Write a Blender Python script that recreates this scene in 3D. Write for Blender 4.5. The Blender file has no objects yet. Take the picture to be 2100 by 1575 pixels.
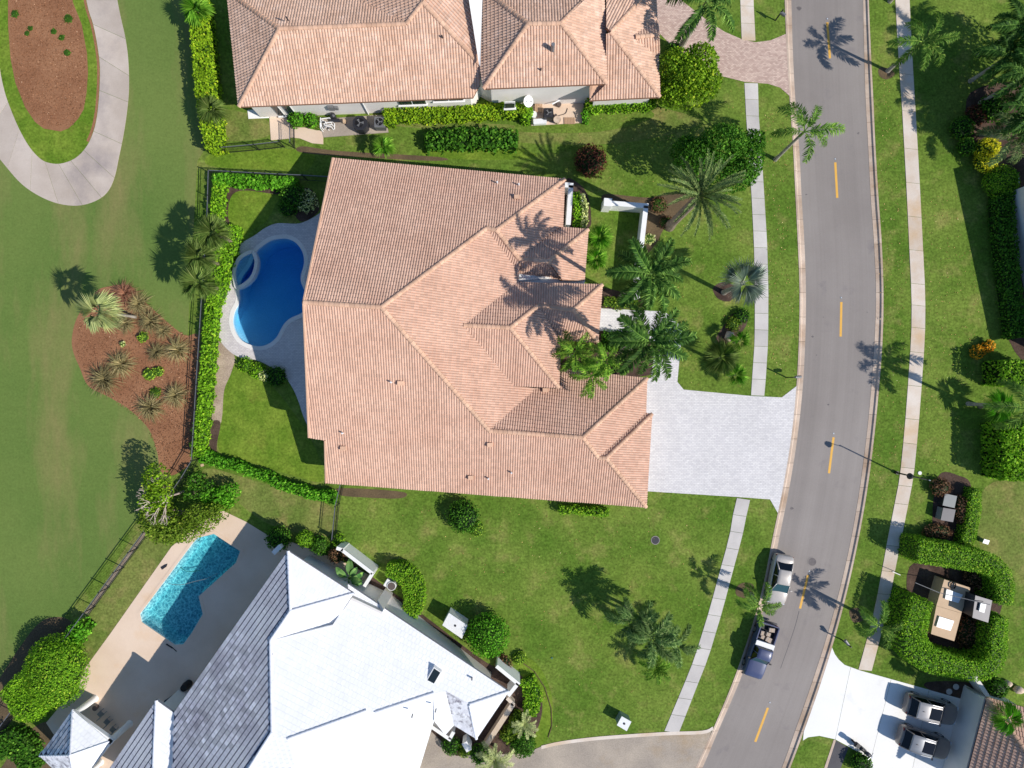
import bpy, bmesh, math, random
import numpy as np
from mathutils import Vector, Matrix
from mathutils.geometry import tessellate_polygon

random.seed(7)
rng = np.random.default_rng(7)
scene = bpy.context.scene
col = scene.collection

# ------------------------------------------------------------------ camera, sky, sun, exposure
S = 22.5            # photograph pixels per metre on the ground
H = 52.0            # camera height above the ground
CX, CY = 1050.0, 787.5
SUN_EL = math.radians(38.0)
SUN_DIR2 = Vector((0.898, -0.440)).normalized()      # horizontal direction towards the sun

cam_data = bpy.data.cameras.new("camera")
cam_data.sensor_fit = 'HORIZONTAL'
cam_data.angle_x = 2 * math.atan(CX / S / H)
cam_data.clip_end = 2000
cam = bpy.data.objects.new("camera", cam_data)
cam.location = (0, 0, H)
col.objects.link(cam)
scene.camera = cam

world = bpy.data.worlds.new("World")
scene.world = world
world.use_nodes = True
wn = world.node_tree
bg = wn.nodes["Background"]
sky = wn.nodes.new("ShaderNodeTexSky")
sky.sky_type = 'NISHITA'
sky.sun_disc = False
sky.sun_elevation = SUN_EL
sky.sun_rotation = math.atan2(SUN_DIR2.x, SUN_DIR2.y)
sky.air_density = 1.15
sky.dust_density = 0.3
sky.ozone_density = 5.0
wn.links.new(sky.outputs[0], bg.inputs[0])
bg.inputs[1].default_value = 0.1

sun_data = bpy.data.lights.new("sun", 'SUN')
sun_data.energy = 4.3
sun_data.angle = math.radians(0.55)
sun_data.color = (1.0, 0.95, 0.87)
sun = bpy.data.objects.new("sun", sun_data)
sd = Vector((SUN_DIR2.x * math.cos(SUN_EL), SUN_DIR2.y * math.cos(SUN_EL), math.sin(SUN_EL)))
sun.rotation_euler = sd.to_track_quat('Z', 'Y').to_euler()
sun.location = (40, -20, 60)
col.objects.link(sun)

scene.view_settings.view_transform = 'Standard'
scene.view_settings.look = 'None'
scene.view_settings.gamma = 1.0
scene.view_settings.use_curve_mapping = False
scene.view_settings.exposure = 0.15
scene.cycles.max_bounces = 8
scene.cycles.transparent_max_bounces = 24
scene.cycles.caustics_reflective = False
scene.cycles.caustics_refractive = False

# ------------------------------------------------------------------ helpers
def W(px, py, z=0.0):
    f = (H - z) / H
    return Vector(((px - CX) / S * f, (CY - py) / S * f, z))

def lin(c):
    return tuple((v / 255 / 12.92) if v / 255 <= 0.04045 else ((v / 255 + 0.055) / 1.055) ** 2.4 for v in c)

MATS = {}
def nt_new(name):
    m = bpy.data.materials.new(name)
    m.use_nodes = True
    n = m.node_tree
    for x in list(n.nodes):
        n.nodes.remove(x)
    out = n.nodes.new("ShaderNodeOutputMaterial")
    b = n.nodes.new("ShaderNodeBsdfPrincipled")
    n.links.new(b.outputs[0], out.inputs[0])
    MATS[name] = m
    return m, n, b, out

def ramp(n, fac, stops):
    r = n.nodes.new("ShaderNodeValToRGB")
    while len(r.color_ramp.elements) < len(stops):
        r.color_ramp.elements.new(0.5)
    for e, (p, c) in zip(r.color_ramp.elements, stops):
        e.position = p
        e.color = (*lin(c), 1)
    n.links.new(fac, r.inputs[0])
    return r.outputs[0]

def noise(n, vec, scale, detail=4, rough=0.55):
    t = n.nodes.new("ShaderNodeTexNoise")
    t.inputs["Scale"].default_value = scale
    t.inputs["Detail"].default_value = detail
    t.inputs["Roughness"].default_value = rough
    n.links.new(vec, t.inputs["Vector"])
    return t.outputs[0]

def mixc(n, fac, a, b, mode='MIX'):
    m = n.nodes.new("ShaderNodeMix")
    m.data_type = 'RGBA'
    m.blend_type = mode
    if isinstance(fac, (int, float)):
        m.inputs[0].default_value = fac
    else:
        n.links.new(fac, m.inputs[0])
    for i, v in ((6, a), (7, b)):
        if isinstance(v, tuple):
            m.inputs[i].default_value = (*lin(v), 1)
        else:
            n.links.new(v, m.inputs[i])
    return m.outputs[2]

def value_scale(n, colr, fac, lo, hi):
    mr = n.nodes.new("ShaderNodeMapRange")
    mr.inputs[1].default_value = 0.25; mr.inputs[2].default_value = 0.75
    mr.inputs[3].default_value = lo; mr.inputs[4].default_value = hi
    mr.clamp = False
    n.links.new(fac, mr.inputs[0])
    hsv = n.nodes.new("ShaderNodeHueSaturation")
    n.links.new(colr, hsv.inputs["Color"])
    n.links.new(mr.outputs[0], hsv.inputs["Value"])
    return hsv.outputs[0]

def bump(n, b, fac, strength, dist=0.02):
    bp = n.nodes.new("ShaderNodeBump")
    bp.inputs["Strength"].default_value = strength
    bp.inputs["Distance"].default_value = dist
    n.links.new(fac, bp.inputs["Height"])
    n.links.new(bp.outputs[0], b.inputs["Normal"])

def pos(n):
    return n.nodes.new("ShaderNodeNewGeometry").outputs["Position"]

def surf(name, c1, c2, scale=0.6, rough=0.85, fine=9.0, fine_amt=0.12, bump_s=0.3, c3=None, c3_scale=0.25, c3_lo=0.55, c3_hi=0.75, metallic=0.0, spec=0.3, tint=None, rand=0.0, bscale=None, bdist=0.02, mottle=0.0, stretch=None):
    """general procedural surface: two tones by noise, optional patches of a third tone, fine grain, relief"""
    m, n, b, out = nt_new(name)
    p = pos(n)
    c = ramp(n, noise(n, p, scale, 5), [(0.36, c1), (0.64, c2)])
    if c3:
        mr = n.nodes.new("ShaderNodeMapRange")
        mr.inputs[1].default_value = c3_lo; mr.inputs[2].default_value = c3_hi
        pv = p
        if stretch:
            mp = n.nodes.new('ShaderNodeMapping'); mp.inputs['Scale'].default_value = (stretch[0], stretch[1], 1.0); mp.inputs['Rotation'].default_value = (0, 0, 0.25)
            n.links.new(p, mp.inputs[0]); pv = mp.outputs[0]
        n.links.new(noise(n, pv, c3_scale, 6, 0.62), mr.inputs[0])
        c = mixc(n, mr.outputs[0], c, c3)
    f = noise(n, p, fine, 3, 0.7)
    c = value_scale(n, c, f, 1 - fine_amt, 1 + fine_amt)
    if mottle:
        c = value_scale(n, c, noise(n, p, 1.6, 4, 0.65), 1 - mottle, 1 + mottle)
        c = value_scale(n, c, noise(n, p, 3.7, 2, 0.5), 1 - mottle * 0.6, 1 + mottle * 0.6)
    if tint:
        at = n.nodes.new("ShaderNodeAttribute"); at.attribute_name = "tint"
        c = value_scale(n, c, at.outputs["Fac"], 1 - tint, 1 + tint)
    if rand:
        oi = n.nodes.new("ShaderNodeObjectInfo")
        c = value_scale(n, c, oi.outputs["Random"], 1 - rand, 1 + rand)
    n.links.new(c, b.inputs["Base Color"])
    b.inputs["Roughness"].default_value = rough
    b.inputs["Metallic"].default_value = metallic
    b.inputs["Specular IOR Level"].default_value = spec
    if bump_s:
        bump(n, b, noise(n, p, bscale or fine * 1.7, 3, 0.7), bump_s, bdist)
    return m

def leafmat(name, dark, light, accent=None, transl=0.3, rough=0.6, rand=0.0, gain=1.34):
    g_ = lambda c: tuple(min(250, v * gain) for v in c)
    dark, light = g_(dark), g_(light)
    accent = g_(accent) if accent else None
    m, n, b, out = nt_new(name)
    at = n.nodes.new("ShaderNodeAttribute"); at.attribute_name = "tint"
    stops = [(0.0, dark), (0.75, light)] + ([(1.0, accent)] if accent else [])
    c = ramp(n, at.outputs["Fac"], stops)
    p = pos(n)
    c = value_scale(n, c, noise(n, p, 1.3, 3), 0.8, 1.2)
    if rand:
        oi = n.nodes.new("ShaderNodeObjectInfo")
        c = value_scale(n, c, oi.outputs["Random"], 1 - rand, 1 + rand)
    n.links.new(c, b.inputs["Base Color"])
    b.inputs["Roughness"].default_value = rough
    b.inputs["Specular IOR Level"].default_value = 0.12
    if transl:
        tr = n.nodes.new("ShaderNodeBsdfTranslucent")
        n.links.new(c, tr.inputs[0])
        mx = n.nodes.new("ShaderNodeMixShader")
        mx.inputs[0].default_value = transl
        n.links.new(b.outputs[0], mx.inputs[1]); n.links.new(tr.outputs[0], mx.inputs[2])
        n.links.new(mx.outputs[0], out.inputs[0])
    return m

def plain(name, c, rough=0.5, metallic=0.0, spec=0.5, coat=0.0, var=0.06):
    m, n, b, out = nt_new(name)
    p = pos(n)
    base = n.nodes.new("ShaderNodeRGB"); base.outputs[0].default_value = (*lin(c), 1)
    n.links.new(value_scale(n, base.outputs[0], noise(n, p, 3.1, 4), 1 - var, 1 + var), b.inputs["Base Color"])
    b.inputs["Roughness"].default_value = rough
    b.inputs["Metallic"].default_value = metallic
    b.inputs["Specular IOR Level"].default_value = spec
    b.inputs["Coat Weight"].default_value = coat
    b.inputs["Coat Roughness"].default_value = 0.05
    return m

# ---- objects
def wloc(o):
    v = Vector((0, 0, 0))
    while o is not None:
        v += o.location
        o = o.parent
    return v

def link(o, parent=None):
    col.objects.link(o)
    if parent is not None:
        o.parent = parent
    return o

def tag(o, label=None, cat=None, group=None, kind=None):
    if label: o["label"] = label
    if cat: o["category"] = cat
    if group: o["group"] = group
    if kind: o["kind"] = kind
    return o

def thing(name, loc, label, cat, group=None, kind=None, rz=0.0):
    o = bpy.data.objects.new(name, None)
    o.empty_display_size = 0.3
    o.location = loc
    o.rotation_euler = (0, 0, rz)
    col.objects.link(o)
    return tag(o, label, cat, group, kind)

def mesh_of(name, verts, faces, mat, smooth=False, tint=None):
    me = bpy.data.meshes.new(name)
    me.from_pydata([tuple(v) for v in verts], [], [tuple(f) for f in faces])
    if mat is not None:
        me.materials.append(mat if not isinstance(mat, str) else MATS[mat])
    if tint is not None:
        a = me.attributes.new("tint", 'FLOAT', 'FACE')
        a.data.foreach_set("value", np.asarray(tint, dtype=np.float32))
    if smooth:
        me.polygons.foreach_set("use_smooth", [True] * len(me.polygons))
    me.update()
    return me

def mesh_np(name, verts, quads, mat, tint=None, smooth=False):
    """fast mesh of equal-size faces from numpy arrays"""
    me = bpy.data.meshes.new(name)
    verts = np.asarray(verts, dtype=np.float32); quads = np.asarray(quads, dtype=np.int32)
    k = quads.shape[1]
    me.vertices.add(len(verts)); me.vertices.foreach_set("co", verts.ravel())
    me.loops.add(quads.size); me.loops.foreach_set("vertex_index", quads.ravel())
    me.polygons.add(len(quads))
    me.polygons.foreach_set("loop_start", np.arange(0, quads.size, k, dtype=np.int32))
    me.materials.append(MATS[mat] if isinstance(mat, str) else mat)
    if tint is not None:
        a = me.attributes.new("tint", 'FLOAT', 'FACE')
        a.data.foreach_set("value", np.asarray(tint, dtype=np.float32))
    if smooth:
        me.polygons.foreach_set("use_smooth", [True] * len(quads))
    me.update(calc_edges=True)
    me.validate()
    return me

def obj(name, me, parent=None, loc=(0, 0, 0), rz=0.0):
    o = bpy.data.objects.new(name, me)
    o.location = loc
    if rz: o.rotation_euler = (0, 0, rz)
    return link(o, parent)

class MB:
    """collects simple solids"""
    def __init__(s): s.v = []; s.f = []
    def add(s, vs, fs):
        b = len(s.v); s.v += [Vector(v) for v in vs]; s.f += [[b + i for i in f] for f in fs]; return s
    def box(s, c, d, rz=0.0):
        x, y, z = d[0] / 2, d[1] / 2, d[2] / 2
        ca, sa = math.cos(rz), math.sin(rz)
        vs = []
        for sx, sy, sz in ((-1,-1,-1),(1,-1,-1),(1,1,-1),(-1,1,-1),(-1,-1,1),(1,-1,1),(1,1,1),(-1,1,1)):
            a, b_ = sx * x, sy * y
            vs.append((c[0] + a * ca - b_ * sa, c[1] + a * sa + b_ * ca, c[2] + sz * z))
        return s.add(vs, [(3,2,1,0),(4,5,6,7),(0,1,5,4),(1,2,6,5),(2,3,7,6),(3,0,4,7)])
    def prism(s, poly, z0, z1):
        n = len(poly)
        if poly_area(poly) < 0: poly = poly[::-1]
        vs = [(p[0], p[1], z0) for p in poly] + [(p[0], p[1], z1) for p in poly]
        fs = [(i, (i + 1) % n, n + (i + 1) % n, n + i) for i in range(n)]
        tri = tessellate_polygon([[Vector((p[0], p[1], 0)) for p in poly]])
        for t in tri:
            a, b_, c = t
            if tri_area(poly[a], poly[b_], poly[c]) < 0: b_, c = c, b_
            fs.append((n + a, n + b_, n + c)); fs.append((c, b_, a))
        return s.add(vs, fs)
    def tube(s, path, radii, n=8, cap=True):
        path = [Vector(p) for p in path]
        rings = []
        for i, p in enumerate(path):
            d = (path[min(i + 1, len(path) - 1)] - path[max(i - 1, 0)]).normalized()
            up = Vector((0, 0, 1)) if abs(d.z) < 0.95 else Vector((1, 0, 0))
            a = d.cross(up).normalized(); b_ = a.cross(d).normalized()
            r = radii[i] if isinstance(radii, (list, tuple)) else radii
            rings.append([p + a * (r * math.cos(2 * math.pi * k / n)) + b_ * (r * math.sin(2 * math.pi * k / n)) for k in range(n)])
        vs = [v for r in rings for v in r]
        fs = []
        for i in range(len(rings) - 1):
            for k in range(n):
                fs.append((i * n + k, i * n + (k + 1) % n, (i + 1) * n + (k + 1) % n, (i + 1) * n + k))
        if cap:
            fs.append(tuple(range(n - 1, -1, -1))); fs.append(tuple((len(rings) - 1) * n + k for k in range(n)))
        return s.add(vs, fs)
    def cyl(s, c, r, z0, z1, n=16):
        return s.tube([(c[0], c[1], z0), (c[0], c[1], z1)], r, n)
    def build(s, name, mat, parent=None, world=True, smooth=False, bevel=0.0):
        off = wloc(parent) if (world and parent is not None) else Vector((0, 0, 0))
        me = mesh_of(name, [v - off for v in s.v], s.f, mat, smooth)
        o = obj(name, me, parent)
        if bevel:
            bm = bmesh.new(); bm.from_mesh(me)
            bmesh.ops.bevel(bm, geom=list(bm.edges), offset=bevel, segments=2, affect='EDGES', clamp_overlap=True)
            bm.to_mesh(me); bm.free()
        return o

def poly_area(p):
    return 0.5 * sum(p[i][0] * p[(i + 1) % len(p)][1] - p[(i + 1) % len(p)][0] * p[i][1] for i in range(len(p)))
def tri_area(a, b, c):
    return 0.5 * ((b[0] - a[0]) * (c[1] - a[1]) - (c[0] - a[0]) * (b[1] - a[1]))

def spline(pts, per=8, closed=False):
    pts = [Vector((p[0], p[1])) for p in pts]
    n = len(pts); out = []
    rngi = range(n) if closed else range(n - 1)
    for i in rngi:
        if closed:
            p0, p1, p2, p3 = pts[(i - 1) % n], pts[i], pts[(i + 1) % n], pts[(i + 2) % n]
        else:
            p1, p2 = pts[i], pts[i + 1]
            p0 = pts[i - 1] if i > 0 else p1 * 2 - p2
            p3 = pts[i + 2] if i + 2 < n else p2 * 2 - p1
        for k in range(per):
            t = k / per
            out.append(0.5 * ((2 * p1) + (p2 - p0) * t + (2 * p0 - 5 * p1 + 4 * p2 - p3) * t * t + (3 * p1 - p0 - 3 * p2 + p3) * t ** 3))
    if not closed: out.append(pts[-1])
    return out

def G(pts, z=0.0):
    """photograph pixels -> points at height z"""
    return [W(p[0], p[1], z) for p in pts]

def sheet(name, loops, z, mat, parent=None, kind='structure', label=None):
    """flat polygon (first loop outer, others holes), given in world xy"""
    L = [[Vector((p[0], p[1], 0)) for p in l] for l in loops]
    flat = [p for l in L for p in l]
    tri = tessellate_polygon(L)
    fs = []
    for a, b, c in tri:
        if tri_area(flat[a], flat[b], flat[c]) < 0: b, c = c, b
        fs.append((a, b, c))
    me = mesh_of(name, [(p.x, p.y, z) for p in flat], fs, mat)
    o = obj(name, me, parent)
    if parent is None: tag(o, label, None, None, kind)
    return o

def offset_loop(loop, d):
    """offset a closed loop outwards by d (counter-clockwise made first)"""
    L = [Vector((p[0], p[1])) for p in loop]
    if poly_area(L) < 0: L = L[::-1]
    out = []
    n = len(L)
    for i in range(n):
        a = (L[i] - L[i - 1]).normalized(); b = (L[(i + 1) % n] - L[i]).normalized()
        na, nb = Vector((a.y, -a.x)), Vector((b.y, -b.x))
        m = (na + nb)
        if m.length < 1e-6: m = na
        m.normalize()
        c = max(0.4, m.dot(na))
        out.append(L[i] + m * (d / c))
    return out

# ------------------------------------------------------------------ materials
surf('lawn', (88, 117, 41), (113, 133, 56), 0.22, 0.95, 5.0, 0.45, 0.4, c3=(150, 144, 84), c3_scale=0.42, c3_lo=0.53, c3_hi=0.82, spec=0.05, mottle=0.26)
surf('lawn_lush', (96, 126, 38), (118, 139, 50), 0.4, 0.95, 5.0, 0.38, 0.4, c3=(124, 134, 54), c3_scale=0.5, c3_lo=0.56, c3_hi=0.8, spec=0.05, mottle=0.22)
surf('lawn_dry', (102, 120, 54), (126, 132, 70), 0.3, 0.95, 5.0, 0.4, 0.4, c3=(146, 136, 84), c3_scale=0.5, c3_lo=0.5, c3_hi=0.76, spec=0.05, mottle=0.24)
surf('fairway', (97, 121, 59), (112, 130, 67), 0.07, 0.95, 5.0, 0.14, 0.2, mottle=0.07, c3=(142, 132, 86), c3_scale=0.16, c3_lo=0.48, c3_hi=0.78, stretch=(1.5, 0.35), spec=0.05)
surf('soil', (92, 78, 58), (112, 94, 70), 0.5, 0.95, 8.0, 0.3, 0.8)
surf('asphalt', (142, 134, 129), (154, 146, 141), 0.09, 0.9, 14.0, 0.07, 0.25, c3=(128, 121, 122), c3_scale=0.5, c3_lo=0.6, c3_hi=0.85, spec=0.2)
surf('seam_shade_dark', (86, 84, 88), (100, 97, 99), 0.3, 0.9, 12.0, 0.12, 0.3, spec=0.2)  # road seam grey, also the painted pavement shade
surf('asphalt_stain', (104, 98, 98), (120, 113, 112), 1.5, 0.8, 9.0, 0.15, 0.0)
surf('kerb', (192, 170, 152), (208, 188, 170), 0.5, 0.9, 7.0, 0.10, 0.2, c3=(170, 142, 116), c3_scale=0.35, c3_lo=0.5, c3_hi=0.75, rand=0.05)
surf('walk_grey', (196, 190, 186), (210, 204, 199), 0.5, 0.9, 9.0, 0.05, 0.15, rand=0.05)
surf('walk_rust', (208, 190, 172), (220, 208, 196), 0.5, 0.9, 9.0, 0.06, 0.15, c3=(206, 172, 130), c3_scale=0.18, c3_lo=0.5, c3_hi=0.72, rand=0.05)
surf('cart_concrete', (188, 173, 160), (204, 190, 178), 0.3, 0.9, 9.0, 0.06, 0.15, c3=(158, 146, 142), c3_scale=0.22, c3_lo=0.52, c3_hi=0.75, rand=0.04)
surf('deck_peach', (222, 196, 172), (232, 208, 186), 0.25, 0.85, 11.0, 0.04, 0.12, c3=(224, 184, 140), c3_scale=0.16, c3_lo=0.58, c3_hi=0.8)
surf('white_concrete', (240, 238, 234), (248, 246, 242), 0.25, 0.85, 11.0, 0.03, 0.1, c3=(226, 224, 222), c3_scale=0.4, c3_lo=0.6, c3_hi=0.8, rand=0.02)
surf('aggregate', (162, 150, 138), (184, 170, 154), 0.35, 0.9, 10.0, 0.22, 0.3, c3=(170, 146, 116), c3_scale=0.2, c3_lo=0.55, c3_hi=0.75)
surf('mulch_red', (144, 101, 74), (160, 116, 86), 0.35, 0.95, 7.0, 0.22, 0.9, c3=(150, 112, 84), c3_scale=0.9, c3_lo=0.6, c3_hi=0.85, spec=0.05)
surf('mulch_dark', (72, 58, 52), (100, 82, 72), 0.8, 0.95, 8.0, 0.4, 0.9, spec=0.05)
surf('mulch_tan', (164, 144, 126), (190, 170, 150), 0.8, 0.95, 8.0, 0.3, 0.8, spec=0.05)
surf('gravel', (150, 136, 120), (176, 160, 140), 1.2, 0.95, 12.0, 0.35, 0.8)
surf('clay_tile', (205, 167, 146), (213, 177, 156), 0.4, 0.85, 3.0, 0.03, 0.0, c3=(218, 182, 158), c3_scale=0.7, c3_lo=0.58, c3_hi=0.85, tint=0.05, spec=0.1)
surf('clay_tile_tan', (208, 172, 149), (218, 184, 162), 0.5, 0.85, 4.0, 0.04, 0.0, c3=(234, 206, 188), c3_scale=1.1, c3_lo=0.54, c3_hi=0.8, tint=0.065, spec=0.1)
surf('clay_ridge', (204, 164, 138), (214, 176, 150), 0.7, 0.85, 5.0, 0.08, 0.1, rand=0.07, spec=0.2)
surf('clay_deck', (140, 100, 80), (152, 112, 90), 0.7, 0.9, 5.0, 0.08, 0.1)
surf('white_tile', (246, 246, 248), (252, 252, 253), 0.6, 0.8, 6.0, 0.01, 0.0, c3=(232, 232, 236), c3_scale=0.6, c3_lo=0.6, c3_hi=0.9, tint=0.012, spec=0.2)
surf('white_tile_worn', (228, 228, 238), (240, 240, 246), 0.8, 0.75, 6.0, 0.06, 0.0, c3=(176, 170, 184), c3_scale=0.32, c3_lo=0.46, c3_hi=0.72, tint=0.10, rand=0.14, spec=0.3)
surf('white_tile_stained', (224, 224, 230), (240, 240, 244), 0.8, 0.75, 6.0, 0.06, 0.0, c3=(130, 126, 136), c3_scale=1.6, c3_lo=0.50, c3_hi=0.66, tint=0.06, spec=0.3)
surf('stucco', (226, 220, 214), (236, 231, 226), 0.5, 0.85, 12.0, 0.03, 0.15)
surf('white_paint', (240, 239, 236), (247, 246, 244), 0.7, 0.7, 9.0, 0.03, 0.1, c3=(206, 202, 198), c3_scale=0.8, c3_lo=0.62, c3_hi=0.85)
surf('coping', (226, 220, 214), (236, 231, 226), 0.5, 0.8, 9.0, 0.04, 0.1)
surf('plaster_blue', (196, 224, 236), (210, 232, 240), 0.5, 0.7, 9.0, 0.10, 0.0)
surf('plaster_aqua', (190, 228, 232), (206, 236, 238), 0.5, 0.7, 7.0, 0.14, 0.0)
surf('bark', (120, 106, 92), (150, 134, 116), 2.0, 0.95, 9.0, 0.2, 0.6)
surf('trunk_grey', (150, 142, 130), (176, 168, 156), 2.0, 0.9, 9.0, 0.15, 0.4)
surf('dead_wood', (176, 158, 146), (206, 190, 178), 2.0, 0.9, 9.0, 0.15, 0.3)
surf('rock', (196, 172, 150), (216, 196, 176), 2.0, 0.9, 9.0, 0.15, 0.6)
plain('crownshaft', (110, 140, 60), 0.5)
plain('iron_black', (34, 36, 36), 0.5)
plain('iron_grey', (120, 122, 130), 0.45, 0.3)
plain('metal_grey', (132, 132, 134), 0.5, 0.3)
plain('metal_dark', (62, 62, 68), 0.45, 0.4)
plain('white_plastic', (238, 238, 238), 0.4)
plain('tan_box', (208, 178, 146), 0.8)
plain('grey_box', (128, 132, 132), 0.6)
plain('green_box', (128, 150, 138), 0.6)
plain('yellow_paint', (232, 176, 74), 0.7)
plain('black_plastic', (22, 22, 24), 0.5)
plain('rubber', (24, 24, 26), 0.85)
plain('paint_silver', (190, 182, 175), 0.32, 0.15, 0.5, 0.5)
plain('paint_navy', (70, 78, 112), 0.35, 0.05, 0.5, 0.6)
plain('paint_charcoal', (128, 118, 112), 0.35, 0.0, 0.5, 0.7)
plain('roof_sky_glint', (178, 174, 172), 0.35, 0.3, 0.5, 0.6)  # sun glint and sky reflection painted as a pale roof colour
plain('roof_sky_sheen', (146, 148, 152), 0.35, 0.3, 0.5, 0.6)  # sky reflection on the other dark roof, painted in as grey
plain('car_glass', (12, 15, 22), 0.06, 0.0, 0.5)
plain('car_glass_teal', (46, 78, 82), 0.08, 0.0, 0.7)
plain('rim', (160, 160, 165), 0.3, 0.8)
plain('lamp_red', (120, 20, 20), 0.25)
plain('lamp_clear', (210, 215, 220), 0.15)
plain('window_glass', (36, 46, 50), 0.08, 0.0, 0.7)
plain('wood', (188, 154, 124), 0.8)
plain('carton', (176, 160, 146), 0.8)
plain('pot', (96, 84, 80), 0.7)
plain('flashing', (214, 214, 214), 0.55)
plain('copper_pipe', (178, 128, 96), 0.6)
plain('hose', (60, 110, 90), 0.6)

def asphalt_uv():
    """asphalt with faint streaks along the lanes (UV runs across and along the road)"""
    m = MATS['asphalt']; n = m.node_tree
    b = [x for x in n.nodes if x.type == 'BSDF_PRINCIPLED'][0]
    src = b.inputs["Base Color"].links[0].from_socket
    uv = n.nodes.new("ShaderNodeUVMap"); uv.uv_map = "along"
    mp = n.nodes.new("ShaderNodeMapping"); mp.inputs["Scale"].default_value = (34.0, 0.05, 1.0)
    n.links.new(uv.outputs[0], mp.inputs[0])
    c = value_scale(n, src, noise(n, mp.outputs[0], 1.0, 4, 0.6), 0.955, 1.045)
    mp2 = n.nodes.new("ShaderNodeMapping"); mp2.inputs["Scale"].default_value = (6.0, 0.02, 1.0)
    n.links.new(uv.outputs[0], mp2.inputs[0])
    c = value_scale(n, c, noise(n, mp2.outputs[0], 1.0, 2, 0.5), 0.94, 1.06)
    n.links.new(c, b.inputs["Base Color"])
asphalt_uv()
def pavers(name, c1, c2, mortar, w, h):
    m, n, b, out = nt_new(name)
    p = pos(n)
    br = n.nodes.new("ShaderNodeTexBrick")
    br.inputs["Scale"].default_value = 1.0
    br.inputs["Brick Width"].default_value = w; br.inputs["Row Height"].default_value = h
    br.inputs["Mortar Size"].default_value = 0.012
    br.inputs["Color1"].default_value = (*lin(c1), 1); br.inputs["Color2"].default_value = (*lin(c2), 1)
    br.inputs["Mortar"].default_value = (*lin(mortar), 1)
    n.links.new(p, br.inputs["Vector"])
    c = value_scale(n, br.outputs["Color"], noise(n, p, 3.5, 5, 0.7), 0.93, 1.07)
    c = value_scale(n, c, noise(n, p, 0.35, 5, 0.65), 0.92, 1.06)
    n.links.new(c, b.inputs["Base Color"])
    b.inputs["Roughness"].default_value = 0.9
    bump(n, b, br.outputs["Fac"], -0.3, 0.01)
pavers('paver_white', (232, 228, 226), (216, 212, 212), (192, 188, 188), 0.30, 0.15)
pavers('paver_pink', (222, 196, 180), (188, 158, 146), (172, 148, 136), 0.24, 0.12)
pavers('paver_pool', (224, 216, 212), (206, 198, 196), (184, 176, 176), 0.28, 0.14)

leafmat('leaf_hedge', (58, 98, 20), (112, 152, 34), (164, 184, 56))
leafmat('leaf_hedge_yellow', (74, 104, 20), (124, 152, 32), (176, 176, 52))
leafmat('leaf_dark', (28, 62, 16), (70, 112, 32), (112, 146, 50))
leafmat('leaf_clip', (58, 98, 22), (110, 148, 34), (168, 178, 64))
leafmat('leaf_bright', (46, 92, 20), (88, 142, 34), (138, 178, 64))
leafmat('leaf_olive', (58, 82, 22), (98, 120, 36), (146, 152, 64))
leafmat('leaf_tree', (50, 82, 18), (108, 138, 30), (160, 168, 50))
leafmat('leaf_red', (56, 34, 30), (88, 50, 40), (130, 90, 56))
leafmat('leaf_dry', (70, 52, 42), (110, 82, 60), (150, 120, 90))
leafmat('leaf_croton', (140, 90, 20), (200, 140, 36), (220, 100, 30))
leafmat('leaf_gold', (150, 140, 30), (206, 190, 46), (226, 210, 70))
leafmat('leaf_lime', (88, 120, 34), (124, 150, 50), (160, 172, 74))
leafmat('leaf_variegated', (110, 130, 60), (186, 190, 130), (220, 220, 170))
leafmat('core_shade', (40, 62, 18), (58, 84, 26), transl=0.0)  # solid core colour, painted as shade inside the leaves
leafmat('core_shade_dark', (22, 38, 14), (34, 52, 20), transl=0.0)  # deeper painted shade for the cores of dark plants
leafmat('frond_fox', (44, 72, 26), (92, 124, 50), (136, 150, 70), rand=0.12)
leafmat('frond_royal', (26, 54, 20), (62, 92, 36), (120, 150, 70), rand=0.12)
leafmat('frond_lime', (48, 82, 22), (88, 122, 38), (138, 160, 62), rand=0.14)
leafmat('frond_phoenix', (54, 76, 44), (96, 114, 68), (150, 154, 100), rand=0.15)
leafmat('frond_sabal', (58, 80, 34), (104, 122, 62), (150, 156, 100), rand=0.12)
leafmat('frond_fan_green', (60, 104, 26), (104, 146, 46), (150, 176, 80), rand=0.12)
leafmat('frond_silver', (92, 106, 94), (142, 150, 136), (184, 188, 168), rand=0.1)
leafmat('frond_pale', (106, 118, 76), (152, 158, 108), (186, 184, 140), rand=0.1)
leafmat('frond_greygreen', (44, 68, 34), (84, 108, 58), (132, 146, 92), rand=0.14)
leafmat('litter', (110, 84, 50), (168, 138, 88), (206, 186, 140), transl=0.0)
leafmat('chips', (112, 74, 50), (158, 112, 82), (196, 160, 130), transl=0.0, gain=1.0)
leafmat('tuft', (92, 86, 58), (130, 120, 84), (168, 150, 112), rand=0.12)
leafmat('tuft_red', (100, 70, 56), (134, 96, 76), (160, 126, 100))
leafmat('paddle', (52, 88, 44), (96, 128, 72), (140, 164, 60), rand=0.15)

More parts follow.
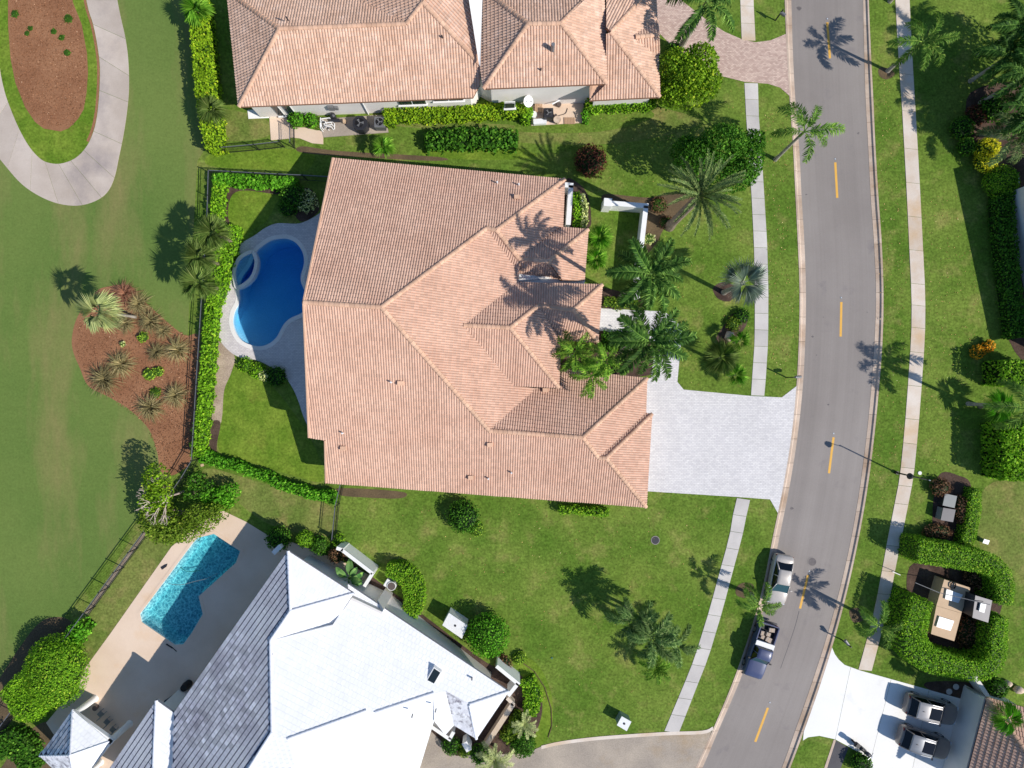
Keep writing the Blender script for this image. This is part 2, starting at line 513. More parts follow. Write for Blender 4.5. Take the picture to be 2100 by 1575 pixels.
# ------------------------------------------------------------------ the ground, road, kerbs, pavements
RL_A = [(1610,-700),(1613,-300),(1619,-120),(1624,0),(1627,100),(1632,200),(1640,300),(1645,400),(1651,500),(1654,600),(1652.5,700),(1647,800),(1636,900),(1620,1000),(1600,1100),(1580,1200),(1552,1300),(1517,1400),(1474,1500),(1442,1575),(1380,1710),(1280,1920),(1150,2200)]
RL_O = [(1596,-700),(1598,-300),(1604,-120),(1609,0),(1613,100),(1619,200),(1626,300),(1631,400),(1636,500),(1639.5,600),(1638,700),(1632.5,800),(1622,900),(1605.5,1000),(1585,1100),(1565,1200),(1537,1300),(1502,1400),(1460,1500),(1426,1575),(1364,1710),(1263,1920),(1132,2200)]
RR_A = [(1758,-700),(1762,-300),(1768,-120),(1771.5,0),(1773.5,100),(1776.5,200),(1782,300),(1787,400),(1794,500),(1798,600),(1795,700),(1788,800),(1778,900),(1765,1000),(1748,1100),(1726,1200),(1699,1300),(1667,1400),(1632,1500),(1605,1575),(1550,1710),(1455,1920),(1320,2200)]
RR_O = [(1768,-700),(1772,-300),(1778,-120),(1781.5,0),(1785.5,100),(1790.5,200),(1795,300),(1801,400),(1808,500),(1811.5,600),(1809.5,700),(1802,800),(1792,900),(1779,1000),(1761.5,1100),(1740,1200),(1714,1300),(1683,1400),(1648,1500),(1620,1575),(1566,1710),(1472,1920),(1338,2200)]
def wl(pts, z=0.0): return [W(p[0], p[1], z) for p in pts]
la, lo, ra, ro = (spline(p, 6) for p in (RL_A, RL_O, RR_A, RR_O))
LA, LO, RA, RO = wl(la), wl(lo), wl(ra), wl(ro)

pool_px = spline([(527,516),(537,506),(553,495),(571,490),(591,490),(608,499),(620,516),(624,534),(622,549),(618,562),(617,575),(621,588),(628,602),(631,617),(628,631),(617,643),(597,652),(584,663),(575,678),(568,691),(555,703),(537,710),(517,708),(496,698),(483,680),(478,660),(481,640),(489,625),(492,611),(491,596),(497,570),(514,545)], 4, True)
POOL = [Vector((p.x, p.y)) for p in wl(pool_px)]
pool2_px = [(287.5,1259),(396,1113),(405,1103),(439,1094.5),(493,1130),(484,1154),(408,1222.6),(416.5,1259),(392,1300),(376,1321),(359,1322),(291,1275)]
POOL2 = [Vector((p.x, p.y)) for p in wl(pool2_px)]
HOLE1, HOLE2 = offset_loop(POOL, 0.2), offset_loop(POOL2, 0.2)

big = 420
sheet('ground', [[(-big,-big),(big,-big),(big,big),(-big,big)], HOLE1, HOLE2], -0.14, MATS['soil'])
nl = min(len(LA), len(RA))
road_me = mesh_of('road', [(q.x, q.y, -0.12) for i in range(nl) for q in (LA[i], RA[i])], [(2 * i, 2 * i + 2, 2 * i + 3, 2 * i + 1) for i in range(nl - 1)], MATS['asphalt'])
uvl = road_me.uv_layers.new(name="along")
acc = [0.0]
for i in range(1, nl): acc.append(acc[-1] + (LA[i] - LA[i - 1]).length)
for lp in road_me.loops: uvl.data[lp.index].uv = (float(lp.vertex_index % 2), acc[lp.vertex_index // 2])
road = tag(obj('road', road_me), kind='structure')
sheet('lawn', [LO + [Vector((-90,-63.2,0)), Vector((-200,-63.2,0)), Vector((-200,66,0))], HOLE1, HOLE2], 0.0, MATS['lawn'])
sheet('lawn', [RO + [Vector((200,-63,0)), Vector((200,66,0))]], 0.0, MATS['lawn'])

fair = [(-3000,-600),(330,-600),(395,-40),(400,60),(412,180),(424,300),(405,330),(404,345),(398,450),(392,560),(385,690),(372,830),(360,945),(340,985),(275,1072),(122,1280),(0,1450),(-300,1850),(-3000,1850)]
sheet('fairway', [wl(fair)], 0.006, MATS['fairway'])

# patches of differently kept grass
def patch(name, px, z, mat, smooth=True):
    p = spline(px, 5, True) if smooth else px
    return sheet(name, [wl(p)], z, MATS[mat])
patch('lawn', [(440,312),(540,305),(640,312),(628,350),(560,348),(430,340)], 0.006, 'lawn_lush')
patch('lawn', [(478,392),(520,388),(575,396),(565,420),(545,455),(520,470),(490,500),(470,470),(468,430)], 0.007, 'lawn_lush')
patch('lawn', [(870,306),(960,308),(1060,304),(1100,322),(1000,328),(880,322)], 0.006, 'lawn_lush')
patch('lawn', [(485,745),(540,775),(590,830),(640,905),(664,985),(600,975),(520,950),(450,925),(455,850),(460,800)], 0.007, 'lawn_lush')
patch('lawn', [(425,960),(520,985),(680,1040),(672,1100),(560,1078),(500,1040),(455,1000),(420,985)], 0.006, 'lawn_dry')
patch('lawn', [(445,225),(545,245),(548,280),(450,286)], 0.006, 'lawn_dry')
patch('lawn', [(800,255),(1040,255),(1060,270),(1230,270),(1340,240),(1320,215),(1440,250),(1300,290),(1100,295),(900,268)], 0.005, 'lawn_dry')
patch('lawn', [(2020,1000),(2120,1000),(2120,1180),(2080,1170),(2010,1120)], 0.005, 'lawn_dry')
patch('lawn', [(285,1090),(350,1125),(172,1370),(140,1400),(120,1330),(180,1250)], 0.007, 'lawn_dry')
patch('lawn', [(1052,1340),(1100,1360),(1130,1420),(1132,1490),(1110,1528),(1070,1530),(1095,1480),(1090,1420),(1060,1370)], 0.006, 'lawn_lush')

# kerb stones: sloped gutter and raised back, one piece per cast length
def kerb(name, A, O, label_side):
    root = thing(name, (0, 0, 0), None, None, kind='structure')
    step = 3
    for i in range(0, len(A) - 1, step):
        j = min(i + step, len(A) - 1)
        a, o = A[i:j + 1], O[i:j + 1]
        n = len(a)
        g = 0.012
        vs, prof = [], [(0.0, -0.13), (0.0, -0.105), (0.52, -0.085), (0.72, 0.02), (1.0, 0.025), (1.0, -0.13)]
        for k in range(n):
            t = (a[min(k + 1, n - 1)] - a[max(k - 1, 0)]).normalized()
            sh = t * (g if k == 0 else (-g if k == n - 1 else 0))
            for f, z in prof:
                p = a[k].lerp(o[k], f) + sh
                vs.append((p.x, p.y, z))
        m = len(prof)
        fs = []
        for k in range(n - 1):
            for q in range(m):
                fs.append((k * m + q, k * m + (q + 1) % m, (k + 1) * m + (q + 1) % m, (k + 1) * m + q))
        fs += [tuple(range(m)), tuple((n - 1) * m + q for q in range(m - 1, -1, -1))]
        me = mesh_of('kerb_stone', vs, fs, MATS['kerb'])
        bm = bmesh.new(); bm.from_mesh(me); bmesh.ops.recalc_face_normals(bm, faces=bm.faces); bm.to_mesh(me); bm.free()
        obj('kerb_stone', me, root)
kerb('kerb', LA, LO, 'left')
kerb('kerb', RA, RO, 'right')

# pavement slabs
def lerp_line(line, y):
    for (x0, y0), (x1, y1) in zip(line, line[1:]):
        if (y0 <= y <= y1) or (y1 <= y <= y0):
            return x0 + (x1 - x0) * (y - y0) / (y1 - y0) if y1 != y0 else x0
    return line[-1][0] if y > line[-1][1] else line[0][0]

def pavement(name, L, R, ys, mat, slope=0.0, top=0.03):
    root = thing(name, (0, 0, 0), None, None, kind='structure')
    for y0, y1 in zip(ys, ys[1:]):
        g = 0.35
        # joints are square to the walking direction: the right end of each joint is shifted by slope
        ym = 0.5 * (y0 + y1)
        pts = []
        for (ln, sgn) in ((L, 0), (R, 1)):
            d = slope * sgn
            xa = lerp_line(ln, y0 + d + g); xb = lerp_line(ln, y1 + d - g)
            pts.append(((xa, y0 + d + g), (xb, y1 + d - g)))
        poly = [pts[0][0], pts[0][1], pts[1][1], pts[1][0]]
        MB().prism([W(*p) for p in poly], -0.05, top + random.uniform(-0.004, 0.004)).build('slab', MATS[mat], root)
    return root
def rngy(a, b, step):
    n = max(1, round((b - a) / step)); return [a + (b - a) * i / n for i in range(n + 1)]
pavement('pavement', [(1512,-200),(1518,0),(1521,84)], [(1538,-200),(1545,0),(1549,84)], rngy(-200,83,35), 'walk_rust', 1)
pavement('pavement', [(1526.5,168),(1530,240),(1536,320),(1541,400),(1546,500),(1548,600),(1547.5,700),(1542,780),(1540,813)],
         [(1554,168),(1556,240),(1562,320),(1567,400),(1573,500),(1575.5,600),(1575,700),(1570,780),(1567,813)], rngy(170,811,34.5), 'walk_grey', 1)
pavement('pavement', [(1512,1018),(1504,1050),(1496,1100),(1476.5,1170),(1455,1250),(1424,1350),(1404,1400),(1362,1500)],
         [(1539,1021),(1532,1050),(1522,1100),(1503,1170),(1482,1250),(1452,1350),(1432,1400),(1393,1500),(1388,1512)], rngy(1021,1499,34), 'walk_grey', 4)
RWL = [(1828,-160),(1836,0),(1841,100),(1848.5,200),(1854,300),(1859.5,400),(1864,500),(1869,600),(1869.5,650),(1868,700),(1862.5,780),(1855,880),(1845,980),(1829,1060),(1812,1150),(1794,1250),(1767,1350),(1760,1374)]
RWR = [(1857,-160),(1865,0),(1869.5,100),(1875.5,200),(1881.5,300),(1887,400),(1892,500),(1897,600),(1897.5,650),(1896,700),(1890.5,780),(1883,880),(1873,980),(1857,1060),(1839,1150),(1820,1250),(1794,1350),(1785,1384)]
pavement('pavement', RWL, RWR, [-160,-90,-20,75,151,227,304,374,443,512,581,625,671,721,790,858,908,958,995,1032,1075,1118,1170,1217,1270,1320,1373], 'walk_rust', 3)

# paved drives
Lo_px = [(p.x, p.y) for p in lo]
Ro_px = [(p.x, p.y) for p in ro]
def between(line, y0, y1):
    return [p for p in line if y0 <= p[1] <= y1]
drive = [(1225,632),(1363,639),(1399,671),(1394,730),(1389,783),(1402,799),(1540,812),(1603,815),(1633,792)] + between(Lo_px, 793, 1050) + [(1595,1052),(1579,1024),(1511,1019),(1290,1005),(1290,785),(1335,775),(1345,700),(1305,688),(1225,677)]
sheet('driveway', [wl(drive)], 0.022, MATS['paver_white'])
ndrive = [(1290,-260),(1380,-40),(1400,3),(1445,38),(1485,65),(1522,81),(1550,87),(1580,83),(1611,70)] + between(Lo_px, 70, 194) + [(1619,197),(1600,180),(1575,172),(1527,168),(1475,155),(1430,140),(1395,112),(1352,68),(1290,60)]
sheet('driveway', [wl(ndrive)], 0.02, MATS['paver_pink'])
bdrive = [(780,1680),(870,1520),(885,1500),(935,1550),(1075,1545),(1110,1531),(1150,1522),(1230,1512),(1360,1503),(1440,1500),(1462,1491)] + between(Lo_px, 1494, 1690)[1:] + [(1370,1695)]
sheet('driveway', [wl(bdrive)], 0.02, MATS['aggregate'])
edge_l = [(1110,1529),(1150,1520),(1230,1510),(1360,1501),(1440,1498),(1462,1489.5)]
e2 = [(x, y + 7) for x, y in edge_l]
sheet('driveway_border', [wl(spline(edge_l, 4) + spline(e2, 4)[::-1])], 0.03, MATS['walk_rust'])

# white concrete drive cast in panels (lower right)
wroot = thing('driveway', (0, 0, 0), None, None, kind='structure')
wpoly = [(1706,1327),(1712,1341),(1720,1352),(1732,1363),(1762,1374),(1830,1393),(1990,1438),(1955,1620),(1800,1620),(1776,1552),(1740,1531),(1712,1516),(1680,1509),(1657,1512),(1646,1519)] + [p for p in between(Ro_px, 1330, 1502)][::-1]
def panels(poly, cuts, root, mat, z0, z1, name='panel', gap=0.35):
    """cut a pixel polygon by straight lines given as (x0,y0,x1,y1) into separate castings"""
    bm = bmesh.new()
    vs = [bm.verts.new((p[0], p[1], 0)) for p in poly]
    bm.faces.new(vs)
    for x0, y0, x1, y1 in cuts:
        nrm = Vector((y1 - y0, x0 - x1, 0)).normalized()
        bmesh.ops.bisect_plane(bm, geom=bm.verts[:] + bm.edges[:] + bm.faces[:], plane_co=(x0, y0, 0), plane_no=nrm)
    for f in bm.faces:
        loop = [Vector((v.co.x, v.co.y)) for v in f.verts]
        if abs(poly_area(loop)) < 30: continue
        if poly_area(loop) < 0: loop = loop[::-1]
        loop = offset_loop(loop, -gap)
        MB().prism([W(p.x, p.y) for p in loop], z0, z1).build(name, MATS[mat], root)
    bm.free()
panels(wpoly, [(1745,1365,1712,1520),(1828,1390,1785,1560),(1905,1414,1862,1620)], wroot, 'white_concrete', -0.03, 0.024)

# dark strip painted as the shaded pavement, beside its pale sunlit edge
sheet('path', [wl([(1714,1518),(1740,1533),(1722,1580),(1690,1680),(1660,1680),(1696,1575)])], 0.012, MATS['seam_shade_dark'])
sheet('path_border', [wl([(1710,1516),(1714,1518),(1696,1575),(1660,1680),(1654,1680),(1690,1575)])], 0.02, MATS['kerb'])

# golf cart path, cast in sections
cart_o = spline([(215,-160),(241,0),(258,80),(264,130),(265,180),(262,220),(255,270),(245,320),(235,365),(220,395),(195,413),(160,422),(120,418),(80,402),(45,378),(15,345),(-15,305),(-40,250),(-58,180),(-66,100),(-66,0),(-60,-160)], 4)
cart_i = spline([(150,-160),(177,0),(191,50),(200,95),(205,140),(203,200),(197,250),(186,285),(172,308),(155,324),(135,333),(115,336),(92,331),(75,318),(58,297),(40,265),(24,228),(10,188),(0,140),(-6,80),(-8,0),(0,-160)], 4)
croot = thing('cart_path', (0, 0, 0), None, None, kind='structure')
n = len(cart_o)
idx = [0, 4, 8, 14, 19, 26, 32, 38, 43, 48, 54, 60, 66, 74, n - 1]
m_i = len(cart_i)
for a, b in zip(idx, idx[1:]):
    oo = cart_o[a:b + 1]
    ia, ib = round(a / (n - 1) * (m_i - 1)), round(b / (n - 1) * (m_i - 1))
    ii = cart_i[ia:ib + 1]
    if len(ii) < 2: continue
    loop = [Vector((p.x, p.y)) for p in oo + ii[::-1]]
    loop = offset_loop(loop, -0.3)
    MB().prism([W(p.x, p.y) for p in loop], -0.02, 0.02 + random.uniform(0, 0.004)).build('slab', MATS['cart_concrete'], croot)
patch_in = [W(p.x, p.y) for p in cart_i]
sheet('lawn', [patch_in], 0.012, MATS['lawn_lush'])
rim_i = [W(p.x, p.y) for p in cart_i[5:45]]
bed_top = [(20,-60),(17,0),(17,50),(22,120),(32,170),(52,220),(72,250),(90,264),(125,270),(142,263),(160,245),(172,225),(178,190),(181,150),(179,110),(168,50),(150,5),(138,-60)]
sheet('mulch_bed', [wl(bed_top)], 0.03, MATS['mulch_red'])
sheet('mulch_bed', [wl([(cart_i[k].x - 0.5, cart_i[k].y) for k in range(2, 30)] + [(cart_i[k].x - 5.5, cart_i[k].y - (3 if k > 22 else 0)) for k in range(29, 1, -1)])], 0.018, MATS['mulch_red'])

patch('mulch_bed', [(195,600),(220,588),(265,585),(288,610),(312,632),(345,662),(380,688),(408,690),(408,780),(398,880),(391,945),(372,965),(352,975),(330,966),(322,925),(305,880),(268,842),(225,815),(182,792),(164,755),(150,720),(148,690),(160,648)], 0.012, 'mulch_red')
patch('mulch_bed', [(452,378),(520,382),(600,384),(640,390),(655,430),(620,455),(598,430),(590,402),(560,398),(510,391),(482,395),(471,412),(467,440),(470,458),(452,462),(455,420)], 0.013, 'mulch_dark')
patch('gravel_strip', [(436,700),(455,704),(481,730),(474,765),(460,800),(456,850),(451,870),(433,868),(434,800)], 0.014, 'mulch_tan')
patch('mulch_bed', [(433,866),(452,866),(446,905),(441,940),(424,938),(428,900)], 0.0155, 'mulch_dark')
patch('mulch_bed', [(1158,372),(1185,375),(1205,400),(1212,440),(1206,468),(1150,468)], 0.012, 'mulch_dark')
patch('mulch_bed', [(1240,398),(1290,402),(1338,405),(1385,395),(1420,405),(1400,440),(1365,465),(1345,500),(1320,520),(1325,440),(1300,425),(1240,415)], 0.012, 'soil')
patch('mulch_bed', [(1225,590),(1310,610),(1330,628),(1225,632)], 0.012, 'mulch_dark')
patch('mulch_bed', [(1225,680),(1300,690),(1340,705),(1330,770),(1150,760)], 0.012, 'mulch_dark')
patch('mulch_bed', [(1462,592),(1478,580),(1500,582),(1512,600),(1495,618),(1472,612)], 0.012, 'mulch_dark')
patch('mulch_bed', [(1522,636),(1534,646),(1530,668),(1512,690),(1490,705),(1465,712),(1470,690),(1484,668),(1500,645)], 0.012, 'mulch_dark')
patch('mulch_bed', [(1525,1195),(1545,1200),(1540,1225),(1512,1222),(1510,1205)], 0.012, 'soil')
patch('mulch_bed', [(1742,1252),(1765,1248),(1772,1270),(1750,1276)], 0.012, 'soil')
patch('mulch_bed', [(1803,140),(1820,140),(1835,152),(1818,163),(1803,155)], 0.012, 'soil')
patch('mulch_bed', [(1925,975),(1965,975),(1992,1000),(1985,1110),(1925,1105),(1912,1060)], 0.012, 'mulch_dark')
patch('mulch_bed', [(1880,1150),(2060,1170),(2050,1260),(2040,1350),(1880,1370),(1862,1250)], 0.012, 'mulch_dark')
patch('mulch_bed', [(690,1120),(720,1150),(780,1195),(880,1270),(1000,1360),(1060,1380),(1110,1430),(1100,1500),(1050,1560),(900,1560),(860,1500),(800,1300)], 0.010, 'mulch_dark')
patch('mulch_bed', [(1905,1398),(1995,1402),(2010,1440),(1985,1437),(1905,1414)], 0.013, 'mulch_dark')
patch('mulch_bed', [(1990,1446),(2024,1446),(2000,1500),(1978,1500)], 0.026, 'mulch_dark')
patch('mulch_bed', [(1975,1520),(1995,1524),(1975,1590),(1962,1590)], 0.026, 'mulch_dark')
patch('mulch_bed', [(1990,190),(2110,190),(2110,430),(2050,420),(2020,330),(1990,290)], 0.012, 'mulch_dark')
patch('mulch_bed', [(2040,340),(2110,340),(2130,720),(2070,700),(2050,520)], 0.011, 'mulch_dark')
patch('soil_strip', [(620,300),(700,310),(900,322),(890,330),(700,320),(615,312)], 0.008, 'soil')
patch('soil_strip', [(690,1002),(760,1003),(830,1010),(820,1022),(745,1020),(695,1015)], 0.008, 'soil')
patch('mulch_bed', [(60,1300),(120,1265),(160,1290),(150,1330),(30,1470),(-40,1560),(-60,1500)], 0.010, 'soil')
patch('mulch_bed', [(60,1500),(120,1480),(160,1520),(60,1620),(-20,1620)], 0.010, 'soil')
patch('soil_strip', [(296,1090),(310,1083),(168,1278),(146,1296)], 0.011, 'mulch_tan', False)

# ------------------------------------------------------------------ road markings, small ground hardware
mk = thing('lane_marking', (0, 0, 0), None, None, kind='structure')
for (x0, y0, x1, y1) in [(1698,44,1703.5,118),(1714.5,332,1718.5,405),(1727,619,1725.5,690),(1711,897,1701.5,971),(1658.5,1180,1642,1249),(1576,1453,1550,1523),(1684,-250,1690,-180)]:
    a, b = W(x0, y0), W(x1, y1)
    d = (b - a).normalized(); nn = Vector((-d.y, d.x, 0)) * 0.105
    MB().add([(a - nn) + Vector((0, 0, -0.116)), (b - nn) + Vector((0, 0, -0.116)), (b + nn) + Vector((0, 0, -0.116)), (a + nn) + Vector((0, 0, -0.116))], [(0, 1, 2, 3)]).build('dash', MATS['yellow_paint'], mk)
for i, (x, y) in enumerate([(1698,37),(1714,325),(1726.5,610),(1711,889),(1661,1172),(1580,1442)]):
    p = W(x, y)
    o = MB().cyl(p, 0.10, -0.12, -0.112, 12).build('road_stud', MATS['metal_grey'])
    MB().box((p.x, p.y, -0.102), (0.09, 0.09, 0.02)).build('lens', MATS['lamp_clear'], o)
    where = ['top end of the road', 'road beside the big date palm', 'road level with the white front path', 'road beside the white driveway', 'road beside the silver car', 'road below the pickup'][i]
    tag(o, 'small round road stud on the centre line, ' + where, 'road stud', 'road studs on the centre line')
for (x, y, r, zz, mt, lb) in [(1667,1153,0.36,-0.12,'asphalt_stain','round iron manhole cover in the asphalt beside the silver car'), (1344,1108,0.34,0.0,'metal_dark','round grey manhole cover in the side lawn')]:
    p = W(x, y)
    o = thing('manhole_cover', p, lb, 'manhole cover')
    MB().cyl(p, r, zz, zz + 0.012, 24).build('cover', MATS[mt], o)
    b = MB()
    for k in range(24):
        a0, a1 = 2 * math.pi * k / 24, 2 * math.pi * (k + 1) / 24
        q = [Vector((p.x + rr * math.cos(a), p.y + rr * math.sin(a), zz + 0.016)) for rr, a in ((r, a0), (r + 0.06, a0), (r + 0.06, a1), (r, a1))]
        b.add(q, [(0, 1, 2, 3)])
    b.build('rim', MATS['asphalt'], o)

# ------------------------------------------------------------------ swimming pools
def water_mat(name, tint, absorb, density, caustic_web):
    m, n, b, out = nt_new(name)
    p = pos(n)
    tr = n.nodes.new("ShaderNodeBsdfTransparent")
    if caustic_web:
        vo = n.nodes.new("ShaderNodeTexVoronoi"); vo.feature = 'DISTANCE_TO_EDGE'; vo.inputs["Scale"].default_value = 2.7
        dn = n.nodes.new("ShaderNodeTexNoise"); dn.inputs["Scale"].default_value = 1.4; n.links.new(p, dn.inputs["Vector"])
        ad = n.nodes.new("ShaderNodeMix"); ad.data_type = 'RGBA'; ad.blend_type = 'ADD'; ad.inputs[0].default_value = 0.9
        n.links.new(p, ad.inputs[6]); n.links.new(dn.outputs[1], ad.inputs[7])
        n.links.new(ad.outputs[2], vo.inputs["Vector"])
        c = ramp(n, vo.outputs["Distance"], [(0.0, (255, 255, 255)), (0.06, (255, 255, 255)), (0.15, (222, 232, 236)), (0.4, (206, 221, 228))])  # bright cell edges paint caustic light webs into the water tint
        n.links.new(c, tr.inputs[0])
    else:
        tr.inputs[0].default_value = (*lin(tint), 1)
    gl = n.nodes.new("ShaderNodeBsdfGlossy"); gl.inputs["Roughness"].default_value = 0.08
    bp = n.nodes.new("ShaderNodeBump"); bp.inputs["Strength"].default_value = 0.25; bp.inputs["Distance"].default_value = 0.03
    n.links.new(noise(n, p, 5.0, 3), bp.inputs["Height"]); n.links.new(bp.outputs[0], gl.inputs["Normal"])
    fr = n.nodes.new("ShaderNodeFresnel"); fr.inputs[0].default_value = 1.33
    mx = n.nodes.new("ShaderNodeMixShader")
    gm = n.nodes.new("ShaderNodeNewGeometry"); sb = n.nodes.new("ShaderNodeMath"); sb.operation = 'SUBTRACT'; sb.inputs[0].default_value = 1.0
    n.links.new(gm.outputs["Backfacing"], sb.inputs[1])
    ml = n.nodes.new("ShaderNodeMath"); ml.operation = 'MULTIPLY'
    n.links.new(sb.outputs[0], ml.inputs[0]); n.links.new(fr.outputs[0], ml.inputs[1])
    n.links.new(ml.outputs[0], mx.inputs[0]); n.links.new(tr.outputs[0], mx.inputs[1]); n.links.new(gl.outputs[0], mx.inputs[2])
    n.links.new(mx.outputs[0], out.inputs[0])
    va = n.nodes.new("ShaderNodeVolumeAbsorption")
    va.inputs["Color"].default_value = (*absorb, 1); va.inputs["Density"].default_value = density
    n.links.new(va.outputs[0], out.inputs["Volume"])
    n.nodes.remove(b)
    return m
water_mat('water_deep', (235, 246, 252), (0.0, 0.78, 0.98), 0.66, False)
water_mat('water_spa', (235, 246, 252), (0.0, 0.74, 0.975), 2.6, False)
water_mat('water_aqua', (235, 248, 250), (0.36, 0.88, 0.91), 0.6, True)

def pool(name, loop, depth_fn, wl_z, wmat, pmat, label, coping_w=None, copz=0.05, rim_z=0.0):
    c = sum((Vector((p.x, p.y)) for p in loop), Vector((0, 0))) / len(loop)
    root = thing(name, (c.x, c.y, 0), label, 'swimming pool')
    L = loop if poly_area(loop) > 0 else loop[::-1]
    # basin: wall ring and a floor lofted inwards
    rings = [(0.0, rim_z), (0.02, -0.5), (0.35, -1.0)]
    vs, fs = [], []
    n = len(L)
    for k, (f, z) in enumerate(rings):
        ring = offset_loop(L, -f) if f else L
        for p in ring:
            zz = z if k == 0 else (-0.25 + (z + 0.25) * 1.0 if k == 1 else depth_fn(p))
            if k == 1: zz = max(depth_fn(p) + 0.12, -0.6)
            vs.append((p.x, p.y, zz))
    for k in range(len(rings) - 1):
        for i in range(n):
            fs.append((k * n + i, (k + 1) * n + i, (k + 1) * n + (i + 1) % n, k * n + (i + 1) % n))
    # floor as a fine grid clipped to the inner ring so that it can slope
    inner = [Vector((v[0], v[1], 0)) for v in vs[2 * n:3 * n]]
    tri = tessellate_polygon([inner])
    for a, b, cc in tri:
        if tri_area(inner[a], inner[b], inner[cc]) < 0: b, cc = cc, b
        fs.append((2 * n + a, 2 * n + b, 2 * n + cc))
    off = Vector((c.x, c.y, 0))
    obj('basin', mesh_of('basin', [Vector(v) - off for v in vs], fs, MATS[pmat]), root)
    # water body: closed volume just inside the basin
    wv = offset_loop(L, -0.004)
    top = [(p.x, p.y, wl_z) for p in wv]
    ring1 = [(v[0], v[1], v[2] + 0.01) for v in vs[n:2 * n]]
    ring2 = [(v[0], v[1], v[2] + 0.01) for v in vs[2 * n:3 * n]]
    wvs = top + ring1 + ring2
    wf = []
    for k in range(2):
        for i in range(n):
            wf.append((k * n + i, (k + 1) * n + i, (k + 1) * n + (i + 1) % n, k * n + (i + 1) % n))
    tt = tessellate_polygon([[Vector((p[0], p[1], 0)) for p in top]])
    for a, b, cc in tt:
        if tri_area(top[a], top[b], top[cc]) < 0: b, cc = cc, b
        wf.append((a, b, cc))
    for a, b, cc in tri:
        if tri_area(inner[a], inner[b], inner[cc]) < 0: b, cc = cc, b
        wf.append((2 * n + cc, 2 * n + b, 2 * n + a))
    me = mesh_of('water', [Vector(v) - off for v in wvs], wf, MATS[wmat])
    bm = bmesh.new(); bm.from_mesh(me); bmesh.ops.recalc_face_normals(bm, faces=bm.faces); bm.to_mesh(me); bm.free()
    obj('water', me, root)
    return root

def ring_prism(inner, outer, z0, z1, name, mat, parent):
    n = len(inner)
    off = wloc(parent) if parent else Vector((0, 0, 0))
    vs = [(p.x, p.y, z) for z in (z0, z1) for p in list(inner) + list(outer)]
    fs = []
    for i in range(n):
        j = (i + 1) % n
        fs += [(2 * n + i, 2 * n + j, 3 * n + j, 3 * n + i)[::-1], (i, j, 2 * n + j, 2 * n + i)[::-1], (n + i, n + j, 3 * n + j, 3 * n + i)]
    return obj(name, mesh_of(name, [Vector(v) - off for v in vs], fs, mat), parent)

shal, deep = W(497, 690), W(590, 520)
ax = (deep - shal); axl = ax.length; ax = ax / axl
def depth1(p):
    t = max(0.0, min(1.0, ((p.x - shal.x) * ax.x + (p.y - shal.y) * ax.y) / axl))
    return -0.42 - 1.7 * t ** 0.8
pool1 = pool('swimming_pool', POOL, depth1, -0.10, 'water_deep', 'plaster_blue', 'freeform deep blue swimming pool partly shaded by the pink tiled house')
LP = POOL if poly_area(POOL) > 0 else POOL[::-1]
ring_prism(LP, offset_loop(LP, 0.36), -0.2, 0.055, 'coping', MATS['coping'], pool1)
deck = spline([(662,432),(649,442),(629,453),(608,459),(570,458),(545,467),(522,483),(494,499),(481,508),(469,523),(464,540),(462,564),(459,592),(454,615),(447,635),(445,655),(447,678),(453,700),(466,716),(480,727),(499,735),(527,739),(558,754),(583,772),(601,797),(613,825),(622,853),(633,876),(650,900)], 4)
deck_loop = [Vector((q.x, q.y)) for q in wl(deck)] + [Vector((q.x, q.y)) for q in wl([(720,900),(740,440)])]
sheet('pool_deck', [deck_loop, offset_loop(LP, 0.2)], 0.03, MATS['paver_pool'])

spa_px = spline([(518,512),(503,517),(489,526),(480,541),(476,559),(478,577),(483,592),(499,588),(517,573),(526,554),(528.5,536),(525,522)], 4, True)
SPA = [Vector((q.x, q.y)) for q in wl(spa_px, 0.32)]
if poly_area(SPA) < 0: SPA = SPA[::-1]
spa = thing('spa_tub', (SPA[0].x, SPA[0].y, 0), 'raised lens shaped spa tub with pale coping at the pool edge', 'spa tub')
spin = offset_loop(SPA, -0.30)
ring_prism(spin, SPA, -0.3, 0.32, 'coping', MATS['coping'], spa)
b = MB()
L0 = [Vector((q.x, q.y, 0)) for q in spin]
n = len(L0)
b.prism([Vector((q.x, q.y)) for q in offset_loop(spin, 0.01)], -0.70, -0.60)
b.build('basin', MATS['plaster_blue'], spa)
cs = sum(spin, Vector((0, 0))) / len(spin)
for k, (f, z) in enumerate([(0.80, -0.22), (0.55, -0.38)]):
    outer = [cs + (q - cs) * (0.995 if k == 0 else 0.80) for q in spin]; inn = [cs + (q - cs) * f for q in spin]
    ring_prism(inn, outer, -0.62, z, 'bench_step', MATS['plaster_blue'], spa)
b = MB().prism([q for q in offset_loop(spin, -0.003)], -0.595, 0.22)
o = b.build('water', MATS['water_spa'], spa)

def depth2(p): return -1.15 - 0.35 * max(0, min(1, (W(300,1270).y - p.y) / -8))
pool2 = pool('swimming_pool', POOL2, depth2, -0.08, 'water_aqua', 'plaster_aqua', 'angular turquoise swimming pool with rippled water and painted light webs in the peach patio')
LP2 = POOL2 if poly_area(POOL2) > 0 else POOL2[::-1]
ring_prism(LP2, offset_loop(LP2, 0.26), -0.2, 0.05, 'coping', MATS['deck_peach'], pool2)
deck2 = [(455,1046),(505,1070),(560,1104),(600,1112),(700,1150),(760,1180),(640,1400),(420,1640),(240,1640),(160,1560),(110,1505),(95,1482),(130,1440),(160,1420),(172,1374),(226,1300),(352,1121),(420,1065),(447,1057)]
sheet('patio', [wl(deck2), offset_loop(LP2, 0.15)], 0.03, MATS['deck_peach'])
a, b_ = W(446,1096), W(492,1066)
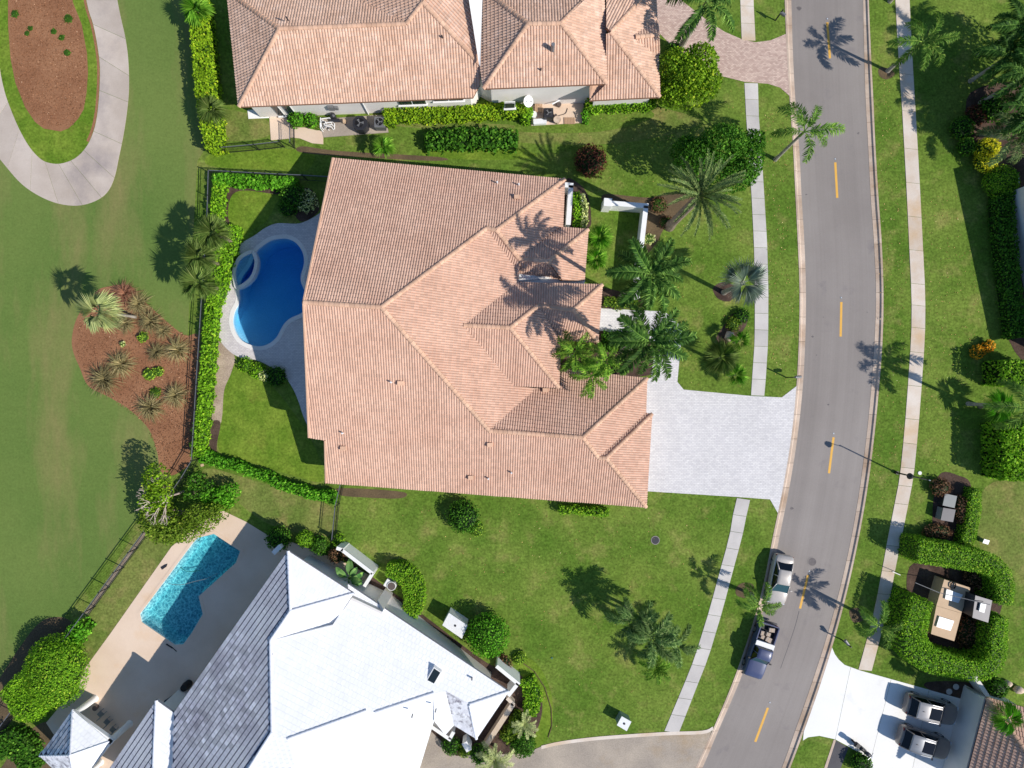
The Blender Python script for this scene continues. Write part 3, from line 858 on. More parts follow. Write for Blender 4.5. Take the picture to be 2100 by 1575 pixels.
# automatic pool cleaner hose floating in the turquoise pool
pts = [W(x, y, -0.05) for x, y in spline([(345,1197),(372,1199),(400,1192),(425,1186),(446,1176)], 5)]
o = MB().tube(pts, 0.022, 6).build('cleaner_hose', MATS['grey_box'])
tag(o, 'thin pale cleaner hose floating in the turquoise pool', 'hose')
pts = [W(x, y, -0.9) for x, y in spline([(338,1190),(350,1182),(362,1175),(370,1165),(385,1172),(410,1170)], 5)]
o = MB().tube(pts, 0.03, 6).build('cleaner_hose', MATS['hose'])
tag(o, 'dark hose sunk under water in the turquoise pool', 'hose')

# hairline seam in the asphalt
pts = spline([(1640,1254),(1632,1285),(1622,1315),(1609,1352),(1602,1372)], 4)
sheet('road_seam', [wl([(q.x - 0.5, q.y) for q in pts] + [(q.x + 0.5, q.y) for q in pts[::-1]])], -0.117, MATS['seam_shade_dark'])
for k, (x, y, r_) in enumerate([(1640,15,0.28),(1762,272,0.16),(1655,398,0.12),(1668,690,0.14),(1676,728,0.1),(1700,830,0.12),(1625,1043,0.2),(1780,640,0.08),(1690,650,0.08)]):
    pr = random.Random(k); q = W(x, y)
    sheet('oil_stain', [[(q.x + r_ * pr.uniform(.5, 1) * math.cos(6.283 * i / 11), q.y + r_ * pr.uniform(.4, .8) * math.sin(6.283 * i / 11)) for i in range(11)]], -0.1165, MATS['asphalt_stain'])

# ------------------------------------------------------------------ roofs
class Roof:
    def __init__(s, verts):
        s.v = {k: list(t) if len(t) == 3 else [t[0], t[1], None] for k, t in verts.items()}
        s.faces = []
    def P(s, k):
        x, y, z = s.v[k]; return W(x, y, z)
    def face(s, names, plane=None, mat=None, style=None):
        names = names.split() if isinstance(names, str) else names
        pl = plane.split() if plane else [k for k in names if s.v[k][2] is not None][:3]
        a, b, c = (s.P(k) for k in pl)
        n = (b - a).cross(c - a).normalized()
        if n.z < 0: n = -n
        d = n.dot(a)
        pts = []
        camp = Vector((0, 0, H))
        for k in names:
            x, y, z = s.v[k]
            r = W(x, y, 0) - camp
            t = (d - n.dot(camp)) / n.dot(r)
            p = camp + r * t
            if z is None: s.v[k][2] = p.z
            pts.append(p)
        s.faces.append((pts, n, mat, style))
        return pts

def clip_grid(pts, n, build):
    """build(u0,u1,v0,v1) gives (verts uvh, quads, tint); clip to polygon and return world verts"""
    up = Vector((0, 0, 1))
    v = (up - n * n.dot(up))
    if v.length < 1e-4: v = Vector((0, 1, 0))
    v.normalize()
    u = v.cross(n).normalized()
    o = pts[0]
    P2 = [((p - o).dot(u), (p - o).dot(v)) for p in pts]
    vmin = min(p[1] for p in P2)
    tris = tessellate_polygon([[Vector((p[0], p[1], 0)) for p in P2]])
    V, F, T = [], [], []
    base = 0
    for t in tris:
        q = [P2[i] for i in t]
        if abs(tri_area(*q)) < 0.02: continue
        if tri_area(*q) < 0: q = q[::-1]
        gv, gq, gt = build(min(p[0] for p in q), max(p[0] for p in q), min(p[1] for p in q), max(p[1] for p in q), vmin)
        if len(gq) == 0: continue
        # cull quads wholly outside one edge
        keep = np.ones(len(gq), bool)
        dist = []
        for i in range(3):
            a, b = q[i], q[(i + 1) % 3]
            ex, ey = b[0] - a[0], b[1] - a[1]
            L = math.hypot(ex, ey)
            dd = ((gv[:, 1] - a[1]) * ex - (gv[:, 0] - a[0]) * ey) / L
            dist.append(dd)
            keep &= (dd[gq] > -1e-6).any(axis=1)
        gq, gt = gq[keep], gt[keep]
        if len(gq) == 0: continue
        crossing = np.zeros(len(gq), bool)
        for dd in dist: crossing |= (dd[gq] < 0).any(axis=1)
        # whole quads go straight through, crossing ones are clipped
        def world(g): return np.outer(g[:, 0], u) + np.outer(g[:, 1], v) + np.outer(g[:, 2], n) + np.array(o)
        whole = gq[~crossing]
        if len(whole):
            ids, inv = np.unique(whole, return_inverse=True)
            wv = world(gv[ids])
            V.append(wv); F += [tuple(int(x) + base for x in f) for f in inv.reshape(-1, 4)]; T += list(gt[~crossing]); base += len(wv)
        for f, tt in zip(gq[crossing], gt[crossing]):
            poly = [tuple(gv[i]) for i in f]
            for i in range(3):
                a, b = q[i], q[(i + 1) % 3]
                ex, ey = b[0] - a[0], b[1] - a[1]
                out = []
                for k in range(len(poly)):
                    p0, p1 = poly[k], poly[(k + 1) % len(poly)]
                    d0 = (p0[1] - a[1]) * ex - (p0[0] - a[0]) * ey; d1 = (p1[1] - a[1]) * ex - (p1[0] - a[0]) * ey
                    if d0 >= 0: out.append(p0)
                    if (d0 > 0 > d1) or (d0 < 0 < d1):
                        s_ = d0 / (d0 - d1); out.append(tuple(p0[m] + (p1[m] - p0[m]) * s_ for m in range(3)))
                poly = out
                if len(poly) < 3: break
            if len(poly) >= 3:
                g = np.array(poly)
                V.append(world(g)); F.append(tuple(range(base, base + len(poly)))); T.append(tt); base += len(poly)
    if not V: return np.zeros((0, 3)), [], []
    return np.vstack(V), F, T

def barrel(pitch=0.23, course=0.36, amp=0.06, step=0.035):
    prof = np.array([0.0, 0.75, 1.0, 0.75]) * amp
    def f(u0, u1, v0, v1, vmin):
        i0, i1 = math.floor(u0 / pitch) - 1, math.ceil(u1 / pitch) + 1
        j0, j1 = math.floor((v0 - vmin) / course), math.ceil((v1 - vmin) / course) + 1
        us = np.concatenate([(np.arange(i0, i1)[:, None] + np.array([0, .2, .5, .8])[None]).ravel(), [i1]]) * pitch
        hp = np.concatenate([np.tile(prof, i1 - i0), [0.0]])
        rows_v, rows_h = [], []
        for j in range(j0, j1):
            rows_v += [vmin + j * course, vmin + (j + 1) * course - 0.002]; rows_h += [step, 0.0]
        rows_v, rows_h = np.array(rows_v), np.array(rows_h)
        nu, nv = len(us), len(rows_v)
        gv = np.zeros((nv, nu, 3))
        gv[:, :, 0] = us[None]; gv[:, :, 1] = rows_v[:, None]; gv[:, :, 2] = hp[None] + rows_h[:, None]
        ii = np.arange(nv * nu).reshape(nv, nu)
        q = np.stack([ii[:-1, :-1], ii[:-1, 1:], ii[1:, 1:], ii[1:, :-1]], -1)
        # one tint per tile
        rnd = np.random.default_rng(abs(int(u0 * 977 + v0 * 131)) % 99991)
        tile = rnd.random((j1 - j0, i1 - i0))
        tf = np.zeros((nv - 1, nu - 1))
        for r in range(nv - 1):
            tf[r] = np.repeat(tile[min(r // 2 + (r % 2), j1 - j0 - 1)], 4)
        return gv.reshape(-1, 3), q.reshape(-1, 4), tf.ravel()
    return f

def flat_tile(width=0.36, course=0.43, step=0.05):
    def f(u0, u1, v0, v1, vmin):
        i0, i1 = math.floor(u0 / width) - 1, math.ceil(u1 / width) + 1
        j0, j1 = math.floor((v0 - vmin) / course), math.ceil((v1 - vmin) / course) + 1
        rnd = np.random.default_rng(abs(int(u0 * 977 + v0 * 131)) % 99991)
        gv, q, t = [], [], []
        for j in range(j0, j1):
            sh = width * 0.5 * (j % 2)
            va, vb = vmin + j * course, vmin + (j + 1) * course + 0.01
            for i in range(i0 - 1, i1):
                a, b = i * width + sh + 0.006, (i + 1) * width + sh - 0.006
                lift = step + rnd.uniform(-0.008, 0.008)
                k = len(gv)
                gv += [(a, va, lift), (b, va, lift), (b, vb, 0.008), (a, vb, 0.008), (a, va, -0.01), (b, va, -0.01)]
                q += [(k, k + 1, k + 2, k + 3), (k + 4, k + 5, k + 1, k)]
                r = rnd.random(); t += [r, r]
        return np.array(gv), np.array(q), np.array(t)
    return f

def make_roof(house, roof, deck_mat, tile_fn, tile_mat, thick=0.2):
    """deck (one mesh part) carrying the tiles as a joined sub-part"""
    off = wloc(house)
    b = MB()
    for pts, n, mat, style in roof.faces:
        dn = Vector((0, 0, 1))
        P = [p - n * 0.012 for p in pts]
        if tri_poly_area(P) < 0: P = P[::-1]
        k = len(P)
        tri = tessellate_polygon([[Vector((p.x, p.y, 0)) for p in P]])
        fs = []
        for a, bb, c in tri:
            if tri_area(P[a], P[bb], P[c]) < 0: bb, c = c, bb
            fs += [(a, bb, c), (k + c, k + bb, k + a)]
        fs += [(i, k + i, k + (i + 1) % k, (i + 1) % k) for i in range(k)]
        b.add(P + [p - Vector((0, 0, thick)) for p in P], fs)
    deck = b.build('roof', deck_mat, house)
    by = {}
    for pts, n, mat, style in roof.faces:
        if style == 'none': continue
        V, F, T = clip_grid(pts, n, style or tile_fn)
        by.setdefault(mat or tile_mat, []).append((V, F, T))
    for mt, parts in by.items():
        base = 0; VV, FF, TT = [], [], []
        for V, F, T in parts:
            VV.append(V); FF += [tuple(i + base for i in f) for f in F]; TT += T; base += len(V)
        if base == 0: continue
        VV = np.vstack(VV) - np.array(off)
        me = mesh_of('roof_tiles', VV.tolist(), FF, MATS[mt], tint=TT)
        o = obj('roof_tiles', me, deck); o['kind'] = 'stuff'
    return deck
def tri_poly_area(P): return poly_area([(p.x, p.y) for p in P])

RIDGE_ME = {}
def ridge_line(deck, a, b, mat='clay_ridge', r=0.185, seg=0.42, lift=0.03):
    """row of half-round cap tiles, each its own piece"""
    key = (mat, r, seg)
    if key not in RIDGE_ME:
        vs, fs = [], []
        m = 6
        for x, rr in ((0, r * 1.06), (seg, r * 0.9)):
            for k in range(m + 1):
                t = math.pi * k / m
                vs.append((x, rr * math.cos(t), rr * 0.75 * math.sin(t)))
        for k in range(m): fs.append((k, k + 1, m + 2 + k, m + 1 + k))
        fs.append(tuple(range(m, -1, -1)))
        me = mesh_of('ridge_tile', vs, fs, MATS[mat], smooth=False)
        bm = bmesh.new(); bm.from_mesh(me)
        bmesh.ops.recalc_face_normals(bm, faces=bm.faces)
        bm.to_mesh(me); bm.free()
        RIDGE_ME[key] = me
    me = RIDGE_ME[key]
    d = b - a
    L = d.length
    n = max(1, int(round(L / (seg * 0.93))))
    x = d.normalized()
    y = Vector((0, 0, 1)).cross(x).normalized(); z = x.cross(y)
    R = Matrix((x, y, z)).transposed().to_4x4()
    off = wloc(deck.parent)
    for i in range(n):
        o = bpy.data.objects.new('ridge_tile', me)
        o.parent = deck
        pnt = a + d * (i / n) + Vector((0, 0, lift)) - off
        o.matrix_basis = Matrix.Translation(pnt) @ R
        col.objects.link(o)

def walls(house, outline, inset, mat, drop=0.16, name='wall'):
    """upright walls under an eave outline (3-D points); each side is a wall of its own"""
    P2 = [Vector((p.x, p.y)) for p in outline]
    zs = [p.z for p in outline]
    if poly_area(P2) < 0: P2, zs = P2[::-1], zs[::-1]
    I = offset_loop(P2, -inset)
    n = len(I)
    for i in range(n):
        j = (i + 1) % n
        a, b = I[i], I[j]
        d = (b - a)
        if d.length < 0.05: continue
        nn = Vector((d.y, -d.x)).normalized() * 0.2
        MB().add([(a.x, a.y, -0.1), (b.x, b.y, -0.1), (b.x, b.y, zs[j] - drop), (a.x, a.y, zs[i] - drop),
                  (a.x - nn.x, a.y - nn.y, -0.1), (b.x - nn.x, b.y - nn.y, -0.1), (b.x - nn.x, b.y - nn.y, zs[j] - drop), (a.x - nn.x, a.y - nn.y, zs[i] - drop)],
                 [(0, 1, 2, 3), (5, 4, 7, 6), (3, 2, 6, 7), (1, 5, 6, 2), (4, 0, 3, 7), (4, 5, 1, 0)]).build(name, MATS[mat], house)
    return I

def window(house, a, b, z0, z1, out=0.03, mat='window_glass'):
    """window set on a wall between ground points a,b (world xy), facing to the left of a->b"""
    d = Vector((b.x - a.x, b.y - a.y)); L = d.length; d.normalize()
    n = Vector((d.y, -d.x)) * out
    m = (Vector((a.x, a.y)) + Vector((b.x, b.y))) / 2
    ang = math.atan2(d.y, d.x)
    w = MB().box((m.x + n.x, m.y + n.y, (z0 + z1) / 2), (L, 0.05, z1 - z0), ang).build('window', MATS['white_paint'], house)
    k = max(1, int(L / 0.9))
    for i in range(k):
        c = m + d * (-L / 2 + (i + 0.5) * L / k) + n * 2
        MB().box((c.x, c.y, (z0 + z1) / 2), (L / k - 0.1, 0.03, z1 - z0 - 0.14), ang).build('pane', MATS[mat], w)
    MB().box((m.x + n.x * 2, m.y + n.y * 2, z0 - 0.05), (L + 0.15, 0.22, 0.08), ang).build('sill', MATS['white_paint'], w)

def roof_vent(deck, px, py, z, kind='hood', ang=0.0, mat='clay_ridge', s=1.0):
    p = W(px, py, z); off = wloc(deck)
    b = MB()
    if kind == 'hood':
        w, l, h = 0.34 * s, 0.46 * s, 0.34 * s
        ca, sa = math.cos(ang), math.sin(ang)
        vs = []
        for x, y, zz in ((-l/2,-w/2,-0.15),(l/2,-w/2,-0.15),(l/2,w/2,-0.15),(-l/2,w/2,-0.15),(-l/2,-w/2,h*0.8),(l/2,-w/2,h*0.5),(l/2,w/2,h*0.5),(-l/2,w/2,h*0.8)):
            vs.append((p.x + x*ca - y*sa, p.y + x*sa + y*ca, p.z + zz))
        b.add(vs, [(3,2,1,0),(4,5,6,7),(0,1,5,4),(1,2,6,5),(2,3,7,6),(3,0,4,7)])
        o = b.build('roof_vent', MATS[mat], deck)
    else:
        b.cyl(p, 0.07 * s, p.z - 0.1, p.z + 0.38 * s, 10)
        o = b.build('vent_pipe', MATS[mat], deck)
    return o

# ---- the pink tiled house in the middle
zA, zR, zS = 3.05, 8.8, 2.5
R = Roof({'A': (683,325,zA), 'B': (1158,368,zA), 'R1': (623,620,zR), 'R2': (782,630), 'C1': (998,468), 'C2': (1018,472),
    'LL': (634,897), 'LM': (667,903), 'SW': (669,990,zS), 'D': (1003,883), 'E1': (1195,897), 'E4': (1227,939), 'E6': (1243,939.5), 'E8': (1325,1040),
    'Be': (1154,466,zA), 'G0': (1064,531), 'V1': (1065,560), 'V2': (1062,579), 'H0': (951,667), 'V3': (1054,791), 'V4': (1100,796),
    'G1': (1124,536), 'G2': (1206,471,3.0), 'G3': (1146,466,3.0), 'G4': (1198,576,3.0), 'G5': (1152,574,3.0),
    'H1': (1046,672), 'H6': (1103,627), 'H7': (1176,636), 'H3': (1235,584), 'H4': (1146,795), 'H8': (1226,702), 'H9': (1150,698),
    'E2': (1327,776), 'E3': (1150,757), 'H4b': (1146,797), 'E5': (1324,847), 'E7': (1337,849)})
P1 = R.face('A R1 R2 C1 C2 B', 'A B R1')
P2 = R.face('R1 LL LM SW E8 E6 E4 E1 D R2', 'R1 R2 SW')
P3 = R.face('R2 D V4 V3 H0 V2 V1 C1', 'R2 C1 D')
R.face('B C2 G0 G3 Be', 'B Be C2')
R.face('C1 V1 G0 C2', 'C1 C2 G0')
R.face('G0 G1 G2 G3', 'G0 G2 G3')
R.face('G1 G5 G4 G2', 'G1 G2 G4')
R.face('G0 V1 G5 G1', 'G0 G1 G5')
R.v['H1'][2] = R.v['H0'][2]
R.face('H0 V2 H3 H7 H6 H1', 'H0 H1 V2')
R.face('H0 H1 H4 V3', 'H0 H1 V3')
R.face('H1 H6 H9 H4', 'H1 H6 H4')
R.v['H8'][2] = R.v['H3'][2]
R.face('H6 H7 H8 H9', 'H6 H7 H8')
R.face('H7 H3 H8')
R.face('D E1 E2 E3 H4b V4', 'D E1 V4')
R.face('E1 E4 E5 E2', 'E1 E2 E4')
R.face('E4 E6 E7 E5', 'E4 E6 E5')
R.face('E6 E8 E7', 'E6 E7 E8')
print('ROOF', {k: round(v[2] or 0, 2) for k, v in R.v.items()})
main = thing('tiled_house', W(960,680), 'large house with pink clay tile hip roof between pool and white driveway', 'house')
deck_m = make_roof(main, R, MATS['clay_deck'], barrel(0.205, 0.34, 0.075, 0.045), 'clay_tile')
for pr in ('R1 R2', 'R2 C1', 'C1 C2', 'C2 B', 'C2 G0', 'G0 G1', 'G1 G2', 'G1 G5', 'H0 H1', 'H1 H6', 'H6 H7', 'H7 H3', 'H7 H8', 'H1 H4', 'R2 D', 'D E1', 'E1 E2', 'E1 E4', 'E4 E6', 'E6 E7', 'E6 E8'):
    a, b = pr.split(); ridge_line(deck_m, R.P(a), R.P(b))
# rake trim on the open gable end
for a, b in (('A', 'R1'), ('R1', 'LL'), ('LM', 'SW')):
    pa, pb = R.P(a), R.P(b)
    MB().tube([pa + Vector((0, 0, 0.05)), pb + Vector((0, 0, 0.05))], 0.11, 6).build('rake_tile_row', MATS['clay_ridge'], deck_m)
walls(main, [R.P(k) for k in ('A', 'R1', 'LL', 'LM', 'SW', 'E8', 'E7', 'E5', 'E2', 'E3', 'H9', 'H8', 'H3', 'V2', 'G4', 'G2', 'G3', 'B')], 0.55, 'stucco')
q = [W(1062,561,3.4), W(1200,575,2.9), W(1196,590,2.9), W(1052,588,3.4)]
MB().add(q + [p - Vector((0, 0, 0.3)) for p in q], [(0, 3, 2, 1), (0, 1, 5, 4), (1, 2, 6, 5), (2, 3, 7, 6), (3, 0, 4, 7)]).build('flat_roof', MATS['white_paint'], main)
def zat(px, py, pts):
    a, b, c = pts[0], pts[1], pts[2]
    n = (b - a).cross(c - a).normalized()
    camp = Vector((0, 0, H)); r = W(px, py, 0) - camp
    return (camp + r * ((n.dot(a) - n.dot(camp)) / n.dot(r))).z
for x, y, pl, kd in [(1060,405,P1,'hood'),(1020,376,P1,'pipe'),(1064,380,P1,'pipe'),(822,786,P2,'hood'),(803,784,P2,'pipe'),(705,919,P2,'hood'),(704,888,P2,'pipe'),(1005,912,P2,'hood'),(966,979,P2,'hood'),(1002,981,P2,'pipe'),(1049,969,P2,'pipe'),(1118,800,P3,'hood')]:
    z = zat(x, y, (pl[0], pl[2], pl[-1]) if pl is not P2 else (pl[0], pl[3], pl[4])) if pl is not P3 else R.v['V4'][2]
    roof_vent(deck_m, x, y, z + 0.06, kd, 0.0, 'clay_ridge' if kd == 'hood' else 'white_plastic')

# ---- the tan tiled house at the top
Nr = Roof({'a': (490,219,3.2), 'e': (970,200,3.2), 'b': (573,59,5.5), 'r': (833,49), 's': (867,5), 'm': (985,133), 'e2': (985,172), 'c': (466,-17,3.2),
    'n1': (700,-17), 'n2': (880,-25), 'x1': (961,5), 'x2': (970,-25),
    'q1': (991,182,4.4), 'q2': (1244,172,4.4), 'q3': (1083,49,6.3), 'q4': (1150,48), 'w1': (989,-14,4.4), 'w2': (985,135), 'w3': (1002,-14), 'qe': (1242,68,4.4), 'qf': (1238,-14), 'q5': (1212,-14),
    't1': (1209,206,3.2), 't2': (1353,199,3.2), 't3': (1252,66,5.1), 't4': (1243,70), 't5': (1243,172), 't6': (1348,60,3.2), 't7': (1345,-14), 't8': (1326,-14), 't9': (1243,-14), 't10': (1243,58)})
N1 = Nr.face('a e e2 m s r b', 'a e b')
Nr.face('a b c')
Nr.face('b r n1 c', 'b r c')
Nr.v['n2'][2] = Nr.v['s'][2] + 0.1
Nr.face('r s n2 n1', 'r s n1')
Nr.face('s m x1 x2 n2', 's m n2')
N2 = Nr.face('q1 q2 q4 q3', 'q1 q2 q3')
Nr.face('q1 q3 w3 w1 w2', 'q1 q3 w1')
Nr.face('q3 q4 q5 w3', 'q3 q4 w3')
Nr.face('q2 qe qf q5 q4', 'q2 q4 qe')
N3 = Nr.face('t1 t2 t3 t4 t5', 't1 t2 t3')
Nr.face('t2 t6 t7 t8 t3', 't2 t3 t6')
Nr.v['t10'][2] = Nr.v['t3'][2] - 0.05
Nr.face('t3 t8 t9 t10', 't3 t8 t10')
Er = {'e0': (1303,76,4.25), 'e1': (1352,72,4.1), 'ea': (1350,44,3.3), 'eb': (1312,44,3.85), 'ec': (1353,112,3.3), 'ed': (1318,112,3.8)}
Nr.v.update({k: list(v) for k, v in Er.items()})
Nr.face('e0 e1 ea eb', 'e0 e1 ea')
Nr.face('e0 ed ec e1', 'e0 e1 ec')
print('NROOF', {k: round(v[2] or 0, 2) for k, v in Nr.v.items()})
north = thing('tiled_house', W(900,80), 'house with tan clay tile roofs cut by the top edge of the view', 'house')
deck_n = make_roof(north, Nr, MATS['clay_deck'], barrel(0.235, 0.37, 0.08, 0.045), 'clay_tile_tan')
for pr in ('a b', 'b c', 'b r', 'r s', 's m', 'q1 q3', 'q3 q4', 'q4 q2', 'q3 w3', 'q4 q5', 't3 t2', 't3 t8', 'e0 e1'):
    a, b = pr.split(); ridge_line(deck_n, Nr.P(a), Nr.P(b))
ntop = [Nr.P('a'), Nr.P('e'), Nr.P('e2'), W(1010,190,3.2), W(1120,186,3.2), W(1209,184,3.2), Nr.P('t1'), Nr.P('t2'), Nr.P('t7'), W(1000,-40,3.2), W(460,-40,3.2)]
I = walls(north, ntop, 0.55, 'stucco', 0.1)
# tall middle block walls
walls(north, [Nr.P(k) for k in ('q1', 'q2', 'qf', 'w1')], 0.6, 'stucco', 0.1)
MB().add([W(960,-10,6.1), W(990,-10,5.0), W(989,5,4.9), W(985,137,4.75), W(982,130,4.75)], [(4, 3, 2, 1, 0)]).build('flashing', MATS['flashing'], deck_n)
MB().add([W(1238,68,3.5), W(1243,176,3.2), W(1209,206,3.24), W(1209,180,3.24)], [(0, 1, 2, 3)]).build('flashing', MATS['clay_ridge'], deck_n)
def seg_win(y_ground, x0, x1, z0, z1):
    window(north, W(x0, y_ground[0]), W(x1, y_ground[1]), z0, z1)
def wall_y(x):  # ground pixel row of the south wall
    p0, p1 = ntop[0], ntop[1]
    A = Vector((p0.x, p0.y - 0)); 
    t = ((x - CX) / S - p0.x) / (p1.x - p0.x)
    y = p0.y + (p1.y - p0.y) * t + 0.55
    return CY - y * S
for x0, x1, z0, z1 in [(575,588,0.3,2.5),(596,612,0.3,2.5),(825,880,1.4,2.6),(895,955,1.8,2.5)]:
    window(north, W(x0, wall_y(x0)), W(x1, wall_y(x1)), z0, z1, 0.04)
window(north, W(1035, 233), W(1056, 232), 1.6, 2.5, 0.16)
pD = W(756, wall_y(756))
MB().cyl((pD.x, pD.y - 0.1), 0.05, 0, 3.0, 8).build('downpipe', MATS['white_plastic'], north)
roof_vent(deck_n, 1133, 103, zat(1133,103,N2) + 0.05, 'pipe', 0, 'metal_grey', 2.2)
for x, y in ((1109,145),(907,78),(590,40)):
    roof_vent(deck_n, x, y, zat(x, y, N2 if x > 1000 else N1) + 0.02, 'pipe', 0, 'metal_dark', 0.9)

# ---- the white tiled house at the bottom
Wr = Roof({'N': (591,1130,4.1), 'w2': (357,1462,4.1), 'p': (558,1501,7.6), 'h1': (596,1253), 'h2': (555,1313), 'z1': (470,1640), 'z2': (352,1650),
    'e0': (725,1217,4.1), 'k1': (703,1250), 'k2': (682,1282), 'E': (1043,1418,3.9), 'f': (714,1198), 'g1': (963,1445), 'g2': (914,1417), 'g3': (890,1421), 'g4': (769,1461), 'g5': (752,1457), 'g6': (591,1515),
    'y1': (835,1660,4.4), 'y2': (628,1660), 'y3': (890,1478,4.1), 'y4': (772,1660), 'd1': (893,1424), 'd2': (931,1487,3.8), 'd3': (913,1507,3.8), 's1': (919,1424), 's3': (977,1515,3.7)})
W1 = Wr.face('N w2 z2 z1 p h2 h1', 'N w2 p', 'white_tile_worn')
Wr.face('N h1 e0', 'N h1 e0')
Wr.face('h1 h2 k2 k1 e0', 'h1 h2 e0')
W4 = Wr.face('h2 p g6 g5 g4 g3 g2 g1 E f k1 k2', 'p h2 E')
Wr.face('g6 y2 y1 g5', 'g6 g5 y1')
Wr.face('g5 y1 y4 y3 g3 g4', 'g5 g3 y3')
Wr.face('g3 y3 d3 d2 g2', 'g3 g2 d2')
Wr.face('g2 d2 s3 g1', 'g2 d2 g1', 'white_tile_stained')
Wr.face('g1 s3 E', 'g1 s3 E')
Wr.face('p z1 y2 g6', 'p z1 g6')
Wr.v.update({'wa': [321,1436,3.9], 'wb': [357,1462,3.9], 'wc': [312,1650,5.8], 'wd': [172,1655,3.9], 'we': [353,1650,None]})
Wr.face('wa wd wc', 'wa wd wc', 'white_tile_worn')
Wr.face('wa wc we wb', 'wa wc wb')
print('WROOF', {k: round(v[2] or 0, 2) for k, v in Wr.v.items()})
white = thing('white_house', W(700,1400), 'house with bright white flat tile roof beside the turquoise pool', 'house')
# the worn face: the most visible tiles are pieces of their own
pts, nrm = Wr.faces[0][0], Wr.faces[0][1]
Wr.faces[0] = (pts, nrm, 'white_tile_worn', 'none')
wing_i = len(Wr.faces) - 2
wpts, wnrm = Wr.faces[wing_i][0], Wr.faces[wing_i][1]
Wr.faces[wing_i] = (wpts, wnrm, 'white_tile_worn', 'none')
deck_w = make_roof(white, Wr, MATS['white_paint'], flat_tile(0.36, 0.43, 0.03), 'white_tile')
def single_tiles(deck, pts, n, width, course, step, mat, limit):
    up = Vector((0, 0, 1)); v = (up - n * n.dot(up)).normalized(); u = v.cross(n).normalized(); o = pts[0]
    P2 = [((p - o).dot(u), (p - o).dot(v)) for p in pts]
    vmin = min(p[1] for p in P2); u0 = min(p[0] for p in P2); u1 = max(p[0] for p in P2); v1 = max(p[1] for p in P2)
    def inside(x, y):
        c = False
        for i in range(len(P2)):
            (xa, ya), (xb, yb) = P2[i], P2[i - 1]
            if (ya > y) != (yb > y) and x < (xb - xa) * (y - ya) / (yb - ya) + xa: c = not c
        return c
    w, l = width - 0.026, course - 0.095
    vs = [(0, 0, 0), (w, 0, 0), (w, l, -0.03), (0, l, -0.03), (0, 0, step), (w, 0, step), (w, l, step * 0.75), (0, l, step * 0.75)]
    me = mesh_of('roof_tile', vs, [(3,2,1,0),(4,5,6,7),(0,1,5,4),(1,2,6,5),(2,3,7,6),(3,0,4,7)], MATS[mat])
    Rm = Matrix((u, v, n)).transposed().to_4x4()
    off = wloc(deck.parent)
    spots, edge = [], []
    j = 0
    while vmin + j * course < v1:
        i = math.floor(u0 / width) - 1
        while i * width < u1:
            a, bb = i * width + width * 0.5 * (j % 2), vmin + j * course
            cs = [inside(a + x, bb + y) for x, y in ((0.02, 0.02), (w - 0.02, 0.02), (0.02, course - 0.02), (w - 0.02, course - 0.02))]
            if all(cs): spots.append((a, bb))
            elif any(cs): edge.append((a, bb))
            i += 1
        j += 1
    # those that show largest: nearest to the picture centre line of the face
    c = W(480,1340)
    spots.sort(key=lambda s: ((o + u * s[0] + v * s[1]).xy - c.xy).length)
    rnd = random.Random(3)
    for a, bb in spots[:limit]:
        t = bpy.data.objects.new('roof_tile', me); t.parent = deck
        t.matrix_basis = Matrix.Translation(o + u * a + v * bb + n * rnd.uniform(0.0, 0.012) - off) @ Rm
        col.objects.link(t)
    b = MB()
    for a, bb in spots[limit:]:
        h = rnd.uniform(0, 0.012)
        b.add([o + u * (a + x) + v * (bb + y) + n * (z + h) for x, y, z in vs], [(4,5,6,7),(0,1,5,4),(1,2,6,5),(3,0,4,7)])
    for a, bb in edge:
        poly = [(a + x, bb + y) for x, y in ((0, 0), (w, 0), (w, course), (0, course))]
        for i in range(len(P2)):  # clip against the outline, convex enough near each edge
            pass
        if inside(a + w / 2, bb + course / 2):
            b.add([o + u * (a + x * 0.9) + v * (bb + y * 0.92) + n * z for x, y, z in vs], [(4,5,6,7),(0,1,5,4),(1,2,6,5),(3,0,4,7)])
    oo = b.build('roof_tiles', MATS[mat], deck); oo['kind'] = 'stuff'
    ub = MB(); tr = tessellate_polygon([[Vector((q[0], q[1], 0)) for q in P2]])
    ub.add([p + n * 0.004 for p in pts], [(a, b_, c_) if tri_area(P2[a], P2[b_], P2[c_]) > 0 else (a, c_, b_) for a, b_, c_ in tr])
    ub.build('gap_shade_underlay', MATS['gap_shade_underlay'], deck)  # dark sheet painted as the shadow and dirt between tile courses
plain('gap_shade_underlay', (52, 56, 88), 0.8)  # navy stands for shadow and dirt in the course gaps
single_tiles(deck_w, pts, nrm, 0.38, 0.46, 0.04, 'white_tile_worn', 300)
single_tiles(deck_w, wpts, wnrm, 0.38, 0.46, 0.04, 'white_tile_worn', 0)
surf('cap_white', (226, 228, 236), (238, 239, 244), 0.8, 0.75, 6.0, 0.03, 0.0)
for pr in ('N h1', 'h1 h2', 'h2 p', 'p z1', 'h1 e0', 'g1 E', 'g1 s3', 'wa wc', 'g5 g6', 'g3 g4'):
    a, b = pr.split(); ridge_line(deck_w, Wr.P(a), Wr.P(b), 'cap_white', 0.13, 0.42, 0.03)
for pr in (('N', 'w2'), ('N', 'e0'), ('f', 'E'), ('e0', 'k1'), ('wa', 'wd'), ('wa', 'wb'), ('E', 's3'), ('y3', 'y4')):
    a, b = Wr.P(pr[0]), Wr.P(pr[1])
    MB().tube([a + Vector((0, 0, -0.07)), b + Vector((0, 0, -0.07))], 0.07, 6).build('gutter', MATS['iron_grey'], deck_w)
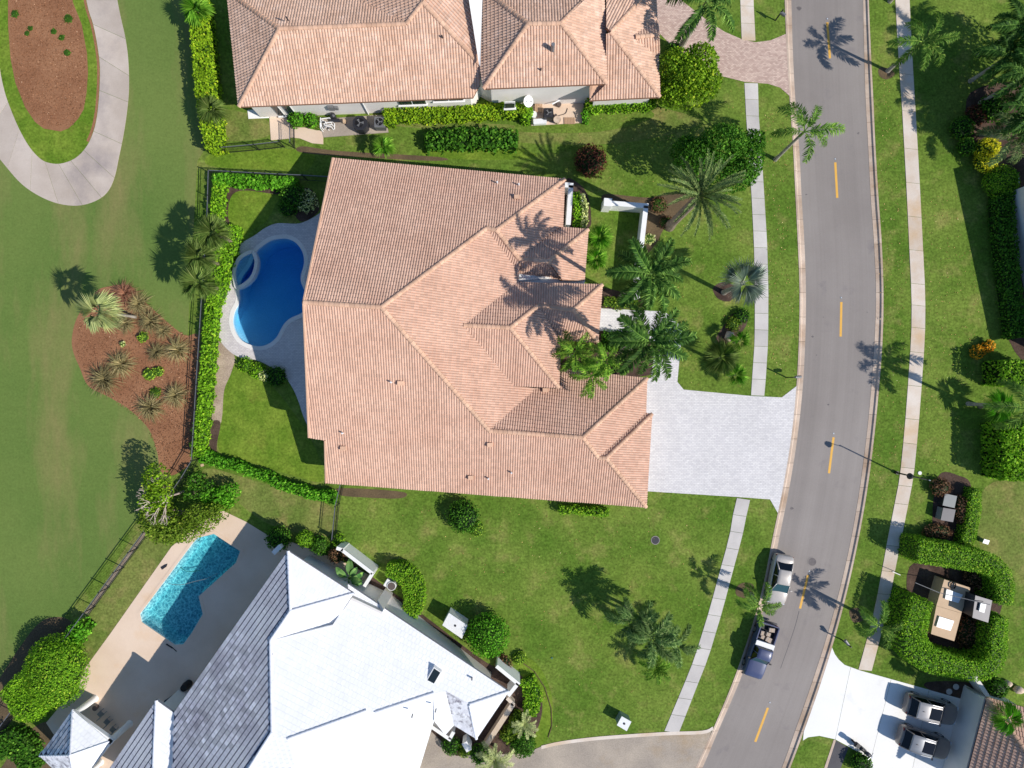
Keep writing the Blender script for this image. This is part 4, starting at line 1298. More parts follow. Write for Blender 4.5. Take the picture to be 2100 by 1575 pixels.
walls(white, [Wr.P(k) for k in ('N', 'w2', 'z2', 'y4', 'y3', 'd3', 'd2', 's3', 'E', 'f', 'e0')], 1.15, 'stucco', 0.15)
walls(white, [Wr.P(k) for k in ('wa', 'wd', 'we', 'wb')], 0.5, 'stucco', 0.15)
zs = zat(889, 1388, W4[:3] if False else (W4[1], W4[0], W4[8]))
sk = MB().prism([W(x, y, zs + 0.15) for x, y in ((890,1368),(905.5,1379),(889,1408),(873,1397))], zs - 0.5, zs + 0.15).build('skylight', MATS['white_paint'], deck_w)
MB().prism([W(x, y, zs + 0.17) for x, y in ((890.5,1371),(903,1379.5),(888,1405),(876,1396.5))], zs + 0.151, zs + 0.17).build('pane', MATS['window_glass'], sk)
for x, y in ((968,1390),(846,1466),(894,1455)):
    roof_vent(deck_w, x, y, zat(x, y, (W4[1], W4[0], W4[8])) + 0.03, 'pipe', 0, 'metal_grey', 0.9)

# ---- garden pavilion, lower left
gz = thing('pavilion', W(170,1500), 'small white pavilion with pyramid tile roof on columns beside the patio', 'pavilion')
Gr = Roof({'g1': (149,1456,2.6), 'g2': (224,1521,2.6), 'g3': (82,1550,2.6), 'g4': (157,1622,2.6), 'ap': (144,1549,4.4)})
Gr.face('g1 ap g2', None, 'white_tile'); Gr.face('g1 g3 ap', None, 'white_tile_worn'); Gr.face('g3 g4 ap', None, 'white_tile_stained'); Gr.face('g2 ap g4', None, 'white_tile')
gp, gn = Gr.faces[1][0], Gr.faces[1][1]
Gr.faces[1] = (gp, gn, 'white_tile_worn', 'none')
dk = make_roof(gz, Gr, MATS['white_paint'], flat_tile(0.36, 0.43, 0.03), 'white_tile', 0.12)
single_tiles(dk, gp, gn, 0.38, 0.46, 0.04, 'white_tile_worn', 300)
for pr in ('ap g1', 'ap g2', 'ap g3', 'ap g4'):
    a, b = pr.split(); ridge_line(dk, Gr.P(a), Gr.P(b), 'cap_white', 0.09, 0.42, 0.02)
corners = [(195,1432),(266,1484),(135,1510),(206,1562)]
for i, (x, y) in enumerate(corners):
    p = W(x, y)
    MB().tube([(p.x, p.y, 0.03), (p.x, p.y, 0.25), (p.x, p.y, 2.3)], [0.34, 0.28, 0.26], 16).build('column', MATS['white_paint'], gz)
c4 = [W(x, y) for x, y in (corners[0], corners[1], corners[3], corners[2])]
for i in range(4):
    a, b = c4[i], c4[(i + 1) % 4]
    m = (a + b) / 2; d = b - a
    MB().box((m.x, m.y, 2.42), (d.length + 0.5, 0.4, 0.3), math.atan2(d.y, d.x)).build('beam', MATS['white_paint'], gz)

# ---- corner of a tiled house, lower right
Cr = Roof({'c1': (2024,1430,3.0), 'c2': (1986,1575,3.0), 'c3': (1970,1640,3.0), 'c4': (2130,1578,5.2), 'c5': (2110,1690,5.4), 'c6': (2140,1462,3.0), 'c7': (2180,1600,5.4)})
Cr.face('c1 c3 c5 c4', 'c1 c3 c4'); Cr.face('c1 c4 c6', 'c1 c4 c6')
rh = thing('tiled_house', W(2060,1540), 'corner of a pink tiled house beside two parked dark cars', 'house')
dk = make_roof(rh, Cr, MATS['clay_deck'], barrel(0.26, 0.40, 0.06, 0.05), 'clay_tile')
ridge_line(dk, Cr.P('c1'), Cr.P('c4'))
MB().tube([Cr.P('c1') + Vector((-.02, 0, -0.08)), Cr.P('c3') + Vector((-.02, 0, -0.08))], 0.07, 6).build('gutter', MATS['iron_grey'], dk)
walls(rh, [Cr.P('c1'), Cr.P('c3'), Cr.P('c5'), Cr.P('c6')], 0.5, 'stucco')

# ---- white flat roofed house, right edge
fh = thing('flat_roofed_house', W(2200,560), 'white flat roofed house at the right edge whose shadow falls on the lawn', 'house')
ce = [W(2117,361,3.5), W(2197,735,3.5)]
far = [ce[1] + Vector((14, 3, 0)), ce[0] + Vector((14, 3, 0))]
MB().prism([ce[0], ce[1], far[0], far[1]], 3.2, 3.5).build('roof', MATS['white_paint'], fh)
walls(fh, [ce[0], ce[1], far[0], far[1]], 0.5, 'stucco', 0.3)
MB().prism([W(2082,432), W(2130,424), W(2150,600), W(2108,600)], 0.0, 1.6).build('terrace_block', MATS['white_paint'], fh)

# ------------------------------------------------------------------ foliage
def leaf_mesh(name, P, N, size, mat, spread=0.6, aspect=0.8, seed=0):
    """one small folded leaf (two triangles) per point, facing roughly along N"""
    r = np.random.default_rng(seed + len(P))
    n = len(P)
    N = N / np.maximum(np.linalg.norm(N, axis=1, keepdims=True), 1e-6)
    N = N + r.normal(0, spread, (n, 3)); N /= np.linalg.norm(N, axis=1, keepdims=True)
    A = np.cross(N, r.normal(0, 1, (n, 3))); A /= np.maximum(np.linalg.norm(A, axis=1, keepdims=True), 1e-6)
    B = np.cross(N, A)
    s = size * r.uniform(0.6, 1.25, (n, 1))
    tip = P + A * s * 0.5 - N * s * 0.12
    root = P - A * s * 0.5 - N * s * 0.12
    l = P + B * s * aspect * 0.5; rr = P - B * s * aspect * 0.5
    V = np.stack([root, l, tip, rr], 1).reshape(-1, 3)
    q = np.arange(n * 4).reshape(n, 4)
    t = np.clip(r.beta(2.0, 2.2, n), 0, 1)
    return mesh_np(name, V, q, mat, t)

def ellipsoid_pts(c, rad, n, r, inner=0.25, flat_bottom=True):
    d = r.normal(0, 1, (n, 3)); d /= np.linalg.norm(d, axis=1, keepdims=True)
    if flat_bottom: d[:, 2] = np.where(d[:, 2] < -0.5, -d[:, 2], d[:, 2])
    k = np.where(r.random(n) < inner, r.uniform(0.45, 0.9, n), r.uniform(0.88, 1.07, n))
    return np.array(c) + d * np.array(rad) * k[:, None], d

def crown_lobes(lobes, dens, seed=0, inner=0.25, lump=0.0):
    """points and normals over a set of ellipsoid lobes (cx,cy,cz,rx,ry,rz)"""
    r = np.random.default_rng(seed + 11)
    PP, NN = [], []
    for (cx, cy, cz, rx, ry, rz) in lobes:
        area = 4 * math.pi * ((rx * ry) ** 1.6 / 3 + (rx * rz) ** 1.6 / 3 + (ry * rz) ** 1.6 / 3) ** (1 / 1.6)
        n = int(area * dens * 1.35)
        P, N = ellipsoid_pts((cx, cy, cz), (rx, ry, rz), n, r, inner)
        if lump:
            w = np.sin(P[:, 0] * 5.1 + cx) * np.sin(P[:, 1] * 4.7 + cy) * np.sin(P[:, 2] * 5.3)
            P += N * (w * lump)[:, None]
        keep = P[:, 2] > 0.03
        PP.append(P[keep]); NN.append(N[keep])
    return np.vstack(PP), np.vstack(NN)

def blob(mb, c, rad, n=10, m=6, jit=0.08, seed=0):
    r = random.Random(seed)
    rows = []
    for i in range(m + 1):
        t = math.pi * i / m
        rows.append([(c[0] + rad[0] * math.sin(t) * math.cos(2 * math.pi * k / n) * r.uniform(1 - jit, 1 + jit), c[1] + rad[1] * math.sin(t) * math.sin(2 * math.pi * k / n) * r.uniform(1 - jit, 1 + jit), max(0.02, c[2] + rad[2] * math.cos(t))) for k in range(n)])
    vs = [v for row in rows for v in row]
    fs = [(i * n + k, (i + 1) * n + k, (i + 1) * n + (k + 1) % n, i * n + (k + 1) % n) for i in range(m) for k in range(n)]
    mb.add(vs, fs)

SEED = [100]
def shrub(name, px, py, r_px, h, mat, label, cat='shrub', group=None, leaf=0.17, dens=42, ell=(1, 1), core='core_shade', lump=0.06, spread=0.75, stretch=0.5):
    """rounded bush; px,py is the middle of its top in the photograph"""
    SEED[0] += 1
    c = W(px, py, h * 0.6); r = r_px / S
    root = thing(name, (c.x, c.y, 0), label, cat, group)
    lobes = [(0, 0, h * stretch, r * ell[0], r * ell[1], h * (1 - stretch))]
    P, N = crown_lobes(lobes, dens, SEED[0], 0.2, lump)
    obj('foliage', leaf_mesh('foliage', P, N, leaf, mat, spread, seed=SEED[0]), root)
    b = MB(); blob(b, (0, 0, h * stretch * 0.92), (r * ell[0] * 0.86, r * ell[1] * 0.86, h * (1 - stretch) * 0.84), seed=SEED[0])
    b.tube([(0, 0, 0), (0, 0, h * 0.5)], [0.06, 0.05], 6)
    b.build('branches', MATS[core], root, world=False)  # stem and solid core, coloured as shade between the leaves
    return root

def hedge(name, line_px, width_px, h, mat, label, leaf=0.17, dens=55, core='core_shade', closed=False, group=None, ragged=0.05, cat='hedge', clip=False, spread=0.7):
    """hedge along a line (pixels at its top); rectangular section with leafy faces"""
    SEED[0] += 1
    r = np.random.default_rng(SEED[0])
    pts = [W(p.x, p.y, h) for p in spline(line_px, 6)]
    if isinstance(width_px, (int, float)): widths = [width_px / S] * len(pts)
    else:
        k = np.linspace(0, 1, len(width_px)); widths = list(np.interp(np.linspace(0, 1, len(pts)), k, [w / S for w in width_px]))
    o = pts[0]
    root = thing(name, (o.x, o.y, 0), label, cat, group)
    PP, NN = [], []
    for i in range(len(pts) - 1):
        a, b = pts[i], pts[i + 1]
        d = (b - a); d.z = 0; L = d.length; d.normalize(); nn = Vector((-d.y, d.x, 0))
        w = 0.5 * (widths[i] + widths[i + 1])
        for (ar, face) in ((L * w, 't'), (L * h, 'l'), (L * h, 'r')):
            k = max(1, int(ar * dens * (1.9 if face == 't' else 0.8)))
            s = r.random(k) * L
            if face == 't':
                q = (r.random(k) - 0.5) * w; z = h + r.normal(0, ragged, k) + (0.0 if clip else 0.09) * np.sin((a.x + s * d.x) * 4.3 + (a.y + s * d.y) * 3.1) * np.sin(s * 2.7 + i); nrm = np.tile((0, 0, 1.0), (k, 1))
                # rounded shoulders
                z -= 0.22 * np.clip(np.abs(q) / (w / 2) - 0.7, 0, 1) / 0.3 * (0.5 if clip else 0.8)
            else:
                sg = 1 if face == 'l' else -1
                q = sg * (w / 2 + r.normal(0, ragged, k) + (0.0 if clip else 0.10) * np.sin((a.x + s * d.x) * 3.9 + sg + (a.y + s * d.y) * 4.7)); z = r.random(k) * h * 0.95; nrm = np.tile((nn.x * sg, nn.y * sg, 0.5), (k, 1))
            PP.append(np.stack([a.x + d.x * s + nn.x * q, a.y + d.y * s + nn.y * q, np.maximum(z, 0.03)], 1)); NN.append(nrm)
    for (a, sg) in ((pts[0], -1), (pts[-1], 1)):
        d = (pts[1] - pts[0]) if sg < 0 else (pts[-1] - pts[-2]); d.z = 0; d.normalize(); nn = Vector((-d.y, d.x, 0))
        w = widths[0] if sg < 0 else widths[-1]
        k = int(w * h * dens * 0.7)
        q = (r.random(k) - 0.5) * w
        PP.append(np.stack([a.x + sg * d.x * r.random(k) * 0.12 + nn.x * q, a.y + sg * d.y * r.random(k) * 0.12 + nn.y * q, r.random(k) * h], 1))
        NN.append(np.tile((d.x * sg, d.y * sg, 0.4), (k, 1)))
    P, N = np.vstack(PP) - np.array((o.x, o.y, 0)), np.vstack(NN)
    obj('foliage', leaf_mesh('foliage', P, N, leaf, mat, spread, seed=SEED[0]), root)
    b = MB()
    prof = []
    for i, p in enumerate(pts):
        d = pts[min(i + 1, len(pts) - 1)] - pts[max(i - 1, 0)]; d.z = 0; d.normalize(); nn = Vector((-d.y, d.x, 0))
        w = widths[i] * 0.5 - 0.07
        prof.append([(p.x + nn.x * q * w - o.x, p.y + nn.y * q * w - o.y, z) for q, z in ((0.95, 0.02), (0.9, h * 0.7), (0.6, h - 0.16), (-0.6, h - 0.16), (-0.9, h * 0.7), (-0.95, 0.02))])
    m = 6
    fs = [(i * m + k, i * m + k + 1, (i + 1) * m + k + 1, (i + 1) * m + k) for i in range(len(prof) - 1) for k in range(m - 1)] + [tuple(range(m)), tuple((len(prof) - 1) * m + k for k in range(m - 1, -1, -1))]
    b.add([v for ring in prof for v in ring], fs)
    b.build('branches', MATS[core], root, world=False)  # filled core whose dark green stands for shaded inner foliage
    return root

def tree(name, px, py, h, lobes_px, mat, label, cat='tree', leaf=0.2, dens=34, trunk='bark', core=True, lump=0.12, base=None, inner=0.3):
    """lobes_px: (dx,dy,cz,rx,ry,rz) in pixels (x,y radii) and metres (z)"""
    SEED[0] += 1
    c = W(px, py, h * 0.6) if base is None else W(*base)
    root = thing(name, (c.x, c.y, 0), label, cat)
    lobes = []
    for (x, y, cz, rx, ry, rz) in lobes_px:
        q = W(x, y, cz)
        lobes.append((q.x - c.x, q.y - c.y, cz, rx / S, ry / S, rz))
    P, N = crown_lobes(lobes, dens, SEED[0], inner, lump)
    obj('crown', leaf_mesh('crown', P, N, leaf, mat, 0.85, seed=SEED[0]), root)
    b = MB()
    b.tube([(0, 0, 0), (0.05, 0, h * 0.25), (0, 0.05, h * 0.5)], [0.17, 0.13, 0.1], 8)
    for k, (x, y, z, rx, ry, rz) in enumerate(lobes):
        b.tube([(0, 0, h * 0.25), (x * 0.5, y * 0.5, z * 0.75), (x, y, z)], [0.09, 0.06, 0.03], 6)
        r = random.Random(k)
        for _ in range(5):
            a = r.uniform(0, 6.28); e = r.uniform(0.2, 1.2)
            b.tube([(x * 0.7, y * 0.7, z * 0.85), (x + rx * 0.75 * math.cos(a) * math.cos(e), y + ry * 0.75 * math.sin(a) * math.cos(e), z + rz * 0.75 * math.sin(e))], [0.035, 0.012], 4)
    b.build('trunk', MATS[trunk], root, world=False)
    return root

# ---- palms: every frond is a piece of its own
def arc(L, a0, droop, n, power=1.4):
    pts = [Vector((0, 0, 0))]; p = Vector((0, 0, 0))
    for i in range(n):
        t = (i + 0.5) / n; a = a0 - droop * t ** power
        p = p + Vector((math.cos(a), 0, math.sin(a))) * (L / n); pts.append(p.copy())
    return pts

def feather(L, a0, droop, leaflet, nl, width, mat, plume=False, seed=0, bare=0.16, vee=0.35, hang=0.35, sweep=0.75, curve=0.0):
    r = random.Random(seed)
    rach = arc(L, a0, droop, 10)
    if curve:
        for i, p in enumerate(rach): p.y += curve * (i / 10) ** 2 * L
    vs, fs, tt = [], [], []
    # rachis: three-sided tapering stem
    for i, p in enumerate(rach):
        w = 0.035 * (1 - 0.85 * i / 10) * (L / 3 + 0.4)
        vs += [p + Vector((0, w, 0)), p + Vector((0, -w, 0)), p + Vector((0, 0, w * 0.9))]
    for i in range(10):
        a, b = i * 3, (i + 1) * 3
        fs += [(a, b, b + 2, a + 2), (a + 2, b + 2, b + 1, a + 1), (a + 1, b + 1, b, a)]; tt += [0.85] * 3
    for k in range(nl):
        f = bare + (1 - bare) * (k + r.random() * 0.6) / nl
        x = f * 10; i = min(9, int(x)); p = rach[i].lerp(rach[i + 1], x - i)
        d = (rach[i + 1] - rach[i]).normalized()
        ll = leaflet * (0.45 + 0.55 * math.sin(math.pi * min(1, (f - bare) / (1 - bare) * 0.9 + 0.12)))  * r.uniform(0.85, 1.1)
        for sg in (1, -1):
            side = Vector((0, sg, 0)); upv = side.cross(d) * sg
            if upv.z < 0: upv = -upv
            if plume:
                an = r.uniform(-0.9, 1.1)
                side = (Vector((0, sg, 0)) * math.cos(an) + upv * math.sin(an))
                dirv = (side + d * r.uniform(0.6, 1.0)).normalized()
            else:
                ve = vee + r.gauss(0, 0.28); dirv = (side * math.cos(ve) + upv * math.sin(ve) + d * sweep * r.uniform(0.6, 1.4)).normalized()
            mid = p + dirv * ll * 0.55
            tip = p + dirv * ll + Vector((0, 0, -hang * ll * r.uniform(0.6, 1.3)))
            wv = d.cross(dirv).cross(dirv).normalized() * (width * 0.5)
            b = len(vs)
            vs += [p - wv * 0.5, p + wv * 0.5, mid + wv, mid - wv, tip]
            fs += [(b, b + 1, b + 2, b + 3), (b + 3, b + 2, b + 4)]
            t = r.betavariate(2, 2); tt += [t, min(1, t + 0.1)]
    return mesh_of('frond', vs, fs, MATS[mat], tint=tt)

def fan(Lp, Rb, a0, droop, nseg, mat, seed=0, fold=0.18, spread=5.2, tipdroop=0.35):
    """costapalmate leaf: petiole then a fan of pleated, drooping segments"""
    r = random.Random(seed)
    pet = arc(Lp, a0, droop * 0.4, 4)
    vs, fs, tt = [], [], []
    for i, p in enumerate(pet):
        w = 0.03 * (1 - 0.4 * i / 4)
        vs += [p + Vector((0, w, 0)), p + Vector((0, -w, 0)), p + Vector((0, 0, w))]
    for i in range(4):
        a, b = i * 3, (i + 1) * 3
        fs += [(a, b, b + 2, a + 2), (a + 2, b + 2, b + 1, a + 1), (a + 1, b + 1, b, a)]; tt += [0.8] * 3
    hub = pet[-1]
    d0 = (pet[-1] - pet[-2]).normalized()
    a1 = math.asin(max(-1, min(1, d0.z))) - droop * 0.5
    fx = Vector((math.cos(a1), 0, math.sin(a1))); fy = Vector((0, 1, 0)); fz = fx.cross(fy) * -1
    fz = Vector((-math.sin(a1), 0, math.cos(a1)))
    for k in range(nseg):
        t = (k + 0.5) / nseg - 0.5
        a = t * spread
        R_ = Rb * (0.72 + 0.28 * math.cos(a * 0.6)) * r.uniform(0.9, 1.08)
        dv = fx * math.cos(a) + fy * math.sin(a)
        dl = fx * math.cos(a - spread / nseg * 0.40) + fy * math.sin(a - spread / nseg * 0.40)
        dr = fx * math.cos(a + spread / nseg * 0.40) + fy * math.sin(a + spread / nseg * 0.40)
        m = 0.55
        base_i = len(vs)
        z1 = fz * (0.06 * R_)
        vs += [hub, hub + dl * R_ * m - z1, hub + dv * R_ * m + z1, hub + dr * R_ * m - z1, hub + dv * R_ + Vector((0, 0, -tipdroop * R_ * r.uniform(0.5, 1.3)))]
        fs += [(base_i, base_i + 1, base_i + 2), (base_i, base_i + 2, base_i + 3), (base_i + 1, base_i + 4, base_i + 2), (base_i + 2, base_i + 4, base_i + 3)]
        c = r.betavariate(2, 2); tt += [c, max(0, c - 0.15), c, max(0, c - 0.15)]
    return mesh_of('leaf', vs, fs, MATS[mat], tint=tt)

def palm(name, crown, h, meshes, nfr, label, cat='palm tree', piece='frond', trunk=(0.16, 0.11), trunk_mat='trunk_grey', shaft=0.0, base=None, tilt=(-0.2, 0.9), scale=(0.85, 1.1), group=None, seed=0, az0=None, dead=0):
    """crown: pixel of the crown's middle in the photograph; tilt: pitch range applied to fronds from young to old"""
    r = random.Random(seed * 31 + 5)
    top = W(crown[0], crown[1], h)
    g = Vector((top.x, top.y, 0)) if base is None else W(base[0], base[1])
    root = thing(name, (g.x, g.y, 0), label, cat, group)
    t = top - g
    b = MB()
    n = 7
    path, rad = [], []
    for i in range(n):
        f = i / (n - 1)
        path.append((t.x * f ** 1.15, t.y * f ** 1.15, h * f * (1 - (shaft / h if h else 0))))
        rad.append((trunk[0] * (1.35 if i == 0 else 1.0)) + (trunk[1] - trunk[0]) * f)
    b.tube(path, rad, 10).build('trunk', MATS[trunk_mat], root, world=False)
    if shaft:
        MB().tube([path[-1], (t.x, t.y, h - shaft * 0.4), (t.x, t.y, h + 0.1)], [trunk[1] * 1.15, trunk[1] * 1.0, trunk[1] * 0.5], 10).build('crownshaft', MATS['crownshaft'], root, world=False)
    for k in range(nfr):
        f = (k + 0.5) / nfr
        me = meshes[k % len(meshes)]
        o = bpy.data.objects.new(piece, me)
        o.parent = root
        az = (az0[k % len(az0)] if az0 else k * 2.39996 + r.uniform(-0.25, 0.25))
        pitch = tilt[0] + (tilt[1] - tilt[0]) * f + r.uniform(-0.1, 0.1)
        s = r.uniform(*scale)
        M_ = Matrix.Translation((t.x, t.y, h - 0.05)) @ Matrix.Rotation(az, 4, 'Z') @ Matrix.Rotation(pitch, 4, 'Y') @ Matrix.Rotation(r.uniform(-0.35, 0.35), 4, 'X') @ Matrix.Scale(s, 4)
        o.matrix_basis = M_
        col.objects.link(o)
    return root

fox = [feather(2.75, 0.75, 1.75, 0.60, 74, 0.06, 'frond_fox', True, s, 0.14, hang=0.25, curve=c) for s, c in ((1, 0.18), (2, -0.15), (3, 0.05))]
foxg = [feather(2.5, 0.8, 1.7, 0.58, 70, 0.06, 'frond_greygreen', True, s, 0.14, hang=0.25, curve=c) for s, c in ((4, 0.15), (5, -0.15), (6, 0.0))]
palefox = [feather(2.9, 0.8, 1.6, 0.65, 70, 0.06, 'frond_phoenix', True, s, 0.14, hang=0.4, curve=c) for s, c in ((34, 0.15), (35, -0.15), (36, 0.0))]
royal = [feather(3.4, 0.6, 1.15, 0.75, 66, 0.085, 'frond_royal', False, s, 0.12, 0.25, 0.5, 0.7, c) for s, c in ((7, 0.10), (8, -0.12), (9, 0.03))]
lime = [feather(2.1, 0.85, 1.5, 0.52, 40, 0.06, 'frond_lime', False, s, 0.14, 0.35, 0.4, 0.7, c) for s, c in ((10, 0.15), (11, -0.15), (12, 0.0))]
phoe = [feather(4.1, 0.5, 0.85, 0.40, 72, 0.055, 'frond_phoenix', False, s, 0.12, 0.7, 0.0, 1.1, c) for s, c in ((13, 0.05), (14, -0.06), (15, 0.0))]
sabal = [fan(0.5, 1.45, 0.5, 0.6, 15, 'frond_sabal', s, spread=1.75, tipdroop=0.3) for s in (16, 17, 18)]
fang = [fan(0.4, 1.25, 0.6, 0.6, 12, 'frond_fan_green', s, spread=1.5, tipdroop=0.3) for s in (19, 20, 21)]
silv = [fan(0.6, 1.65, 0.5, 0.5, 15, 'frond_silver', s, spread=1.6, tipdroop=0.15) for s in (22, 23, 24)]
pale = [fan(0.6, 1.3, 0.4, 0.8, 15, 'frond_pale', s, spread=1.8, tipdroop=0.5) for s in (25, 26, 27)]
cyc = [feather(1.5, 0.8, 1.3, 0.32, 34, 0.04, 'frond_lime', False, s, 0.12, 0.3, 0.2, 0.6) for s in (28, 29)]
palecyc = [feather(2.0, 0.85, 1.25, 0.40, 40, 0.045, 'frond_pale', False, s, 0.1, 0.3, 0.2, 0.7) for s in (30, 31)]

palm('foxtail_palm', (1893,85), 4.5, fox, 8, 'foxtail palm leaning over the right pavement near the top, shadow crossing the road', shaft=0.8, base=(1820,146), seed=1, tilt=(-0.25, 0.55))
palm('foxtail_palm', (1650,270), 5.2, fox, 7, 'foxtail palm whose fronds hang over the left kerb of the road', shaft=0.8, base=(1590,327), seed=2, tilt=(-0.25, 0.6), scale=(1.0, 1.25))
palm('foxtail_palm', (1556,1243), 2.9, fox, 8, 'short foxtail palm between the silver car and the pickup', shaft=0.5, base=(1541,1218), seed=3, tilt=(-0.2, 0.6), scale=(0.72, 0.9))
palm('foxtail_palm', (1802,1284), 3.3, fox, 8, 'short foxtail palm on the right pavement beside the hedged utility yard', shaft=0.5, base=(1770,1262), seed=4, tilt=(-0.2, 0.6), scale=(0.72, 0.9))
palm('foxtail_palm', (2108,836), 6.3, fox, 9, 'tall palm at the right edge with a long bare trunk and shadow reaching the road', shaft=0.8, base=(1985,828), seed=5, tilt=(-0.25, 0.7), scale=(1.0, 1.2))
palm('royal_palm', (1450,4), 6.8, royal, 9, 'tall palm with a pale leaning trunk over the pink paver drive', trunk=(0.30, 0.2), shaft=1.0, base=(1392,104), seed=6, tilt=(0.0, 0.7), scale=(0.8, 1.0))
palm('royal_palm', (1335,562), 11.0, royal, 16, 'tall royal palm above the white garden wall, upper of the two by the front door', trunk=(0.24, 0.16), shaft=1.1, seed=7, tilt=(-0.3, 0.6), scale=(0.82, 1.0))
palm('royal_palm', (1333,700), 11.0, royal, 16, 'tall royal palm over the white front path, lower of the two by the front door', trunk=(0.24, 0.16), shaft=1.1, seed=8, tilt=(-0.3, 0.6), scale=(0.82, 1.0))
palm('christmas_palm', (1178,722), 4.6, lime, 10, 'lime green palm against the front eave, leftmost of three over the garage roof', shaft=0.5, seed=9, tilt=(-0.2, 0.6))
palm('christmas_palm', (1242,742), 5.2, lime, 10, 'lime green palm beside the tall royal palm, right one of three over the garage roof', shaft=0.5, seed=10, tilt=(-0.2, 0.6))
palm('christmas_palm', (1212,772), 4.4, lime, 9, 'lime green palm hanging lowest of three over the garage roof', shaft=0.5, seed=11, tilt=(-0.2, 0.6), scale=(0.8, 1.0))
palm('date_palm', (1435,402), 8.4, phoe, 46, 'wide date palm with many stiff grey green fronds in the front garden', trunk=(0.38, 0.34), trunk_mat='bark', seed=12, tilt=(-0.75, 0.35), scale=(0.68, 0.9))
palm('bismarck_palm', (1524,580), 4.4, silv, 12, 'silver blue fan palm with a mulch ring beside the left pavement', piece='leaf', trunk=(0.2, 0.18), base=(1484,600), seed=13, tilt=(-0.9, 0.4))
for i, (x, y, hh, sc, lb) in enumerate([(440,478,3.8,0.95,'fan palm in the hedge by the pool, topmost of three'), (412,527,3.8,0.95,'fan palm in the hedge by the pool, middle of three'), (411,580,3.8,1.05,'fan palm in the hedge by the pool, lowest of three')]):
    palm('fan_palm', (x, y), hh, sabal, 15, lb, piece='leaf', trunk=(0.14, 0.13), trunk_mat='bark', seed=14 + i, tilt=(-1.0, 0.4), scale=(0.85 * sc, 1.0 * sc))
palm('fan_palm', (436,226), 1.9, sabal, 14, 'low fan palm at the lower part of the tall hedge beside the fairway', piece='leaf', trunk_mat='bark', seed=17, tilt=(-1.0, 0.4), scale=(0.68, 0.8))
palm('fan_palm', (406,22), 2.2, fang, 18, 'green fan palm at the top end of the tall hedge beside the fairway', piece='leaf', trunk_mat='bark', seed=18, tilt=(-1.0, 0.4), scale=(0.85, 1.0))
palm('fan_palm', (1477,733), 2.6, sabal, 17, 'fan palm beside the rock bed in the front lawn, largest of its clump', piece='leaf', trunk_mat='bark', seed=19, tilt=(-1.0, 0.4), scale=(0.85, 1.05))
palm('fan_palm', (1518,698), 1.3, fang, 10, 'small light green fan palm next to the pale rock', piece='leaf', trunk_mat='bark', seed=20, tilt=(-1.0, 0.4), scale=(0.6, 0.75))
palm('fan_palm', (1508,768), 1.3, fang, 12, 'small light green fan palm nearest the driveway lawn corner', piece='leaf', trunk_mat='bark', seed=21, tilt=(-1.0, 0.4), scale=(0.65, 0.85))
palm('fan_palm', (787,302), 1.4, fang, 14, 'small fan palm between the two tiled houses', piece='leaf', trunk_mat='bark', seed=22, tilt=(-1.0, 0.4), scale=(0.65, 0.8))
palm('fan_palm', (205,640), 5.4, pale, 16, 'pale bent fan palm leaning over the red mulch bed', piece='leaf', trunk=(0.12, 0.1), base=(278,650), seed=23, tilt=(-1.0, 0.6), scale=(0.9, 1.05))
palm('yucca_palm', (1229,488), 1.7, fang, 22, 'bright green spiky palm at the front eave, upper of the pair', piece='leaf', trunk_mat='bark', seed=24, tilt=(-1.0, 0.3), scale=(0.75, 0.95))
palm('yucca_palm', (1222,532), 1.7, fang, 18, 'bright green spiky palm at the front eave, lower of the pair', piece='leaf', trunk_mat='bark', seed=25, tilt=(-1.0, 0.3), scale=(0.65, 0.85))
palm('queen_palm', (1336,1306), 3.7, foxg, 12, 'grey green plumed palm in the middle of the clump on the side lawn', shaft=0.5, seed=26, tilt=(-0.4, 0.6), scale=(0.95, 1.2))
palm('queen_palm', (1300,1272), 3.2, foxg, 10, 'grey green plumed palm at the upper left of the clump on the side lawn', shaft=0.4, seed=27, tilt=(-0.3, 0.6), scale=(0.85, 1.1))
palm('queen_palm', (1388,1318), 2.2, foxg, 8, 'small plumed palm of the side lawn clump reaching the pavement', shaft=0.3, seed=28, tilt=(-0.2, 0.6), scale=(0.8, 1.0))
palm('areca_palm', (1345,1368), 1.5, lime, 16, 'bushy bright green palm at the lower edge of the side lawn clump', seed=29, tilt=(-0.5, 0.5), scale=(0.6, 0.85))
palm('cycad', (1076,1484), 1.3, palecyc, 14, 'pale yellow green cycad beside the white house planter', seed=30, tilt=(-0.4, 0.4), scale=(0.6, 0.75), trunk_mat='bark')
palm('cycad', (1015,1556), 1.8, palecyc, 18, 'large pale cycad at the bottom edge beside the aggregate drive', seed=31, tilt=(-0.4, 0.4), scale=(0.85, 1.05), trunk_mat='bark')
palm('fan_palm', (2066,1474), 4.6, fang, 16, 'bright green palm leaning over the roof corner by the parked dark cars', piece='leaf', trunk=(0.14, 0.1), base=(2090,1515), seed=32, tilt=(-0.4, 0.6), scale=(0.8, 1.0))
for i, (x, y, hh, sc, nn, lb) in enumerate([(2072,112,4.2,1.25,18,'dark plumed palm at the top right, lit fronds over the lawn'), (2098,50,4.6,1.3,18,'dark plumed palm in the top right corner'), (2112,150,5.0,1.4,20,'dark plumed palm on the right edge below the corner palm'), (2125,230,4.6,1.4,18,'dark plumed palm on the right edge above the golden shrubs'), (2076,282,3.4,1.25,11,'grey green drooping palm with a pale trunk above the golden shrubs')]):
    palm('plumed_palm', (x, y), hh, royal if i != 4 else palefox, nn, lb, shaft=0.4, seed=40 + i, tilt=(-0.2, 0.7), scale=(sc * 0.5, sc * 0.68) if i != 4 else (0.8, 1.0), base=(2012,278) if i == 4 else None)
